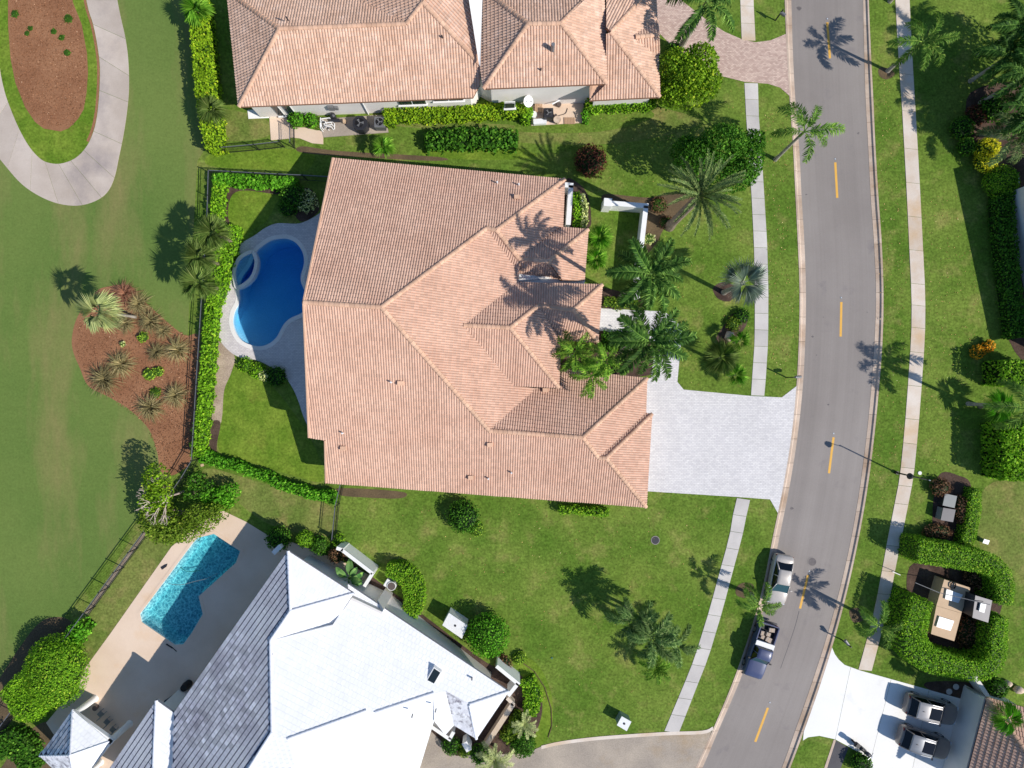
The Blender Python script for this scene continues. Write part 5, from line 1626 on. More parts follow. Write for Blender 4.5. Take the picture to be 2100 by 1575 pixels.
palm('royal_palm', (1916,-90), 5.5, royal, 11, 'palm just above the top edge casting blurred shadow on the right kerb', shaft=0.7, seed=46, tilt=(-0.3, 0.6), scale=(0.6, 0.75))
palm('fan_palm', (2048,835), 2.0, fang, 12, 'dark low fan palm behind the long bare trunk at the right edge', piece='leaf', seed=47, tilt=(-0.5, 0.5), scale=(0.9, 1.1), trunk_mat='bark')

# broad paddle-leaved plant in the white house courtyard
def paddle(L, Wd, seed):
    r = random.Random(seed)
    pts = arc(L, 0.9, 1.4, 9)
    vs, fs, tt = [], [], []
    for i, p in enumerate(pts):
        f = i / 9
        w = 0.02 if f < 0.28 else Wd * math.sin(math.pi * min(1, (f - 0.26) / 0.76)) ** 0.7 * 0.5 + 0.01
        vs += [p + Vector((0, w, 0.10 * w)), p + Vector((0, 0, -0.04)), p + Vector((0, -w, 0.10 * w))]
    for i in range(9):
        a, b = i * 3, i * 3 + 3
        fs += [(a, a + 1, b + 1, b), (a + 1, a + 2, b + 2, b + 1)]; t = r.random(); tt += [t, t * 0.8]
    return mesh_of('leaf', vs, fs, MATS['paddle'], tint=tt)
pads = [paddle(2.0, 0.62, s) for s in (1, 2, 3)]
palm('banana_plant', (716,1186), 1.5, pads, 11, 'banana plant with broad drooping leaves in the white house courtyard', 'plant', 'leaf', trunk=(0.12, 0.1), trunk_mat='crownshaft', seed=50, tilt=(-0.2, 0.5), scale=(0.7, 1.0))

# ---- ornamental grass tufts
def tuft_mesh(mat, seed, n=190, L=1.15):
    r = np.random.default_rng(seed)
    az = r.random(n) * 2 * np.pi; el = r.uniform(0.15, 1.35, n); ll = L * r.uniform(0.6, 1.1, n)
    d = np.stack([np.cos(az) * np.cos(el), np.sin(az) * np.cos(el), np.sin(el)], 1)
    side = np.stack([-np.sin(az), np.cos(az), np.zeros(n)], 1) * 0.016
    b = np.stack([np.cos(az), np.sin(az), np.zeros(n)], 1) * r.random((n, 1)) * 0.12
    mid = b + d * (ll * 0.55)[:, None]
    hz = np.stack([np.cos(az), np.sin(az), np.zeros(n)], 1)
    tip = mid + hz * (ll * 0.42)[:, None] - np.array([0, 0, 1]) * (ll * 0.10 * (1.4 - el))[:, None]
    tip[:, 2] = np.maximum(tip[:, 2], 0.03)
    V = np.stack([b - side, b + side, mid + side, mid - side, mid - side, mid + side, tip + side * .15, tip - side * .15], 1).reshape(-1, 3)
    q = (np.arange(n)[:, None] * 8 + np.array([[0, 1, 2, 3]])); q2 = q + 4
    t = r.beta(2, 2, n)
    return mesh_np('grass_tuft', V, np.vstack([q, q2]), mat, np.concatenate([t, t]))
tufts = [tuft_mesh('tuft', 1), tuft_mesh('tuft', 2)]
tred = tuft_mesh('tuft_red', 3)
TW = ['beside the yellow green weeds', 'at the left rim of the bed', 'lowest in the bed', 'below the weeds near the fence', 'nearest the fence', 'left of the one nearest the fence', 'right of the bent palm', 'small, between bent palm and fence', 'dry brown, above the others', 'reddish, topmost in the bed', 'pale, under the bent palm']
for i, (x, y, r_, me) in enumerate([(246,747,30,tufts[0]),(213,778,34,tufts[1]),(305,836,30,tufts[0]),(357,811,27,tufts[1]),(362,717,29,tufts[0]),(318,722,22,tufts[1]),(305,658,28,tufts[0]),(331,678,19,tufts[1]),(281,622,26,tufts[1]),(253,602,28,tred),(254,662,22,tufts[0])]):
    p = W(x, y, 0.5); o = obj('fountain_grass', me, None, (p.x, p.y, 0.012), i * 1.3)
    s = r_ / S / 0.9; o.scale = (s, s, s * 0.9)
    tag(o, 'tuft of fountain grass in the red mulch bed, ' + TW[i], 'ornamental grass', 'grass tufts in the mulch bed')

# ---- hedges
hedge('hedge', [(399,-20),(403,40),(410,110),(416,180),(424,240),(432,300)], [30,32,34,34,34,26], 1.9, 'leaf_hedge_yellow', 'tall yellow green hedge between the fairway and the top house', 0.22, 62)
hedge('hedge', [(436,366),(480,366),(540,370),(603,374)], 22, 1.1, 'leaf_bright', 'leafy green hedge along the top of the pool yard', 0.26, 60)
hedge('hedge', [(446,372),(442,410),(438,455)], 22, 1.1, 'leaf_hedge', 'leafy hedge along the upper left side of the pool yard', 0.22, 62)
hedge('hedge', [(466,462),(462,500),(450,545),(443,590),(432,628),(426,690),(420,760),(414,830),(406,890),(402,935)], [44,40,38,30,24,24,24,24,26,26], 1.1, 'leaf_hedge', 'long leafy hedge between the metal fence and the pool terrace', 0.22, 62)
hedge('hedge', [(410,936),(440,946),(480,956),(540,978),(600,1003),(650,1016),(686,1022)], [26,20,18,18,20,20,22], 0.9, 'leaf_bright', 'low leafy hedge along the bottom of the pool yard', 0.24, 60)
hedge('hedge', [(806,232),(880,232),(960,228),(1040,222),(1078,226)], 26, 1.0, 'leaf_hedge_yellow', 'yellow green hedge under the wall of the top house', 0.2, 62)
hedge('hedge', [(797,222),(797,252)], 22, 1.05, 'leaf_hedge_yellow', 'short yellow green hedge end next to the air conditioners', 0.2, 62)
hedge('hedge', [(1083,218),(1078,246)], 18, 1.05, 'leaf_hedge', 'short hedge end next to the small tan patio', 0.2, 62)
hedge('hedge', [(872,288),(920,282),(980,280),(1060,284)], [30,38,38,34], 1.0, 'leaf_dark', 'dark green shrub row in the lawn between the tiled houses', 0.3, 40, 'core_shade_dark', ragged=0.14)
hedge('hedge', [(1205,212),(1260,209),(1345,204)], 22, 1.2, 'leaf_hedge', 'low hedge strip right of the small tan patio', 0.18, 60)
hedge('hedge', [(1202,222),(1201,248)], 12, 0.7, 'leaf_bright', 'narrow green hedge closing the small tan patio', 0.18, 60)
hedge('hedge', [(2003,1004),(2000,1050),(1992,1090),(1984,1118)], [22,28,28,26], 1.0, 'leaf_clip', 'clipped hedge beside the two grey utility boxes', 0.13, 110, clip=True, spread=0.5)
hedge('hedge', [(1884,1132),(1930,1138),(1985,1148),(2035,1160),(2062,1190),(2064,1240)], [46,46,44,42,38,32], 2.5, 'leaf_clip', 'clipped hedge curving over the top of the utility yard', 0.14, 110, clip=True, spread=0.5)
hedge('hedge', [(1893,1232),(1880,1275),(1877,1320),(1905,1352),(1960,1370),(2010,1378),(2042,1360),(2050,1310),(2054,1268)], [46,52,56,52,42,40,40,36,30], 2.5, 'leaf_hedge', 'clipped yellow green hedge wrapping the lower half of the utility yard', 0.14, 100, clip=True, spread=0.55)
hedge('hedge', [(2098,790),(2098,740)], 74, 2.4, 'leaf_clip', 'tall clipped hedge block at the right edge above the long bare trunk', 0.2, 62, 'core_shade_dark', clip=True)
hedge('hedge', [(2096,870),(2098,920),(2096,985)], 76, 2.4, 'leaf_hedge', 'tall hedge block at the right edge below the long bare trunk', 0.26, 60, 'core_shade_dark', clip=True)
hedge('hedge', [(2072,350),(2066,420),(2072,500),(2082,590),(2096,690)], [40,36,36,34,34], 1.2, 'leaf_dark', 'shaded green hedge along the flat roofed house', 0.2, 60, 'core_shade_dark')
hedge('hedge', [(792,1170),(826,1178),(846,1206),(848,1240),(836,1262)], [26,40,44,40,34], 1.2, 'leaf_clip', 'clipped crescent hedge around the round white air conditioner', 0.14, 110, clip=True, spread=0.5)
hedge('hedge', [(1148,1046),(1190,1048),(1248,1052)], 16, 0.8, 'leaf_clip', 'low bushes peeping out under the lower eave of the pink tiled house', 0.2, 55)
hedge('hedge', [(10,1440),(40,1412),(64,1394)], [44,50,50], 1.7, 'leaf_hedge', 'hedge running off the left edge below the round clipped tree', 0.16, 90)
hedge('hedge', [(-12,1545),(15,1525),(40,1545),(60,1585)], [40,50,50,40], 1.2, 'leaf_dark', 'dark green shrubs in the lower left corner', 0.22, 55)
hedge('hedge', [(130,1335),(150,1300),(166,1284)], [26,34,30], 1.3, 'leaf_bright', 'bright green shrubs between the fence and the peach patio', 0.26, 50)
hedge('hedge', [(1080,1398),(1094,1430),(1086,1468)], [30,34,26], 0.9, 'leaf_hedge', 'curved leafy shrub row in the round bed of the white house', 0.2, 60)
hedge('hedge', [(1066,1470),(1052,1500),(1034,1520)], 24, 1.0, 'leaf_olive', 'olive shrub row along the brick planter of the white house', 0.18, 60)
hedge('hedge', [(1238,690),(1280,694),(1320,700)], 24, 0.8, 'leaf_dark', 'dark planting strip below the front path', 0.22, 50, 'core_shade_dark', ragged=0.12)
hedge('hedge', [(1180,395),(1188,430),(1186,462)], 18, 0.7, 'leaf_hedge', 'low green planting outside the white courtyard wall', 0.2, 55)
hedge('hedge', [(1194,398),(1200,430),(1197,462)], 12, 0.8, 'leaf_variegated', 'strip of pale variegated plants outside the white courtyard wall', 0.22, 50)
hedge('hedge', [(1240,618),(1280,622),(1310,618)], 20, 0.6, 'leaf_olive', 'olive planting strip above the front path', 0.2, 40, ragged=0.12)

# ---- shrubs
shrub('shrub', 608, 244, 18, 1.1, 'leaf_bright', 'round bright green bush, left of two beside the side gate')
shrub('shrub', 639, 246, 15, 1.0, 'leaf_bright', 'round bright green bush, right of two beside the side gate')
shrub('shrub', 1212, 328, 33, 2.0, 'leaf_red', 'dark red round shrub beside the corner of the pink tiled house', lump=0.15, core='core_shade_dark')
shrub('shrub', 1000, 1305, 43, 2.4, 'leaf_bright', 'large round clipped green bush beside the white utility shed', dens=52)
shrub('shrub', 950, 1060, 34, 1.5, 'leaf_dark', 'dark round shrub alone on the side lawn below the pink tiled house', core='core_shade_dark', lump=0.14)
shrub('shrub', 978, 1085, 16, 0.6, 'leaf_lime', 'small lime tuft beside the lone dark shrub on the side lawn', core='core_shade')
shrub('shrub', 2027, 305, 24, 1.5, 'leaf_gold', 'golden shrub at the right edge, upper of the pair', dens=50)
shrub('shrub', 2026, 330, 22, 1.5, 'leaf_gold', 'golden shrub at the right edge, lower and rounder of the pair', dens=55)
shrub('shrub', 2056, 372, 34, 1.6, 'leaf_clip', 'grey green clipped shrub below the golden shrubs', dens=80, leaf=0.13, spread=0.5)
shrub('shrub', 2006, 722, 15, 0.7, 'leaf_croton', 'orange croton bush on the right lawn, left of the pair')
shrub('shrub', 2028, 709, 13, 0.8, 'leaf_croton', 'orange red croton bush on the right lawn, right of the pair')
shrub('shrub', 2004, 236, 22, 0.9, 'leaf_red', 'dark red foliage plant in the shaded bed at the upper right', core='core_shade_dark')
shrub('shrub', 1975, 262, 24, 1.1, 'leaf_dark', 'dark leafy bush at the left edge of the shaded bed at the upper right', core='core_shade_dark')
shrub('shrub', 2040, 220, 30, 1.2, 'leaf_dark', 'dark shrub deep in the shaded bed at the upper right', core='core_shade_dark')
shrub('shrub', 1985, 300, 18, 1.1, 'leaf_dark', 'dark shrub on the lawn corner left of the golden shrubs', core='core_shade_dark')
shrub('shrub', 1930, 1000, 20, 0.9, 'leaf_dry', 'dark reddish bush above the grey utility boxes', core='core_shade_dark')
shrub('shrub', 1972, 1045, 14, 0.8, 'leaf_dry', 'dark reddish bush right of the grey utility boxes', core='core_shade_dark', ell=(1, 2.2))
shrub('shrub', 1924, 1092, 18, 0.7, 'leaf_dry', 'dark reddish bush below the grey utility boxes', core='core_shade_dark', ell=(1.7, 1))
shrub('shrub', 2012, 1185, 24, 1.0, 'leaf_dry', 'brown shrub inside the utility yard, above the steel cabinet', core='core_shade_dark', ell=(1.4, 1))
shrub('shrub', 1995, 1300, 30, 1.0, 'leaf_dry', 'brown shrub mass inside the utility yard, below the steel cabinet', core='core_shade_dark', ell=(1.1, 1.3))
shrub('shrub', 110, 1380, 62, 3.0, 'leaf_clip', 'large clipped rounded tree at the left beside the peach patio', 'tree', leaf=0.15, dens=95, ell=(0.95, 1.15), spread=0.5)
shrub('shrub', 60, 1440, 40, 1.9, 'leaf_hedge', 'leafy mound below the large clipped rounded tree', leaf=0.18, dens=70)
shrub('shrub', 570, 1105, 26, 1.6, 'leaf_dark', 'dark round shrub on the shaded corner of the peach patio', core='core_shade_dark')
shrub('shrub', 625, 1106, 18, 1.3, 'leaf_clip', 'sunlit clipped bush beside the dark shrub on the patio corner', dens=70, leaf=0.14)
shrub('shrub', 655, 1120, 20, 1.0, 'leaf_dark', 'dark bush at the foot of the side fence by the white house')
shrub('shrub', 694, 1108, 13, 0.7, 'leaf_clip', 'small bush right of the side fence by the white house')
shrub('shrub', 688, 1140, 16, 1.2, 'leaf_dry', 'brown reddish plant inside the white house courtyard', core='core_shade_dark')
shrub('shrub', 1032, 1362, 18, 0.6, 'leaf_dry', 'dry reddish plant in the bed beside the large round clipped bush', core='core_shade_dark')
shrub('shrub', 1072, 1528, 26, 1.4, 'leaf_dark', 'round dark green bush at the bottom edge of the round bed', dens=60, leaf=0.15)
shrub('shrub', 952, 1540, 14, 0.9, 'leaf_olive', 'small olive bush between the white house and the large cycad')
shrub('shrub', 925, 1530, 20, 0.8, 'leaf_dark', 'shaded dark bush in the entry bed of the white house', core='core_shade_dark')
shrub('shrub', 985, 1548, 22, 0.8, 'leaf_dark', 'shaded dark bush left of the large cycad', core='core_shade_dark')
shrub('shrub', 1066, 1350, 14, 0.5, 'leaf_lime', 'tiny lime plant at the tip of the round bed')
shrub('shrub', 293, 691, 11, 0.5, 'leaf_lime', 'small lime green shrub high in the red mulch bed')
shrub('shrub', 306, 767, 13, 0.4, 'leaf_lime', 'lime green weeds in the red mulch bed, left patch')
shrub('shrub', 324, 763, 11, 0.4, 'leaf_lime', 'lime green weeds in the red mulch bed, right patch')
shrub('shrub', 318, 806, 12, 0.3, 'leaf_olive', 'thin olive weeds between the lower grass tufts')
shrub('shrub', 251, 706, 6, 0.4, 'leaf_variegated', 'tiny pale plant alone in the red mulch bed')
shrub('shrub', 503, 748, 16, 0.6, 'leaf_hedge', 'low shrub at the lower rim of the pool terrace, left one')
shrub('shrub', 527, 760, 18, 0.7, 'leaf_hedge', 'low shrub at the lower rim of the pool terrace, middle one')
shrub('shrub', 541, 770, 12, 0.8, 'leaf_variegated', 'pale leaved plant at the lower rim of the pool terrace')
shrub('shrub', 566, 772, 22, 0.8, 'leaf_dark', 'shaded shrub at the lower rim of the pool terrace', core='core_shade_dark')
shrub('shrub', 600, 400, 28, 1.3, 'leaf_dark', 'shaded dark bush in the upper corner of the pool yard', core='core_shade_dark')
shrub('shrub', 626, 412, 24, 1.0, 'leaf_variegated', 'shaded silvery bush beside the gable of the pink tiled house', core='core_shade_dark', lump=0.12)
shrub('shrub', 590, 425, 20, 0.8, 'leaf_dark', 'low shaded bush above the pool terrace', core='core_shade_dark')
shrub('shrub', 1522, 648, 17, 0.6, 'leaf_dark', 'dark shrub in the kidney bed of the front lawn, upper one', core='core_shade_dark')
shrub('shrub', 1504, 664, 16, 0.5, 'leaf_olive', 'olive shrub in the kidney bed of the front lawn, lower one')
shrub('shrub', 1366, 455, 14, 0.5, 'leaf_dry', 'dry plant under the date palm', core='core_shade')
shrub('shrub', 1352, 420, 18, 0.5, 'leaf_dry', 'reddish dry plant at the corner of the white garden wall', core='core_shade')
shrub('shrub', 1332, 490, 12, 0.5, 'leaf_variegated', 'pale plant behind the white garden wall')
shrub('shrub', 1205, 715, 18, 1.0, 'leaf_dry', 'brown planting under the lime green palms')
shrub('shrub', 1255, 705, 20, 1.0, 'leaf_dark', 'dark planting between the front path and the lime green palms')
shrub('shrub', 1384, 100, 16, 1.0, 'leaf_dark', 'dark bush at the foot of the pale leaning palm trunk', core='core_shade_dark')
shrub('shrub', 2048, 1412, 20, 1.0, 'leaf_dark', 'shaded bush beside the corner of the roof by the dark cars', core='core_shade_dark')
shrub('shrub', 1768, 1568, 22, 1.0, 'leaf_dark', 'dark bush at the bottom edge beside the white drive', core='core_shade_dark')
WD = ['beside the top edge', 'at the upper right', 'in the middle of the cluster', 'below the middle', 'at the right', 'at the left', 'lowest']
for i, (x, y, r_) in enumerate([(30,28,9),(62,58,6),(140,38,10),(110,64,7),(126,77,7),(55,68,6),(137,108,8)]):
    shrub('weed', x, y, r_, 0.15, 'leaf_dark', 'small weed in the oval mulch bed, ' + ['in the upper left corner', 'left of the bright stones', 'largest, near the top right rim', 'right of centre', 'beside the right centre one', 'below the upper left weeds', 'lowest of the scattered ones'][i], 'weed', 'weeds in the oval mulch bed', 0.12, 30, lump=0.1)

# ---- broadleaf trees
tree('shade_tree', 1470, 320, 4.2, [(1425,330,3.6,40,38,1.6),(1480,300,4.1,46,38,1.7),(1525,330,3.4,36,42,1.6),(1500,362,3.0,48,28,1.5),(1540,296,3.2,24,26,1.3),(1405,310,3.0,26,26,1.3)], 'leaf_dark', 'spreading dark green tree behind the date palm', leaf=0.22, dens=46)
tree('shade_tree', 1412, 160, 4.2, [(1385,140,2.9,34,34,1.5),(1432,130,2.9,36,34,1.5),(1445,170,2.4,30,34,1.4),(1410,190,2.3,42,30,1.4),(1380,185,2.2,32,34,1.4),(1412,155,3.4,34,34,1.2)], 'leaf_tree', 'yellow green tree at the right corner of the top house', leaf=0.22, dens=46)
tree('shade_tree', 370, 1055, 3.0, [(330,1068,1.8,42,30,1.1),(372,1086,1.7,44,26,1.0),(412,1062,1.7,36,30,1.0),(320,1040,1.9,30,30,1.0),(345,1095,1.4,40,20,0.8),(440,1050,1.3,28,22,0.8)], 'leaf_olive', 'yellow green tree overhanging the corner of the turquoise pool', leaf=0.2, dens=40, lump=0.16)
tree('shade_tree', 312, 1005, 4.0, [(322,985,2.9,24,34,1.1),(330,1010,2.8,22,30,1.0),(312,1025,2.5,22,24,1.0)], 'leaf_tree', 'thin green tree beside the bare grey branches', leaf=0.22, dens=26)
tree('shade_tree', 450, 1015, 1.8, [(440,1020,0.9,30,20,0.6),(468,1012,0.9,24,22,0.6),(455,1030,0.8,26,16,0.5)], 'leaf_bright', 'low bright green shrub mass above the turquoise pool', 'shrub', 0.24, 40)
tree('shade_tree', 405, 1000, 2.2, [(405,985,1.1,20,16,0.6),(398,1012,1.1,22,18,0.6),(425,1000,1.0,18,16,0.5)], 'leaf_dark', 'dark green leafed shrub beside the bare grey branches', 'shrub', 0.2, 30)
# bare grey branches
dead = thing('bare_tree', W(368,1010), 'bare grey branching tree among the shrubs above the turquoise pool', 'tree')
r = random.Random(5)
b = MB()
def grow(p, d, L, rad, depth):
    q = p + d * L
    b.tube([p, (p + q) / 2 + Vector((r.uniform(-.06, .06), r.uniform(-.06, .06), r.uniform(-.03, .03))), q], [rad, rad * 0.85, rad * 0.7], 5)
    if depth == 0: return
    for _ in range(3 if depth > 1 else 2):
        nd = (d + Vector((r.uniform(-.7, .5), r.uniform(-.75, .75), r.uniform(-.25, .35)))).normalized()
        grow(q, nd, L * r.uniform(0.6, 0.82), rad * 0.62, depth - 1)
base = W(378,1008)
for ang in (2.1, 2.6, 3.1, 3.6, 4.1, 4.6):
    grow(base + Vector((0, 0, 2.3)), Vector((math.cos(ang), math.sin(ang), 0.45)).normalized(), 0.95, 0.07, 3)
b.build('branches', MATS['dead_wood'], dead)
MB().tube([base, base + Vector((0.05, 0.03, 2.4))], [0.11, 0.08], 8).build('trunk', MATS['dead_wood'], dead)

tree('shade_tree', 2160, 130, 6.5, [(2150,90,4.6,60,60,1.8),(2170,170,4.6,70,60,1.8),(2200,110,5.0,70,80,1.8),(2150,215,4.0,50,50,1.6)], 'leaf_dark', 'large dark tree beyond the right edge shading the upper right lawn', leaf=0.26, dens=30)

# ---- fallen leaves on the grass and loose chips on the mulch: nobody could count them
def scatter(name, polys, n, size, mat, z, seed):
    r = np.random.default_rng(seed)
    P = []
    per = max(1, n // len(polys))
    for poly in polys:
        xs = [p[0] for p in poly]; ys = [p[1] for p in poly]
        k = 0; tries = 0
        while k < per and tries < per * 6:
            tries += 1
            x, y = r.uniform(min(xs), max(xs)), r.uniform(min(ys), max(ys))
            c = False
            for i in range(len(poly)):
                (xa, ya), (xb, yb) = poly[i], poly[i - 1]
                if (ya > y) != (yb > y) and x < (xb - xa) * (y - ya) / (yb - ya) + xa: c = not c
            if c:
                w = W(x, y); P.append((w.x, w.y, z + r.uniform(0, 0.03))); k += 1
    P = np.array(P); N = np.tile((0, 0, 1.0), (len(P), 1))
    o = obj(name, leaf_mesh(name, P, N, size, mat, 0.35, 0.5, seed)); o['kind'] = 'stuff'
    return o
lawns = [[(700,1010),(1300,1045),(1500,1030),(1380,1490),(1140,1510),(1080,1350),(880,1200)], [(1180,250),(1520,180),(1540,800),(1400,790),(1400,650),(1330,600),(1330,420),(1190,360)], [(1560,220),(1615,220),(1630,780),(1578,800)], [(1815,100),(1850,300),(1860,600),(1850,900),(1800,1050),(1780,1040),(1805,700),(1800,400)], [(1890,380),(1960,400),(2040,720),(1970,800),(1960,960),(1890,950),(1905,600)]]
o = scatter('leaf_litter', lawns, 1500, 0.11, 'litter', 0.02, 77); o['label'] = 'scattered dry leaves and clippings lying on the lawns'
chip_beds = [[(22,0),(148,0),(178,110),(176,210),(150,258),(90,260),(50,215),(24,120)], [(165,655),(220,595),(265,592),(345,668),(400,695),(395,900),(355,965),(332,950),(300,870),(185,788),(155,715)]]
o = scatter('mulch_chips', chip_beds, 9000, 0.15, 'chips', 0.035, 78); o['label'] = 'loose bark chips covering the red brown mulch beds'

# ------------------------------------------------------------------ metal fences
PICK = {}
def fence(line_px, h, label, spacing=0.13, post_every=2.2):
    pts = [W(x, y, h) for x, y in line_px]
    o = pts[0]
    root = thing('metal_fence', (o.x, o.y, 0), label, 'fence')
    off = Vector((o.x, o.y, 0))
    if h not in PICK:
        PICK[h] = mesh_of('picket', *(lambda m: (m.v, m.f))(MB().box((0, 0, h / 2), (0.016, 0.016, h - 0.02))), MATS['iron_black'])
        PICK[(h, 'p')] = mesh_of('post', *(lambda m: (m.v, m.f))(MB().box((0, 0, h / 2 + 0.03), (0.07, 0.07, h + 0.06)).box((0, 0, h + 0.08), (0.09, 0.09, 0.04))), MATS['iron_black'])
    def put(me, p, name, ang):
        q = bpy.data.objects.new(name, me); q.parent = root; q.location = Vector((p.x, p.y, 0)) - off; q.rotation_euler = (0, 0, ang); col.objects.link(q)
    for a, b in zip(pts, pts[1:]):
        d = b - a; L = d.length; d.normalize(); ang = math.atan2(d.y, d.x)
        m = (a + b) / 2
        for z, t in ((h, 0.045), (h - 0.16, 0.03), (0.14, 0.035)):
            MB().box((m.x, m.y, z), (L, t, t), ang).build('rail', MATS['iron_grey' if z == h else 'iron_black'], root)
        n = int(L / spacing)
        for i in range(1, n): put(PICK[h], a + d * (L * i / n), 'picket', ang)
        k = max(1, round(L / post_every))
        for i in range(k): put(PICK[(h, 'p')], a + d * (L * i / k), 'post', ang)
    put(PICK[(h, 'p')], pts[-1], 'post', 0)
    return root
fence([(427,349),(424,452),(413,613),(405,737),(392,945)], 1.4, 'long dark metal picket fence between the red mulch bed and the hedge')
fence([(427,349),(520,354),(620,359),(690,363)], 1.4, 'dark metal picket fence along the top of the pool yard')
fence([(392,945),(370,982),(340,1024),(293,1092),(142,1297),(60,1408),(-20,1516)], 1.4, 'dark metal picket fence running diagonally along the lower fairway')
fence([(698,992),(687,1039),(680,1108)], 1.4, 'short dark metal fence between the pink tiled house and the white house')
fence([(452,302),(520,296),(572,290)], 1.3, 'dark metal fence below the low fan palm by the top house')
fence([(594,292),(593,252)], 1.3, 'narrow black metal gate beside the round bright bushes', 0.11, 1.8)

# ------------------------------------------------------------------ street lamp, mailboxes
p = W(1837,969)
lamp = thing('street_lamp', p, 'tall black street lamp beside the right pavement with long shadow on the road', 'street lamp')
b = MB().tube([(p.x, p.y, 0), (p.x, p.y, 0.5), (p.x, p.y, 4.2)], [0.09, 0.07, 0.05], 10).build('pole', MATS['iron_black'], lamp)
MB().cyl(p, 0.16, 0.0, 0.25, 12).build('base', MATS['iron_black'], lamp)
hd = W(1868,977,4.0)
MB().tube([(p.x, p.y, 4.0), ((p.x + hd.x) / 2 , (p.y + hd.y) / 2 + 0.0, 4.32), (hd.x, hd.y, 4.2)], 0.03, 6).build('arm', MATS['iron_black'], lamp)
MB().tube([(hd.x, hd.y, 4.2), (hd.x, hd.y, 4.08), (hd.x, hd.y, 3.86), (hd.x, hd.y, 3.8)], [0.05, 0.2, 0.27, 0.1], 14).build('lantern', MATS['iron_black'], lamp)
MB().tube([(p.x, p.y, 4.2), (p.x, p.y, 4.32)], [0.06, 0.02], 8).build('finial', MATS['white_plastic'], lamp)

def mailbox(post_px, head_px, label):
    a = W(*post_px); c = W(head_px[0], head_px[1], 1.15)
    root = thing('mailbox', a, label, 'mailbox', 'mailboxes along the kerb')
    MB().box((a.x, a.y, 0.75), (0.09, 0.09, 1.5)).build('post', MATS['iron_black'], root)
    d = (c - a); d.z = 0; ang = math.atan2(d.y, d.x)
    m = (a + c) / 2
    MB().box((m.x, m.y, 0.98), (d.length, 0.05, 0.06), ang).build('arm', MATS['iron_black'], root)
    vs, fs = [], []
    k = 8
    for x in (-0.26, 0.26):
        vs += [(x, -0.12, 0), (x, 0.12, 0)] + [(x, 0.12 * math.cos(math.pi * i / k), 0.12 + 0.12 * math.sin(math.pi * i / k)) for i in range(k + 1)]
    n = k + 3
    loop = [0] + [1] + list(range(2, n))
    for i in range(n): fs.append((loop[i], loop[(i + 1) % n], n + loop[(i + 1) % n], n + loop[i]))
    fs += [tuple(loop[::-1]), tuple(n + i for i in loop)]
    bx = obj('box', mesh_of('box', vs, fs, MATS['metal_grey']), root, (c.x - a.x, c.y - a.y, 1.02), ang)
    obj('flag', mesh_of('flag', *(lambda q: (q.v, q.f))(MB().box((0.05, 0.135, 0.2), (0.04, 0.015, 0.16))), MATS['iron_black']), bx)
mailbox((1612,774), (1637,773), 'grey mailbox on a black post above the white driveway')
mailbox((1590,42), (1606,28), 'grey mailbox on a black post near the pink paver drive')
mailbox((1726,1312), (1737,1318), 'grey mailbox on a black post beside the white concrete drive')

# ------------------------------------------------------------------ garden walls
def gwall(line_px, h, th, label, mat='white_paint', name='garden_wall', pillar=None, cap=True, cat='wall'):
    P = [W(x, y, h) for x, y in line_px]
    root = thing(name, (P[0].x, P[0].y, 0), label, cat)
    for i, (a, b_) in enumerate(zip(P, P[1:])):
        d = b_ - a; L = d.length; ang = math.atan2(d.y, d.x); m = (a + b_) / 2; u = d.normalized()
        e = th / 2 if i < len(P) - 2 else 0
        m2 = m + u * (e - (th / 2 if i > 0 else 0)) / 2
        L2 = L + e - (th / 2 if i > 0 else 0)
        MB().box((m2.x, m2.y, h / 2 - 0.04), (L2, th - 0.08, h - 0.06), ang).build('wall', MATS[mat], root)
        if cap: MB().box((m2.x, m2.y, h - 0.03), (L2, th, 0.08), ang).build('cap', MATS[mat], root)
    if pillar:
        q = P[0]; MB().box((q.x, q.y, h / 2 + 0.1), (pillar, pillar, h + 0.2), math.atan2((P[1]-P[0]).y, (P[1]-P[0]).x)).build('pillar', MATS[mat], root)
    return root
gwall([(1150,378),(1171,380),(1165,466)], 2.1, 0.42, 'white courtyard wall against the front of the pink tiled house')
gwall([(1246,416),(1325,422),(1314,518),(1307,616)], 1.55, 0.42, 'L shaped white garden wall with end pillar in the front lawn', pillar=0.7)
gwall([(690,1124),(700,1127),(764,1176),(745,1206)], 1.9, 0.3, 'white wall around the small courtyard of the white house')
gwall([(1018,1366),(1062,1402),(1040,1430)], 1.9, 0.32, 'white wall at the right corner of the white house')
gwall([(1052,1444),(996,1530)], 0.9, 0.45, 'weathered planter wall below the right corner of the white house', 'walk_rust')
gwall([(1040,1432),(1054,1446)], 0.9, 0.3, 'short weathered wall joining the planter to the white house', 'walk_rust')
gwall([(884,1490),(922,1516),(932,1498)], 1.5, 0.3, 'white wall stub in the entry bed of the white house')
gwall([(952,1523),(962,1540)], 1.2, 0.5, 'white pillar wall beside the olive bush at the white house entry')
gwall([(1996,1382),(2026,1428)], 1.4, 0.35, 'pale low wall at the top corner of the roof by the dark cars', 'stucco')
gwall([(1060,1352),(1096,1378),(1118,1412),(1131,1455),(1132,1490),(1124,1515)], 0.14, 0.14, 'thin grey edging curving around the round lawn bed', 'soil', 'garden_edging', cap=False, cat='edging')
o = gwall([(560,1135),(575,1120)], 1.8, 0.4, 'white pillar at the top corner of the white house roof')

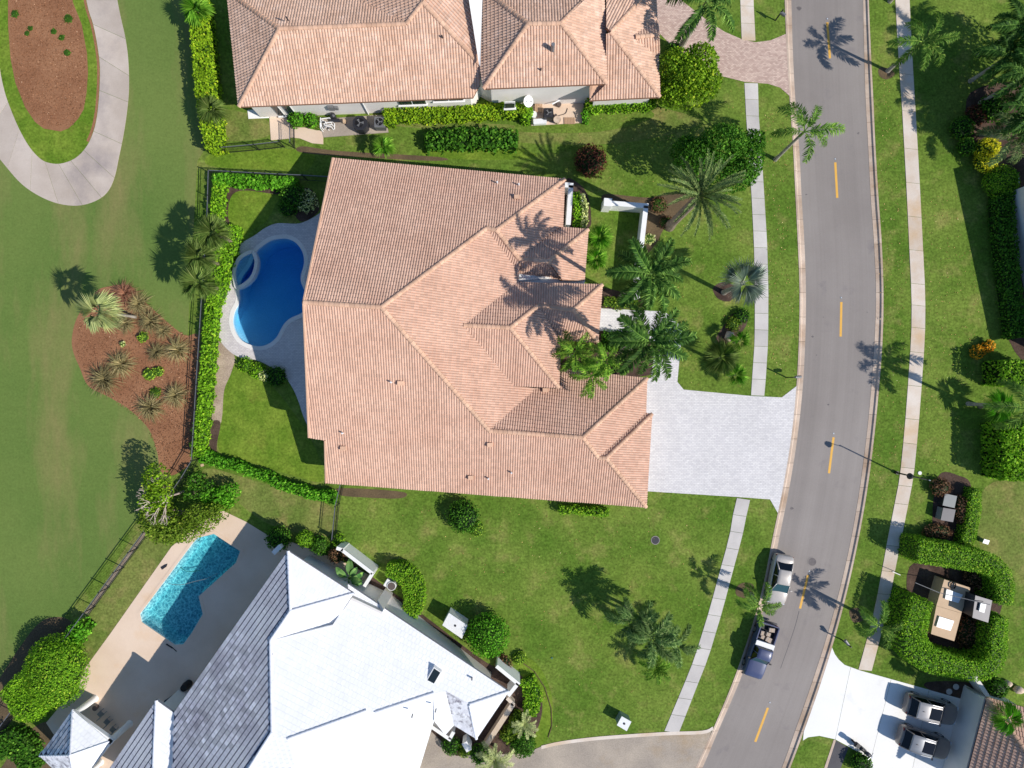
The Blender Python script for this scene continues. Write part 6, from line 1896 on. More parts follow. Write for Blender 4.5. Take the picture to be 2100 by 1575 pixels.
# bed stones and slabs by the dark cars
for i, (x, y) in enumerate([(1960,1408),(1946,1418)]):
    q = W(x, y); o = MB().cyl(q, 0.27, 0.0, 0.05, 18).build('stepping_stone', MATS['walk_grey'])
    tag(o, 'round stepping stone in the dark bed by the parked cars, ' + ('upper right one' if i == 0 else 'lower left one'), 'stepping stone', 'round stepping stones')
o = MB().prism(G([(1978,1404),(1998,1414),(1990,1436),(1974,1424)]), 0.0, 0.04).build('paving_slab', MATS['white_concrete']); tag(o, 'pale slab path between the dark bed and the roof corner', 'slab')
o = MB().prism(G([(1974,1500),(1998,1512),(1994,1524),(1968,1512)]), 0.0, 0.045).build('paving_slab', MATS['white_concrete']); tag(o, 'pale slab step in front of the roof by the dark cars', 'slab')
for i, (x, y, s) in enumerate([(2062,1400,0.4),(2085,1412,0.45)]):
    q = W(x, y); bb = MB(); blob(bb, (q.x, q.y, 0.2), (s, s * 0.8, 0.3), 9, 6, 0.2, i)
    tag(bb.build('boulder', MATS['rock'], smooth=True), ['pale boulder beside the low wall at the lower right', 'pale boulder at the right edge near the lower right roof'][i], 'boulder')
q = W(1494,690); bb = MB(); blob(bb, (q.x, q.y, 0.2), (0.42, 0.5, 0.32), 9, 6, 0.2, 4)
tag(bb.build('boulder', MATS['rock'], smooth=True), 'pale pink boulder in the kidney bed of the front lawn', 'boulder')

# ------------------------------------------------------------------ equipment pads and machines
o = MB().prism(G([(655,245),(790,236),(797,272),(664,282)]), 0.0, 0.09).build('equipment_pad', MATS['aggregate']); o['kind'] = 'structure'
o = MB().prism(G([(596,262),(625,262),(650,268),(663,268),(663,296),(640,294),(615,284),(596,282)]), 0.0, 0.06).build('side_path', MATS['deck_peach']); o['kind'] = 'structure'
o = MB().prism(G([(552,228),(572,226),(594,250),(596,284),(556,288)]), 0.0, 0.05).build('side_path', MATS['deck_peach']); o['kind'] = 'structure'
o = MB().prism(G([(508,226),(552,224),(554,242),(510,244)]), 0.0, 0.05).build('side_path', MATS['white_concrete']); o['kind'] = 'structure'
o = MB().prism(G([(1090,214),(1196,206),(1198,252),(1090,258)]), 0.0, 0.06).build('small_patio', MATS['deck_peach']); o['kind'] = 'structure'

def ac_unit(px, py, w, h, label, body='metal_grey', rz=0.0, hexa=False):
    q = W(px, py, h)
    root = thing('air_conditioner', (q.x, q.y, 0), label, 'air conditioner')
    if hexa:
        k = 8; poly = [(q.x + w * 0.6 * math.cos(2*math.pi*(i+.5)/k), q.y + w * 0.6 * math.sin(2*math.pi*(i+.5)/k)) for i in range(k)]
        MB().prism(poly, 0.08, h).build('cabinet', MATS[body], root)
    else:
        MB().box((q.x, q.y, h / 2 + 0.05), (w, w, h - 0.06), rz).build('cabinet', MATS[body], root, bevel=0.03)
        for s in range(5):
            MB().box((q.x, q.y, 0.2 + s * (h - 0.3) / 5), (w + 0.012, w + 0.012, 0.03), rz).build('louvre', MATS['metal_dark'], root)
    r_ = w * 0.36
    fn = MB().cyl(q, r_, h + 0.022, h + 0.03, 20).build('fan_opening', MATS['black_plastic'], root)
    bb = MB()
    for i in range(3):
        a = 2 * math.pi * i / 3
        v = [(q.x + rr * math.cos(a + da), q.y + rr * math.sin(a + da), h + 0.035 + zz) for rr, da, zz in ((0.05, 0, 0), (r_ * 0.9, -0.35, 0), (r_ * 0.9, 0.35, 0.02), (0.05, 0.8, 0))]
        bb.add(v, [(0, 1, 2, 3)])
    bb.cyl(q, 0.07, h + 0.03, h + 0.05, 10).build('fan_blades', MATS['metal_grey'], root)
    g = MB()
    for rr in (r_ * 0.55, r_):
        for i in range(20):
            a0, a1 = 2*math.pi*i/20, 2*math.pi*(i+1)/20
            g.tube([(q.x + rr*math.cos(a0), q.y + rr*math.sin(a0), h+0.07), (q.x + rr*math.cos(a1), q.y + rr*math.sin(a1), h+0.07)], 0.008, 3, False)
    g.build('fan_guard', MATS['metal_dark'], root)
ac_unit(738, 252, 1.15, 0.95, 'large dark eight sided air conditioner on the concrete pad of the top house', 'metal_dark', hexa=True)
ac_unit(778, 250, 0.95, 0.85, 'square grey air conditioner right of the eight sided one', 'metal_grey')
ac_unit(1125, 231, 0.85, 0.9, 'square dark air conditioner on the small tan patio', 'metal_dark')
ac_unit(2082, 368, 0.75, 0.8, 'white air conditioner by the flat roofed house, upper of two', 'white_plastic', 0.1)
ac_unit(2087, 404, 0.75, 0.8, 'white air conditioner by the flat roofed house, lower of two', 'metal_grey', 0.1)
q = W(800,1200,0.9)
ac = thing('air_conditioner', (q.x, q.y, 0), 'white air conditioner with round brown fan inside the crescent hedge', 'air conditioner')
MB().box((q.x - 0.15, q.y + 0.05, 0.42), (0.75, 0.7, 0.8), -0.55).build('cabinet', MATS['white_plastic'], ac, bevel=0.03)
MB().tube([(q.x + 0.12, q.y - 0.1, 0.3), (q.x + 0.12, q.y - 0.1, 0.9)], 0.40, 18).build('drum', MATS['white_plastic'], ac)
MB().cyl((q.x + 0.12, q.y - 0.1), 0.35, 0.905, 0.915, 18).build('fan_grille', MATS['pot'], ac)

# pool pump with white pipes on the pad
q = W(662,255)
pr = thing('pipe_manifold', (q.x, q.y, 0), 'tangle of white pool pipes on the concrete pad of the top house', 'pipes')
rr = random.Random(9)
for i in range(9):
    x, y = 657 + rr.uniform(0, 22), 243 + rr.uniform(0, 26)
    a = W(x, y, 0.3); z = rr.uniform(0.3, 0.8); ang = rr.choice([0.1, 1.65])
    L = rr.uniform(0.35, 0.8)
    e = a + Vector((math.cos(ang) * L, math.sin(ang) * L, 0))
    MB().tube([(a.x, a.y, 0.09), (a.x, a.y, z), (e.x, e.y, z), (e.x, e.y, 0.12)], 0.045, 6).build('pipe', MATS['white_plastic'], pr)
for i, (x, y) in enumerate([(664,250),(672,262)]):
    a = W(x, y, 0.8); MB().box((a.x, a.y, 0.75), (0.14, 0.12, 0.12)).build('valve', MATS['black_plastic'], pr)
q = W(688,250)
pp = thing('pool_pump', (q.x, q.y, 0), 'dark pool pump with filter tank beside the white pipes', 'pool pump')
MB().tube([(q.x - 0.3, q.y, 0.3), (q.x + 0.45, q.y, 0.3)], 0.17, 12).build('motor', MATS['metal_dark'], pp)
MB().tube([(q.x - 0.1, q.y + 0.35, 0.09), (q.x - 0.1, q.y + 0.35, 0.6), (q.x - 0.1, q.y + 0.35, 0.75)], [0.24, 0.24, 0.08], 14).build('filter_tank', MATS['metal_dark'], pp)
MB().tube([(q.x - 0.05, q.y - 0.2, 0.15), (q.x - 0.05, q.y - 0.75, 0.15)], 0.045, 6).build('pipe', MATS['white_plastic'], pp)
q = W(708,252); o = MB().box((q.x, q.y, 0.24), (0.22, 0.3, 0.3)).build('control_box', MATS['tan_box']); tag(o, 'small cream control box between pump and air conditioner', 'box')
# wall meter of the top house
q = W(690,238); o = MB().box((q.x, q.y + 0.02, 1.5), (0.5, 0.25, 0.6)).box((q.x + 0.45, q.y + 0.02, 1.45), (0.3, 0.2, 0.4)).build('meter_box', MATS['metal_grey']); tag(o, 'grey electric meter boxes on the wall of the top house', 'meter box')

# satellite dish on the corner of the small tan patio
q = W(1083,208,1.6)
dish = thing('satellite_dish', (q.x, q.y, 0), 'pale round satellite dish at the end of the yellow green hedge', 'satellite dish')
vs, fs = [], []
k, m = 20, 5
for j in range(m + 1):
    for i in range(k):
        a = 2 * math.pi * i / k; r_ = 0.48 * j / m
        vs.append(Vector((r_ * math.cos(a), r_ * math.sin(a), 0.35 * (r_ ** 2))))
for j in range(m):
    for i in range(k): fs.append((j*k+i, j*k+(i+1)%k, (j+1)*k+(i+1)%k, (j+1)*k+i))
Rt = Matrix.Rotation(0.5, 3, 'Y') @ Matrix.Rotation(0.35, 3, 'X')
obj('reflector', mesh_of('reflector', [Rt @ v for v in vs], fs, MATS['white_plastic'], True), dish, (0, 0, 1.6))
MB().tube([(q.x, q.y, 0), (q.x, q.y, 1.58)], 0.04, 8).build('mast', MATS['metal_grey'], dish)
MB().tube([(q.x, q.y, 1.6), (q.x + 0.25, q.y - 0.2, 2.0)], 0.015, 6).box((q.x + 0.25, q.y - 0.2, 2.0), (0.1, 0.08, 0.08)).build('feed_horn', MATS['metal_grey'], dish)
# odds and ends on the small patio
q = W(1107,253); 
cl = thing('storage_box', (q.x, q.y, 0), 'long white lidded box on the small tan patio', 'box')
MB().box((q.x, q.y, 0.22), (1.15, 0.42, 0.32), 0.05).build('body', MATS['white_plastic'], cl, bevel=0.02)
MB().box((q.x, q.y, 0.41), (1.2, 0.46, 0.05), 0.05).build('lid', MATS['white_plastic'], cl)
for i, (x, y, rx, ry, h_, mt, lb) in enumerate([(1094,240,0.3,0.3,0.55,'white_plastic','white tub beside the end of the yellow green hedge'),(1142,250,0.34,0.3,0.5,'rock','pale planter pot in the middle of the small tan patio'),(1146,218,0.2,0.2,0.4,'pot','brown planter pot with dry plant by the wall of the small tan patio'),(1139,240,0.14,0.14,0.35,'pot','small brown pot near the wooden pallet')]):
    a = W(x, y); o = thing('planter_pot', (a.x, a.y, 0), lb, 'pot')
    MB().tube([(a.x, a.y, 0.06), (a.x, a.y, h_), (a.x, a.y, h_ - 0.03)], [rx * 0.75, rx, rx * 0.88], 14).build('pot', MATS[mt], o)
    MB().cyl(a, rx * 0.86, h_ - 0.06, h_ - 0.03, 14).build('soil', MATS['mulch_dark'], o)
q = W(1168,249)
pal = thing('wooden_pallet', (q.x, q.y, 0), 'stack of brown wooden planks on the small tan patio', 'planks')
for i in range(7):
    MB().box((q.x - 0.42 + i * 0.14, q.y, 0.12 + 0.01 * (i % 2)), (0.115, 0.58, 0.06), 0.03).build('plank', MATS['wood'], pal)
for y in (-0.2, 0.2): MB().box((q.x, q.y + y, 0.07), (0.95, 0.08, 0.04), 0.03).build('bearer', MATS['wood'], pal)
q = W(1104,226)
bn = thing('wooden_crate', (q.x, q.y, 0), 'low brown plank bench by the wall of the small tan patio', 'bench')
for i in range(4): MB().box((q.x - 0.25 + i * 0.17, q.y, 0.4), (0.15, 0.75, 0.05)).build('plank', MATS['wood'], bn)
for sx in (-0.25, 0.25):
    for sy in (-0.3, 0.3): MB().box((q.x + sx, q.y + sy, 0.22), (0.07, 0.07, 0.34)).build('leg', MATS['wood'], bn)
a, c = W(1131,222), W(1152,210)
o = MB().tube([(a.x, a.y, 0.75), (c.x, c.y, 0.75)], 0.06, 8).build('duct', MATS['white_plastic']); tag(o, 'white pipe running from the dark air conditioner to the wall', 'pipe')
pts = [W(x, y, 0.1) for x, y in spline([(1134,228),(1137,238),(1150,236),(1160,232),(1164,222)], 5)]
tag(MB().tube(pts, 0.025, 5).build('garden_hose', MATS['metal_dark']), 'thin dark hose lying on the small tan patio', 'hose')

# white shed-like utility box and white pedestal box
def ubox(corners, h, body, top, label, name='utility_box', handle=True, cat='utility box'):
    P = [W(x, y, h) for x, y in corners]
    c = sum(P, Vector()) / 4
    root = thing(name, (c.x, c.y, 0), label, cat)
    MB().prism([(v.x, v.y) for v in P], 0.0, h - 0.05).build('body', MATS[body], root)
    Q = offset_loop([Vector((v.x, v.y)) for v in P], 0.03)
    MB().prism(Q, h - 0.05, h).build('lid', MATS[top], root)
    if handle: MB().cyl(c, 0.10, h, h + 0.03, 10).build('vent', MATS['metal_dark'], root)
    return root
ubox([(921,1258),(958,1283),(947,1309),(908,1282)], 1.4, 'white_plastic', 'white_plastic', 'white utility shed beside the large round clipped bush')
ubox([(876,1290),(890,1298),(884,1308),(870,1299)], 0.6, 'white_plastic', 'white_plastic', 'small white pump box against the white house')
ubox([(1275.5,1470),(1294,1480.5),(1285,1498.5),(1266,1487)], 1.0, 'green_box', 'white_plastic', 'grey green pedestal box with white lid near the aggregate drive')
ubox([(1939,1013),(1962,1018),(1957,1041),(1934,1036)], 0.75, 'metal_dark', 'grey_box', 'grey utility box in the dark bed, upper of two', handle=False)
ubox([(1935,1042),(1959,1046),(1954,1070),(1930,1066)], 0.75, 'grey_box', 'metal_dark', 'bluish grey utility box in the dark bed, lower of two', handle=False)
ubox([(2019,1106),(2029,1109),(2026,1116),(2016,1113)], 0.5, 'green_box', 'white_plastic', 'tiny white topped marker box on the right lawn', handle=False)
ubox([(1937,1189),(1990,1206),(1971,1257),(1921,1242)], 1.2, 'tan_box', 'tan_box', 'large tan utility vault in the hedged yard, upper half', handle=False)
ubox([(1921,1243),(1971,1258),(1956.5,1314),(1910,1299.5)], 1.2, 'tan_box', 'tan_box', 'large tan utility vault in the hedged yard, lower half', handle=False)
ubox([(1942,1209),(1974,1220),(1965,1236),(1939,1228)], 1.32, 'white_plastic', 'white_plastic', 'white hatch on the upper tan utility vault', handle=False, cat='hatch', name='access_hatch')
ubox([(1927,1265),(1956,1274),(1949,1293),(1921,1285)], 1.32, 'white_plastic', 'white_plastic', 'white hatch on the lower tan utility vault', handle=False, cat='hatch', name='access_hatch')
ubox([(2001,1222),(2034,1232),(2026,1276),(1995,1266)], 2.3, 'metal_dark', 'metal_dark', 'tall grey steel cabinet in the hedged utility yard', handle=False, name='steel_cabinet', cat='cabinet')
ubox([(2012,1238),(2022,1240),(2018,1256),(2009,1253)], 2.45, 'white_plastic', 'white_plastic', 'bright white box on top of the tall grey steel cabinet', handle=False, name='meter_box', cat='box')
pts = [W(x, y, 1.3) for x, y in spline([(1950,1197),(1956,1194),(1960,1200),(1956,1207),(1950,1204),(1950,1197)], 5)]
tag(MB().tube(pts, 0.05, 6).build('cable_coil', MATS['rubber']), 'black cable coil lying on the tan utility vault', 'cable')
pts = [W(1877,1195,1.9), W(1925,1215,1.9), W(2030,1240,2.6)]
tag(MB().tube(pts, 0.03, 5).build('overhead_bar', MATS['metal_grey']), 'thin metal bar spanning the hedged utility yard', 'bar')
q = W(1886,970); tag(MB().cyl(q, 0.17, 0.0, 0.05, 14).build('ground_lid', MATS['white_concrete']), 'small white round lid in the grass beside the street lamp', 'lid')
q = W(1132,1349); tag(MB().cyl(q, 0.08, 0.0, 0.06, 12).build('ground_lid', MATS['hose']), 'tiny green white marker cap in the side lawn', 'lid')
q = W(415,954); tag(MB().box((q.x, q.y, 0.03), (0.28, 0.22, 0.05), 0.3).build('ground_lid', MATS['tan_box']), 'small cream valve cover in the grass at the fence corner', 'lid')
a, c = W(1834,1174,0.3), W(1850,1181,0.3)
tag(MB().tube([(a.x, a.y, 0.06), (c.x, c.y, 0.06)], 0.04, 6).build('marker_stick', MATS['white_plastic']), 'short white stick on the edge of the right pavement', 'stick')
# patio items at the white house
q = W(375,1413,1.0)
tag(MB().tube([(q.x, q.y, 0.03), (q.x, q.y, 0.5), (q.x, q.y, 0.9)], [0.35, 0.38, 0.30], 14).build('patio_grill', MATS['black_plastic']), 'round black kettle under the eave on the shaded patio', 'kettle')
for i, (x, y) in enumerate([(207,1464),(220,1480),(232,1496)]):
    q = W(x, y, 0.4); a = -0.75
    ch = thing('patio_chair', (q.x, q.y, 0.03), 'pale metal patio chair under the pavilion, ' + ['leftmost', 'middle', 'rightmost'][i] + ' of three', 'chair', 'patio chairs under the pavilion', rz=a)
    for nm, m_ in (('seat', MB().box((0, 0, 0.42), (0.46, 0.46, 0.05))), ('backrest', MB().box((0.22, 0, 0.7), (0.05, 0.46, 0.5)))):
        m_.build(nm, MATS['grey_box'], ch, world=False)
    for sx in (-0.19, 0.19):
        for sy in (-0.19, 0.19): MB().box((sx, sy, 0.2), (0.04, 0.04, 0.4)).build('leg', MATS['grey_box'], ch, world=False)
q = W(194,1453,0.4); tag(MB().tube([(q.x, q.y, 0.03), (q.x, q.y, 0.4)], [0.16, 0.24], 12).build('planter_pot', MATS['pot']), 'dark planter pot beside the pavilion column', 'pot')
q = W(338,1030+1,0); 
pts = [W(*p_) for p_ in ((330,1163),(338,1158),(344,1156),(342,1162),(333,1168))]
tag(MB().prism([(v.x, v.y) for v in pts], 0.03, 0.07).build('pool_towel', MATS['metal_dark']), 'small dark cloth lying on the sunny peach patio', 'cloth')
pts = [W(x, y, 0.06) for x, y in ((341,1321),(349,1326),(354,1329))]
tag(MB().tube(pts, 0.06, 6).tube([W(354,1329,.06), W(362,1336,.06)], 0.03, 5).build('pool_brush', MATS['black_plastic']), 'dark pool brush lying at the shaded end of the turquoise pool', 'brush')
# pergola-like dark frame beside the small wing of the white house
a = W(352,1440,1.0)
tb = thing('patio_table', (a.x, a.y, 0), 'dark glass table under the eave beside the small white wing', 'table')
MB().box((a.x, a.y, 0.72), (1.5, 0.9, 0.04), 0.6).build('table_top', MATS['window_glass'], tb)
for sx, sy in ((-0.6, -0.3), (0.6, -0.3), (-0.6, 0.3), (0.6, 0.3)):
    v = Matrix.Rotation(0.6, 3, 'Z') @ Vector((sx, sy, 0)); MB().box((a.x + v.x, a.y + v.y, 0.37), (0.05, 0.05, 0.68)).build('leg', MATS['grey_box'], tb)

# ------------------------------------------------------------------ vehicles
def loft(stations, mat, name, parent, smooth=True):
    """stations: list of rings (equal count); closed tube with end caps"""
    n = len(stations[0]); vs = [v for s_ in stations for v in s_]
    fs = []
    for i in range(len(stations) - 1):
        for k in range(n):
            fs.append((i*n+k, i*n+(k+1)%n, (i+1)*n+(k+1)%n, (i+1)*n+k))
    fs += [tuple(range(n)), tuple((len(stations)-1)*n+k for k in range(n-1,-1,-1))]
    me = mesh_of(name, vs, fs, MATS[mat], smooth)
    bm = bmesh.new(); bm.from_mesh(me); bmesh.ops.recalc_face_normals(bm, faces=bm.faces); bm.to_mesh(me); bm.free()
    return obj(name, me, parent)

def body_ring(x, hw, zb, zt, crown=0.03):
    """lower body section: sill, bulging side, shoulder, slightly crowned deck"""
    return [Vector((x, y, z)) for y, z in ((-hw*0.90, zb), (-hw, zb+0.18), (-hw*0.995, zt-0.22), (-hw*0.95, zt-0.05), (-hw*0.80, zt), (-hw*0.4, zt+crown), (0, zt+crown*1.3), (hw*0.4, zt+crown), (hw*0.80, zt), (hw*0.95, zt-0.05), (hw*0.995, zt-0.22), (hw, zb+0.18), (hw*0.90, zb))]

def wheel(parent, x, y, r=0.34, w=0.22):
    t = MB().tube([(x, y - w/2, r), (x, y - w*0.3, r), (x, y + w*0.3, r), (x, y + w/2, r)], [r*0.92, r, r, r*0.92], 20).build('wheel', MATS['rubber'], parent, world=False)
    s = 1 if y > 0 else -1
    MB().tube([(x, y + s*w*0.45, r), (x, y + s*w*0.53, r)], r*0.62, 14).build('rim', MATS['rim'], t, world=False)

def cabin(parent, secs, paint, glass, roofpaint, sunroof=None):
    """secs: (x, half width low, z low, half width high, z high) rear to front; glass sides, painted roof and pillars"""
    # roof panel between the 2nd and the one before last section tops
    xs = secs
    low = [[Vector((x, -a, zl)), Vector((x, a, zl))] for x, a, zl, b_, zh in xs]
    # glass shell
    def strip(name, pts, mat, thick=0.0):
        me = mesh_of(name, pts, [tuple(range(len(pts)))], MATS[mat]); return obj(name, me, parent)
    n = len(xs)
    # rear and front screens
    r0, r1, f1, f0 = xs[0], xs[1], xs[-2], xs[-1]
    strip('rear_window', [Vector((r0[0], -r0[1]*0.95, r0[2])), Vector((r0[0], r0[1]*0.95, r0[2])), Vector((r1[0], r1[3]*0.93, r1[4])), Vector((r1[0], -r1[3]*0.93, r1[4]))], glass[0])
    strip('windscreen', [Vector((f0[0], f0[1]*0.95, f0[2])), Vector((f0[0], -f0[1]*0.95, f0[2])), Vector((f1[0], -f1[3]*0.93, f1[4])), Vector((f1[0], f1[3]*0.93, f1[4]))], glass[1])
    for s in (-1, 1):
        pts = [Vector((r0[0], s*r0[1], r0[2]))] + [Vector((q[0], s*q[1], q[2])) for q in xs[1:-1]] + [Vector((f0[0], s*f0[1], f0[2]))] + [Vector((q[0], s*q[3], q[4])) for q in reversed(xs[1:-1])]
        strip('side_window', pts if s > 0 else pts[::-1], glass[0])
        # pillars
        pb = MB()
        pb.tube([Vector((r0[0], s*r0[1]*0.97, r0[2])), Vector((r1[0], s*r1[3]*0.97, r1[4]))], 0.05, 5)
        pb.tube([Vector((f0[0], s*f0[1]*0.97, f0[2])), Vector((f1[0], s*f1[3]*0.97, f1[4]))], 0.04, 5)
        m_ = xs[n // 2]; pb.tube([Vector((m_[0], s*m_[1]*1.0, m_[2])), Vector((m_[0], s*m_[3]*1.0, m_[4]))], 0.04, 5)
        pb.build('pillar', MATS[paint], parent, world=False, smooth=True)
    rings = []
    for q in xs[1:-1]:
        x, a, zl, b_, zh = q
        rings.append([Vector((x, y, z)) for y, z in ((-b_*0.9, zh-0.05), (-b_, zh-0.02), (-b_*0.95, zh+0.02), (-b_*0.55, zh+0.05), (0, zh+0.06), (b_*0.55, zh+0.05), (b_*0.95, zh+0.02), (b_, zh-0.02), (b_*0.9, zh-0.05))])
    e0, e1 = rings[0], rings[-1]
    rings = [[v + Vector((-0.06, 0, -0.03)) for v in e0]] + rings + [[v + Vector((0.06, 0, -0.03)) for v in e1]]
    rf = loft(rings, roofpaint, 'roof', parent)
    if sunroof:
        x0, x1, hw, z = sunroof
        MB().box(((x0+x1)/2, 0, z), (x1-x0, hw*2, 0.03)).build('sunroof', MATS['car_glass'], rf, world=False)
    return rf

def lights(parent, xf, xr, hw, z, ww=0.34):
    for s in (-1, 1):
        MB().box((xf, s*hw*0.72, z), (0.12, ww, 0.14)).build('headlight', MATS['lamp_clear'], parent, world=False, bevel=0.03)
        MB().box((xr, s*hw*0.76, z+0.12), (0.10, ww*0.8, 0.18)).build('tail_light', MATS['lamp_red'], parent, world=False, bevel=0.02)

def mirrors(parent, x, hw, z, mat):
    for s in (-1, 1):
        MB().box((x, s*(hw+0.12), z), (0.12, 0.22, 0.14)).build('mirror', MATS[mat], parent, world=False, bevel=0.03)

def car(kind, px, py, heading_px, label, paint, roofpaint, glass=('car_glass', 'car_glass'), scale=1.0):
    p_ = W(px, py)
    ang = math.atan2(-heading_px[1], heading_px[0])
    root = thing({'sedan': 'sedan_car', 'suv': 'sport_utility_car', 'truck': 'pickup_truck'}[kind], (p_.x, p_.y, -0.12 if px < 1700 else 0.024), label, {'sedan': 'car', 'suv': 'car', 'truck': 'pickup truck'}[kind], rz=ang)
    root.scale = (scale,) * 3
    if kind == 'sedan':
        st = [(-2.30,0.62,0.38,0.80),(-2.22,0.78,0.26,0.93),(-1.9,0.87,0.22,0.99),(-1.4,0.90,0.22,1.0),(-0.6,0.90,0.2,0.98),(0.4,0.90,0.2,0.95),(1.1,0.89,0.22,0.92),(1.7,0.86,0.24,0.84),(2.1,0.78,0.26,0.74),(2.28,0.55,0.34,0.62)]
        loft([body_ring(*s_) for s_ in st], paint, 'body', root)
        cabin(root, [(-1.72,0.76,0.99,0.6,1.2),(-1.05,0.80,0.98,0.58,1.37),(-0.5,0.82,0.97,0.62,1.43),(0.15,0.82,0.95,0.61,1.40),(1.02,0.78,0.93,0.6,1.2)], paint, glass, roofpaint)
        for x in (-1.38, 1.38):
            for y in (-0.78, 0.78): wheel(root, x, y, 0.32)
        lights(root, 2.08, -2.2, 0.86, 0.66); mirrors(root, 0.72, 0.86, 1.0, paint)
    elif kind == 'suv':
        st = [(-2.38,0.56,0.46,0.9),(-2.34,0.76,0.38,1.0),(-2.24,0.88,0.3,1.06),(-1.9,0.95,0.26,1.10),(-1.2,0.97,0.26,1.10),(-0.2,0.97,0.26,1.09),(0.8,0.97,0.26,1.07),(1.3,0.96,0.27,1.06),(1.75,0.92,0.3,1.02),(2.0,0.86,0.3,0.97),(2.18,0.74,0.32,0.9),(2.29,0.56,0.36,0.82),(2.35,0.34,0.42,0.74)]
        loft([body_ring(*s_) for s_ in st], paint, 'body', root)
        cabin(root, [(-2.2,0.84,1.08,0.74,1.4),(-1.75,0.90,1.09,0.76,1.58),(-0.9,0.91,1.09,0.80,1.66),(0.22,0.90,1.08,0.77,1.62),(0.92,0.86,1.07,0.72,1.4)], paint, glass, roofpaint, (-0.8, 0.2, 0.50, 1.705))
        for s in (-1, 1):
            MB().tube([(-1.65, s*0.74, 1.64), (-0.8, s*0.77, 1.73), (0.15, s*0.75, 1.68)], 0.022, 6).build('roof_rail', MATS['rim'], root, world=False)
        MB().box((-1.35, 0.0, 1.70), (0.14, 0.05, 0.06)).build('antenna', MATS['metal_dark'], root, world=False)
        for x in (-1.42, 1.42):
            for y in (-0.84, 0.84): wheel(root, x, y, 0.38, 0.25)
        lights(root, 2.2, -2.28, 0.9, 0.84); mirrors(root, 0.75, 0.93, 1.15, paint)
    else:
        st = [(-0.55,0.90,0.32,1.12),(-0.2,0.91,0.3,1.12),(0.6,0.91,0.3,1.10),(1.1,0.91,0.3,1.10),(1.9,0.90,0.32,1.08),(2.4,0.87,0.36,1.02),(2.52,0.80,0.42,0.9)]
        loft([body_ring(*s_, 0.02) for s_ in st], paint, 'body', root)
        cabin(root, [(-0.52,0.80,1.12,0.66,1.4),(-0.40,0.82,1.12,0.66,1.68),(0.05,0.83,1.12,0.68,1.72),(0.42,0.83,1.11,0.66,1.69),(0.98,0.80,1.10,0.64,1.4)], paint, glass, roofpaint)
        bd = MB().box((-1.55, 0, 0.72), (2.0, 1.5, 0.06)).build('bed_floor', MATS['black_plastic'], root, world=False)
        for s in (-1, 1):
            MB().box((-1.55, s*0.84, 0.78), (2.0, 0.14, 0.70)).build('bed_side', MATS[paint], root, world=False, bevel=0.03)
        MB().box((-2.56, 0, 0.80), (0.09, 1.66, 0.62)).build('tailgate', MATS[paint], root, world=False, bevel=0.02)
        MB().box((-2.68, 0, 0.5), (0.12, 1.75, 0.16)).build('rear_bumper', MATS['metal_dark'], root, world=False, bevel=0.03)
        MB().box((2.55, 0, 0.5), (0.14, 1.7, 0.2)).build('front_bumper', MATS['metal_dark'], root, world=False, bevel=0.03)
        for x in (-1.6, 1.6):
            for y in (-0.80, 0.80): wheel(root, x, y, 0.37, 0.24)
        lights(root, 2.48, -2.58, 0.86, 0.8); mirrors(root, 0.8, 0.9, 1.2, 'black_plastic')
    return root
car('sedan', 1593.5, 1185, (-17, 93), 'silver sedan car parked at the left kerb above the pickup', 'paint_silver', 'paint_silver', ('car_glass', 'car_glass_teal'))
trk = car('truck', 1553, 1327, (-35, 105), 'dark blue pickup truck with open loaded bed parked at the left kerb', 'paint_navy', 'paint_navy', ('car_glass', 'car_glass_teal'), 0.98)
car('suv', 1897, 1445, (107, 26), 'dark charcoal sport utility car with sky glint painted on its roof, upper of two on the white drive', 'paint_charcoal', 'roof_sky_glint')
car('suv', 1883, 1512, (116, 36), 'dark charcoal sport utility car with sky sheen painted on its roof, lower of two on the white drive', 'paint_charcoal', 'roof_sky_sheen')
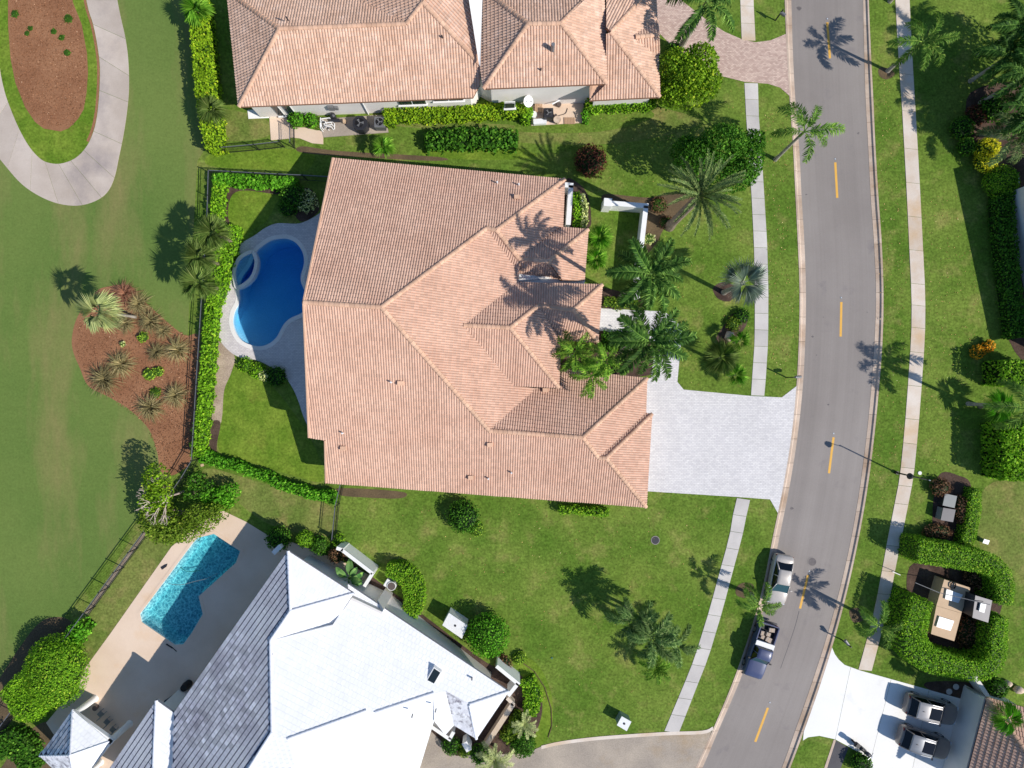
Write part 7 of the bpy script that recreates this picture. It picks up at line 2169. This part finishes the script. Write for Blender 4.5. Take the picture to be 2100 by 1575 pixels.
# load in the pickup bed
bpy.context.view_layer.update()
TM = trk.matrix_basis.copy()
def on_truck(v): return TM @ Vector(v)
q = on_truck((-0.72, 0, 1.02)); ang = trk.rotation_euler.z
tb = thing('tool_chest', (q.x, q.y, q.z - 0.2), 'white tool chest across the pickup bed behind the cab', 'tool chest', rz=ang)
MB().box((0, 0, 0.2), (0.42, 1.62, 0.4)).build('body', MATS['white_plastic'], tb, world=False)
MB().box((0, 0, 0.42), (0.46, 1.70, 0.05)).build('lid', MATS['white_plastic'], tb, world=False)
for i, (x, y, w_, d_, h_) in enumerate([(-1.25,0.25,0.42,0.5,0.35),(-1.3,-0.32,0.34,0.3,0.3),(-1.72,0.05,0.32,0.36,0.4),(-1.62,-0.45,0.4,0.28,0.3),(-2.15,0.3,0.36,0.5,0.28),(-1.0,0.55,0.3,0.3,0.2)]):
    v = on_truck((x, y, 0.75))
    bx = thing('cardboard_box', v, 'small brown box in the pickup bed, ' + ['largest one behind the tool chest', 'beside the largest on the road side', 'in the middle of the bed', 'middle of the bed on the road side', 'nearest the tailgate', 'in the corner at the tool chest'][i], 'box', 'boxes in the pickup bed', rz=ang + 0.1 * (i - 2))
    MB().box((0, 0, h_ / 2), (w_, d_, h_)).build('carton', MATS['carton'], bx, world=False)
    MB().box((0, 0, h_ + 0.003), (w_ * 0.98, 0.05, 0.006)).build('tape', MATS['tan_box'], bx, world=False)

# parked motorcycle at the edge of the white drive
q = W(1762,1529)
mc = thing('motorcycle', (q.x, q.y, 0.024), 'black motorcycle parked at the edge of the white drive', 'motorcycle', rz=math.atan2(-34, 42))
for x in (-0.78, 0.78):
    t = MB().tube([(x, -0.07, 0.33), (x, 0.07, 0.33)], 0.33, 18).build('wheel', MATS['rubber'], mc, world=False)
    MB().tube([(x, -0.075, 0.33), (x, 0.075, 0.33)], 0.2, 12).build('rim', MATS['rim'], t, world=False)
MB().tube([(-0.6, 0, 0.78), (-0.35, 0, 0.80), (0.0, 0, 0.78)], [0.15, 0.17, 0.13], 10).build('seat', MATS['black_plastic'], mc, world=False, smooth=True)
MB().tube([(0.0, 0, 0.85), (0.2, 0, 0.92), (0.45, 0, 0.9), (0.55, 0, 0.85)], [0.1, 0.19, 0.18, 0.08], 12).build('tank', MATS['metal_dark'], mc, world=False, smooth=True)
MB().box((0.05, 0, 0.45), (0.5, 0.34, 0.42)).build('engine', MATS['metal_grey'], mc, world=False, bevel=0.04)
MB().tube([(0.78, 0, 0.33), (0.55, 0, 0.95)], 0.06, 8).build('fork', MATS['rim'], mc, world=False)
MB().tube([(0.48, -0.38, 1.02), (0.58, 0, 0.98), (0.48, 0.38, 1.02)], 0.025, 6).build('handlebar', MATS['rim'], mc, world=False)
MB().box((-0.85, 0, 0.78), (0.45, 0.42, 0.3)).build('luggage_box', MATS['black_plastic'], mc, world=False, bevel=0.05)
MB().tube([(0.7, 0, 0.82), (0.82, 0, 0.82)], [0.12, 0.1], 12).build('headlight', MATS['lamp_clear'], mc, world=False)
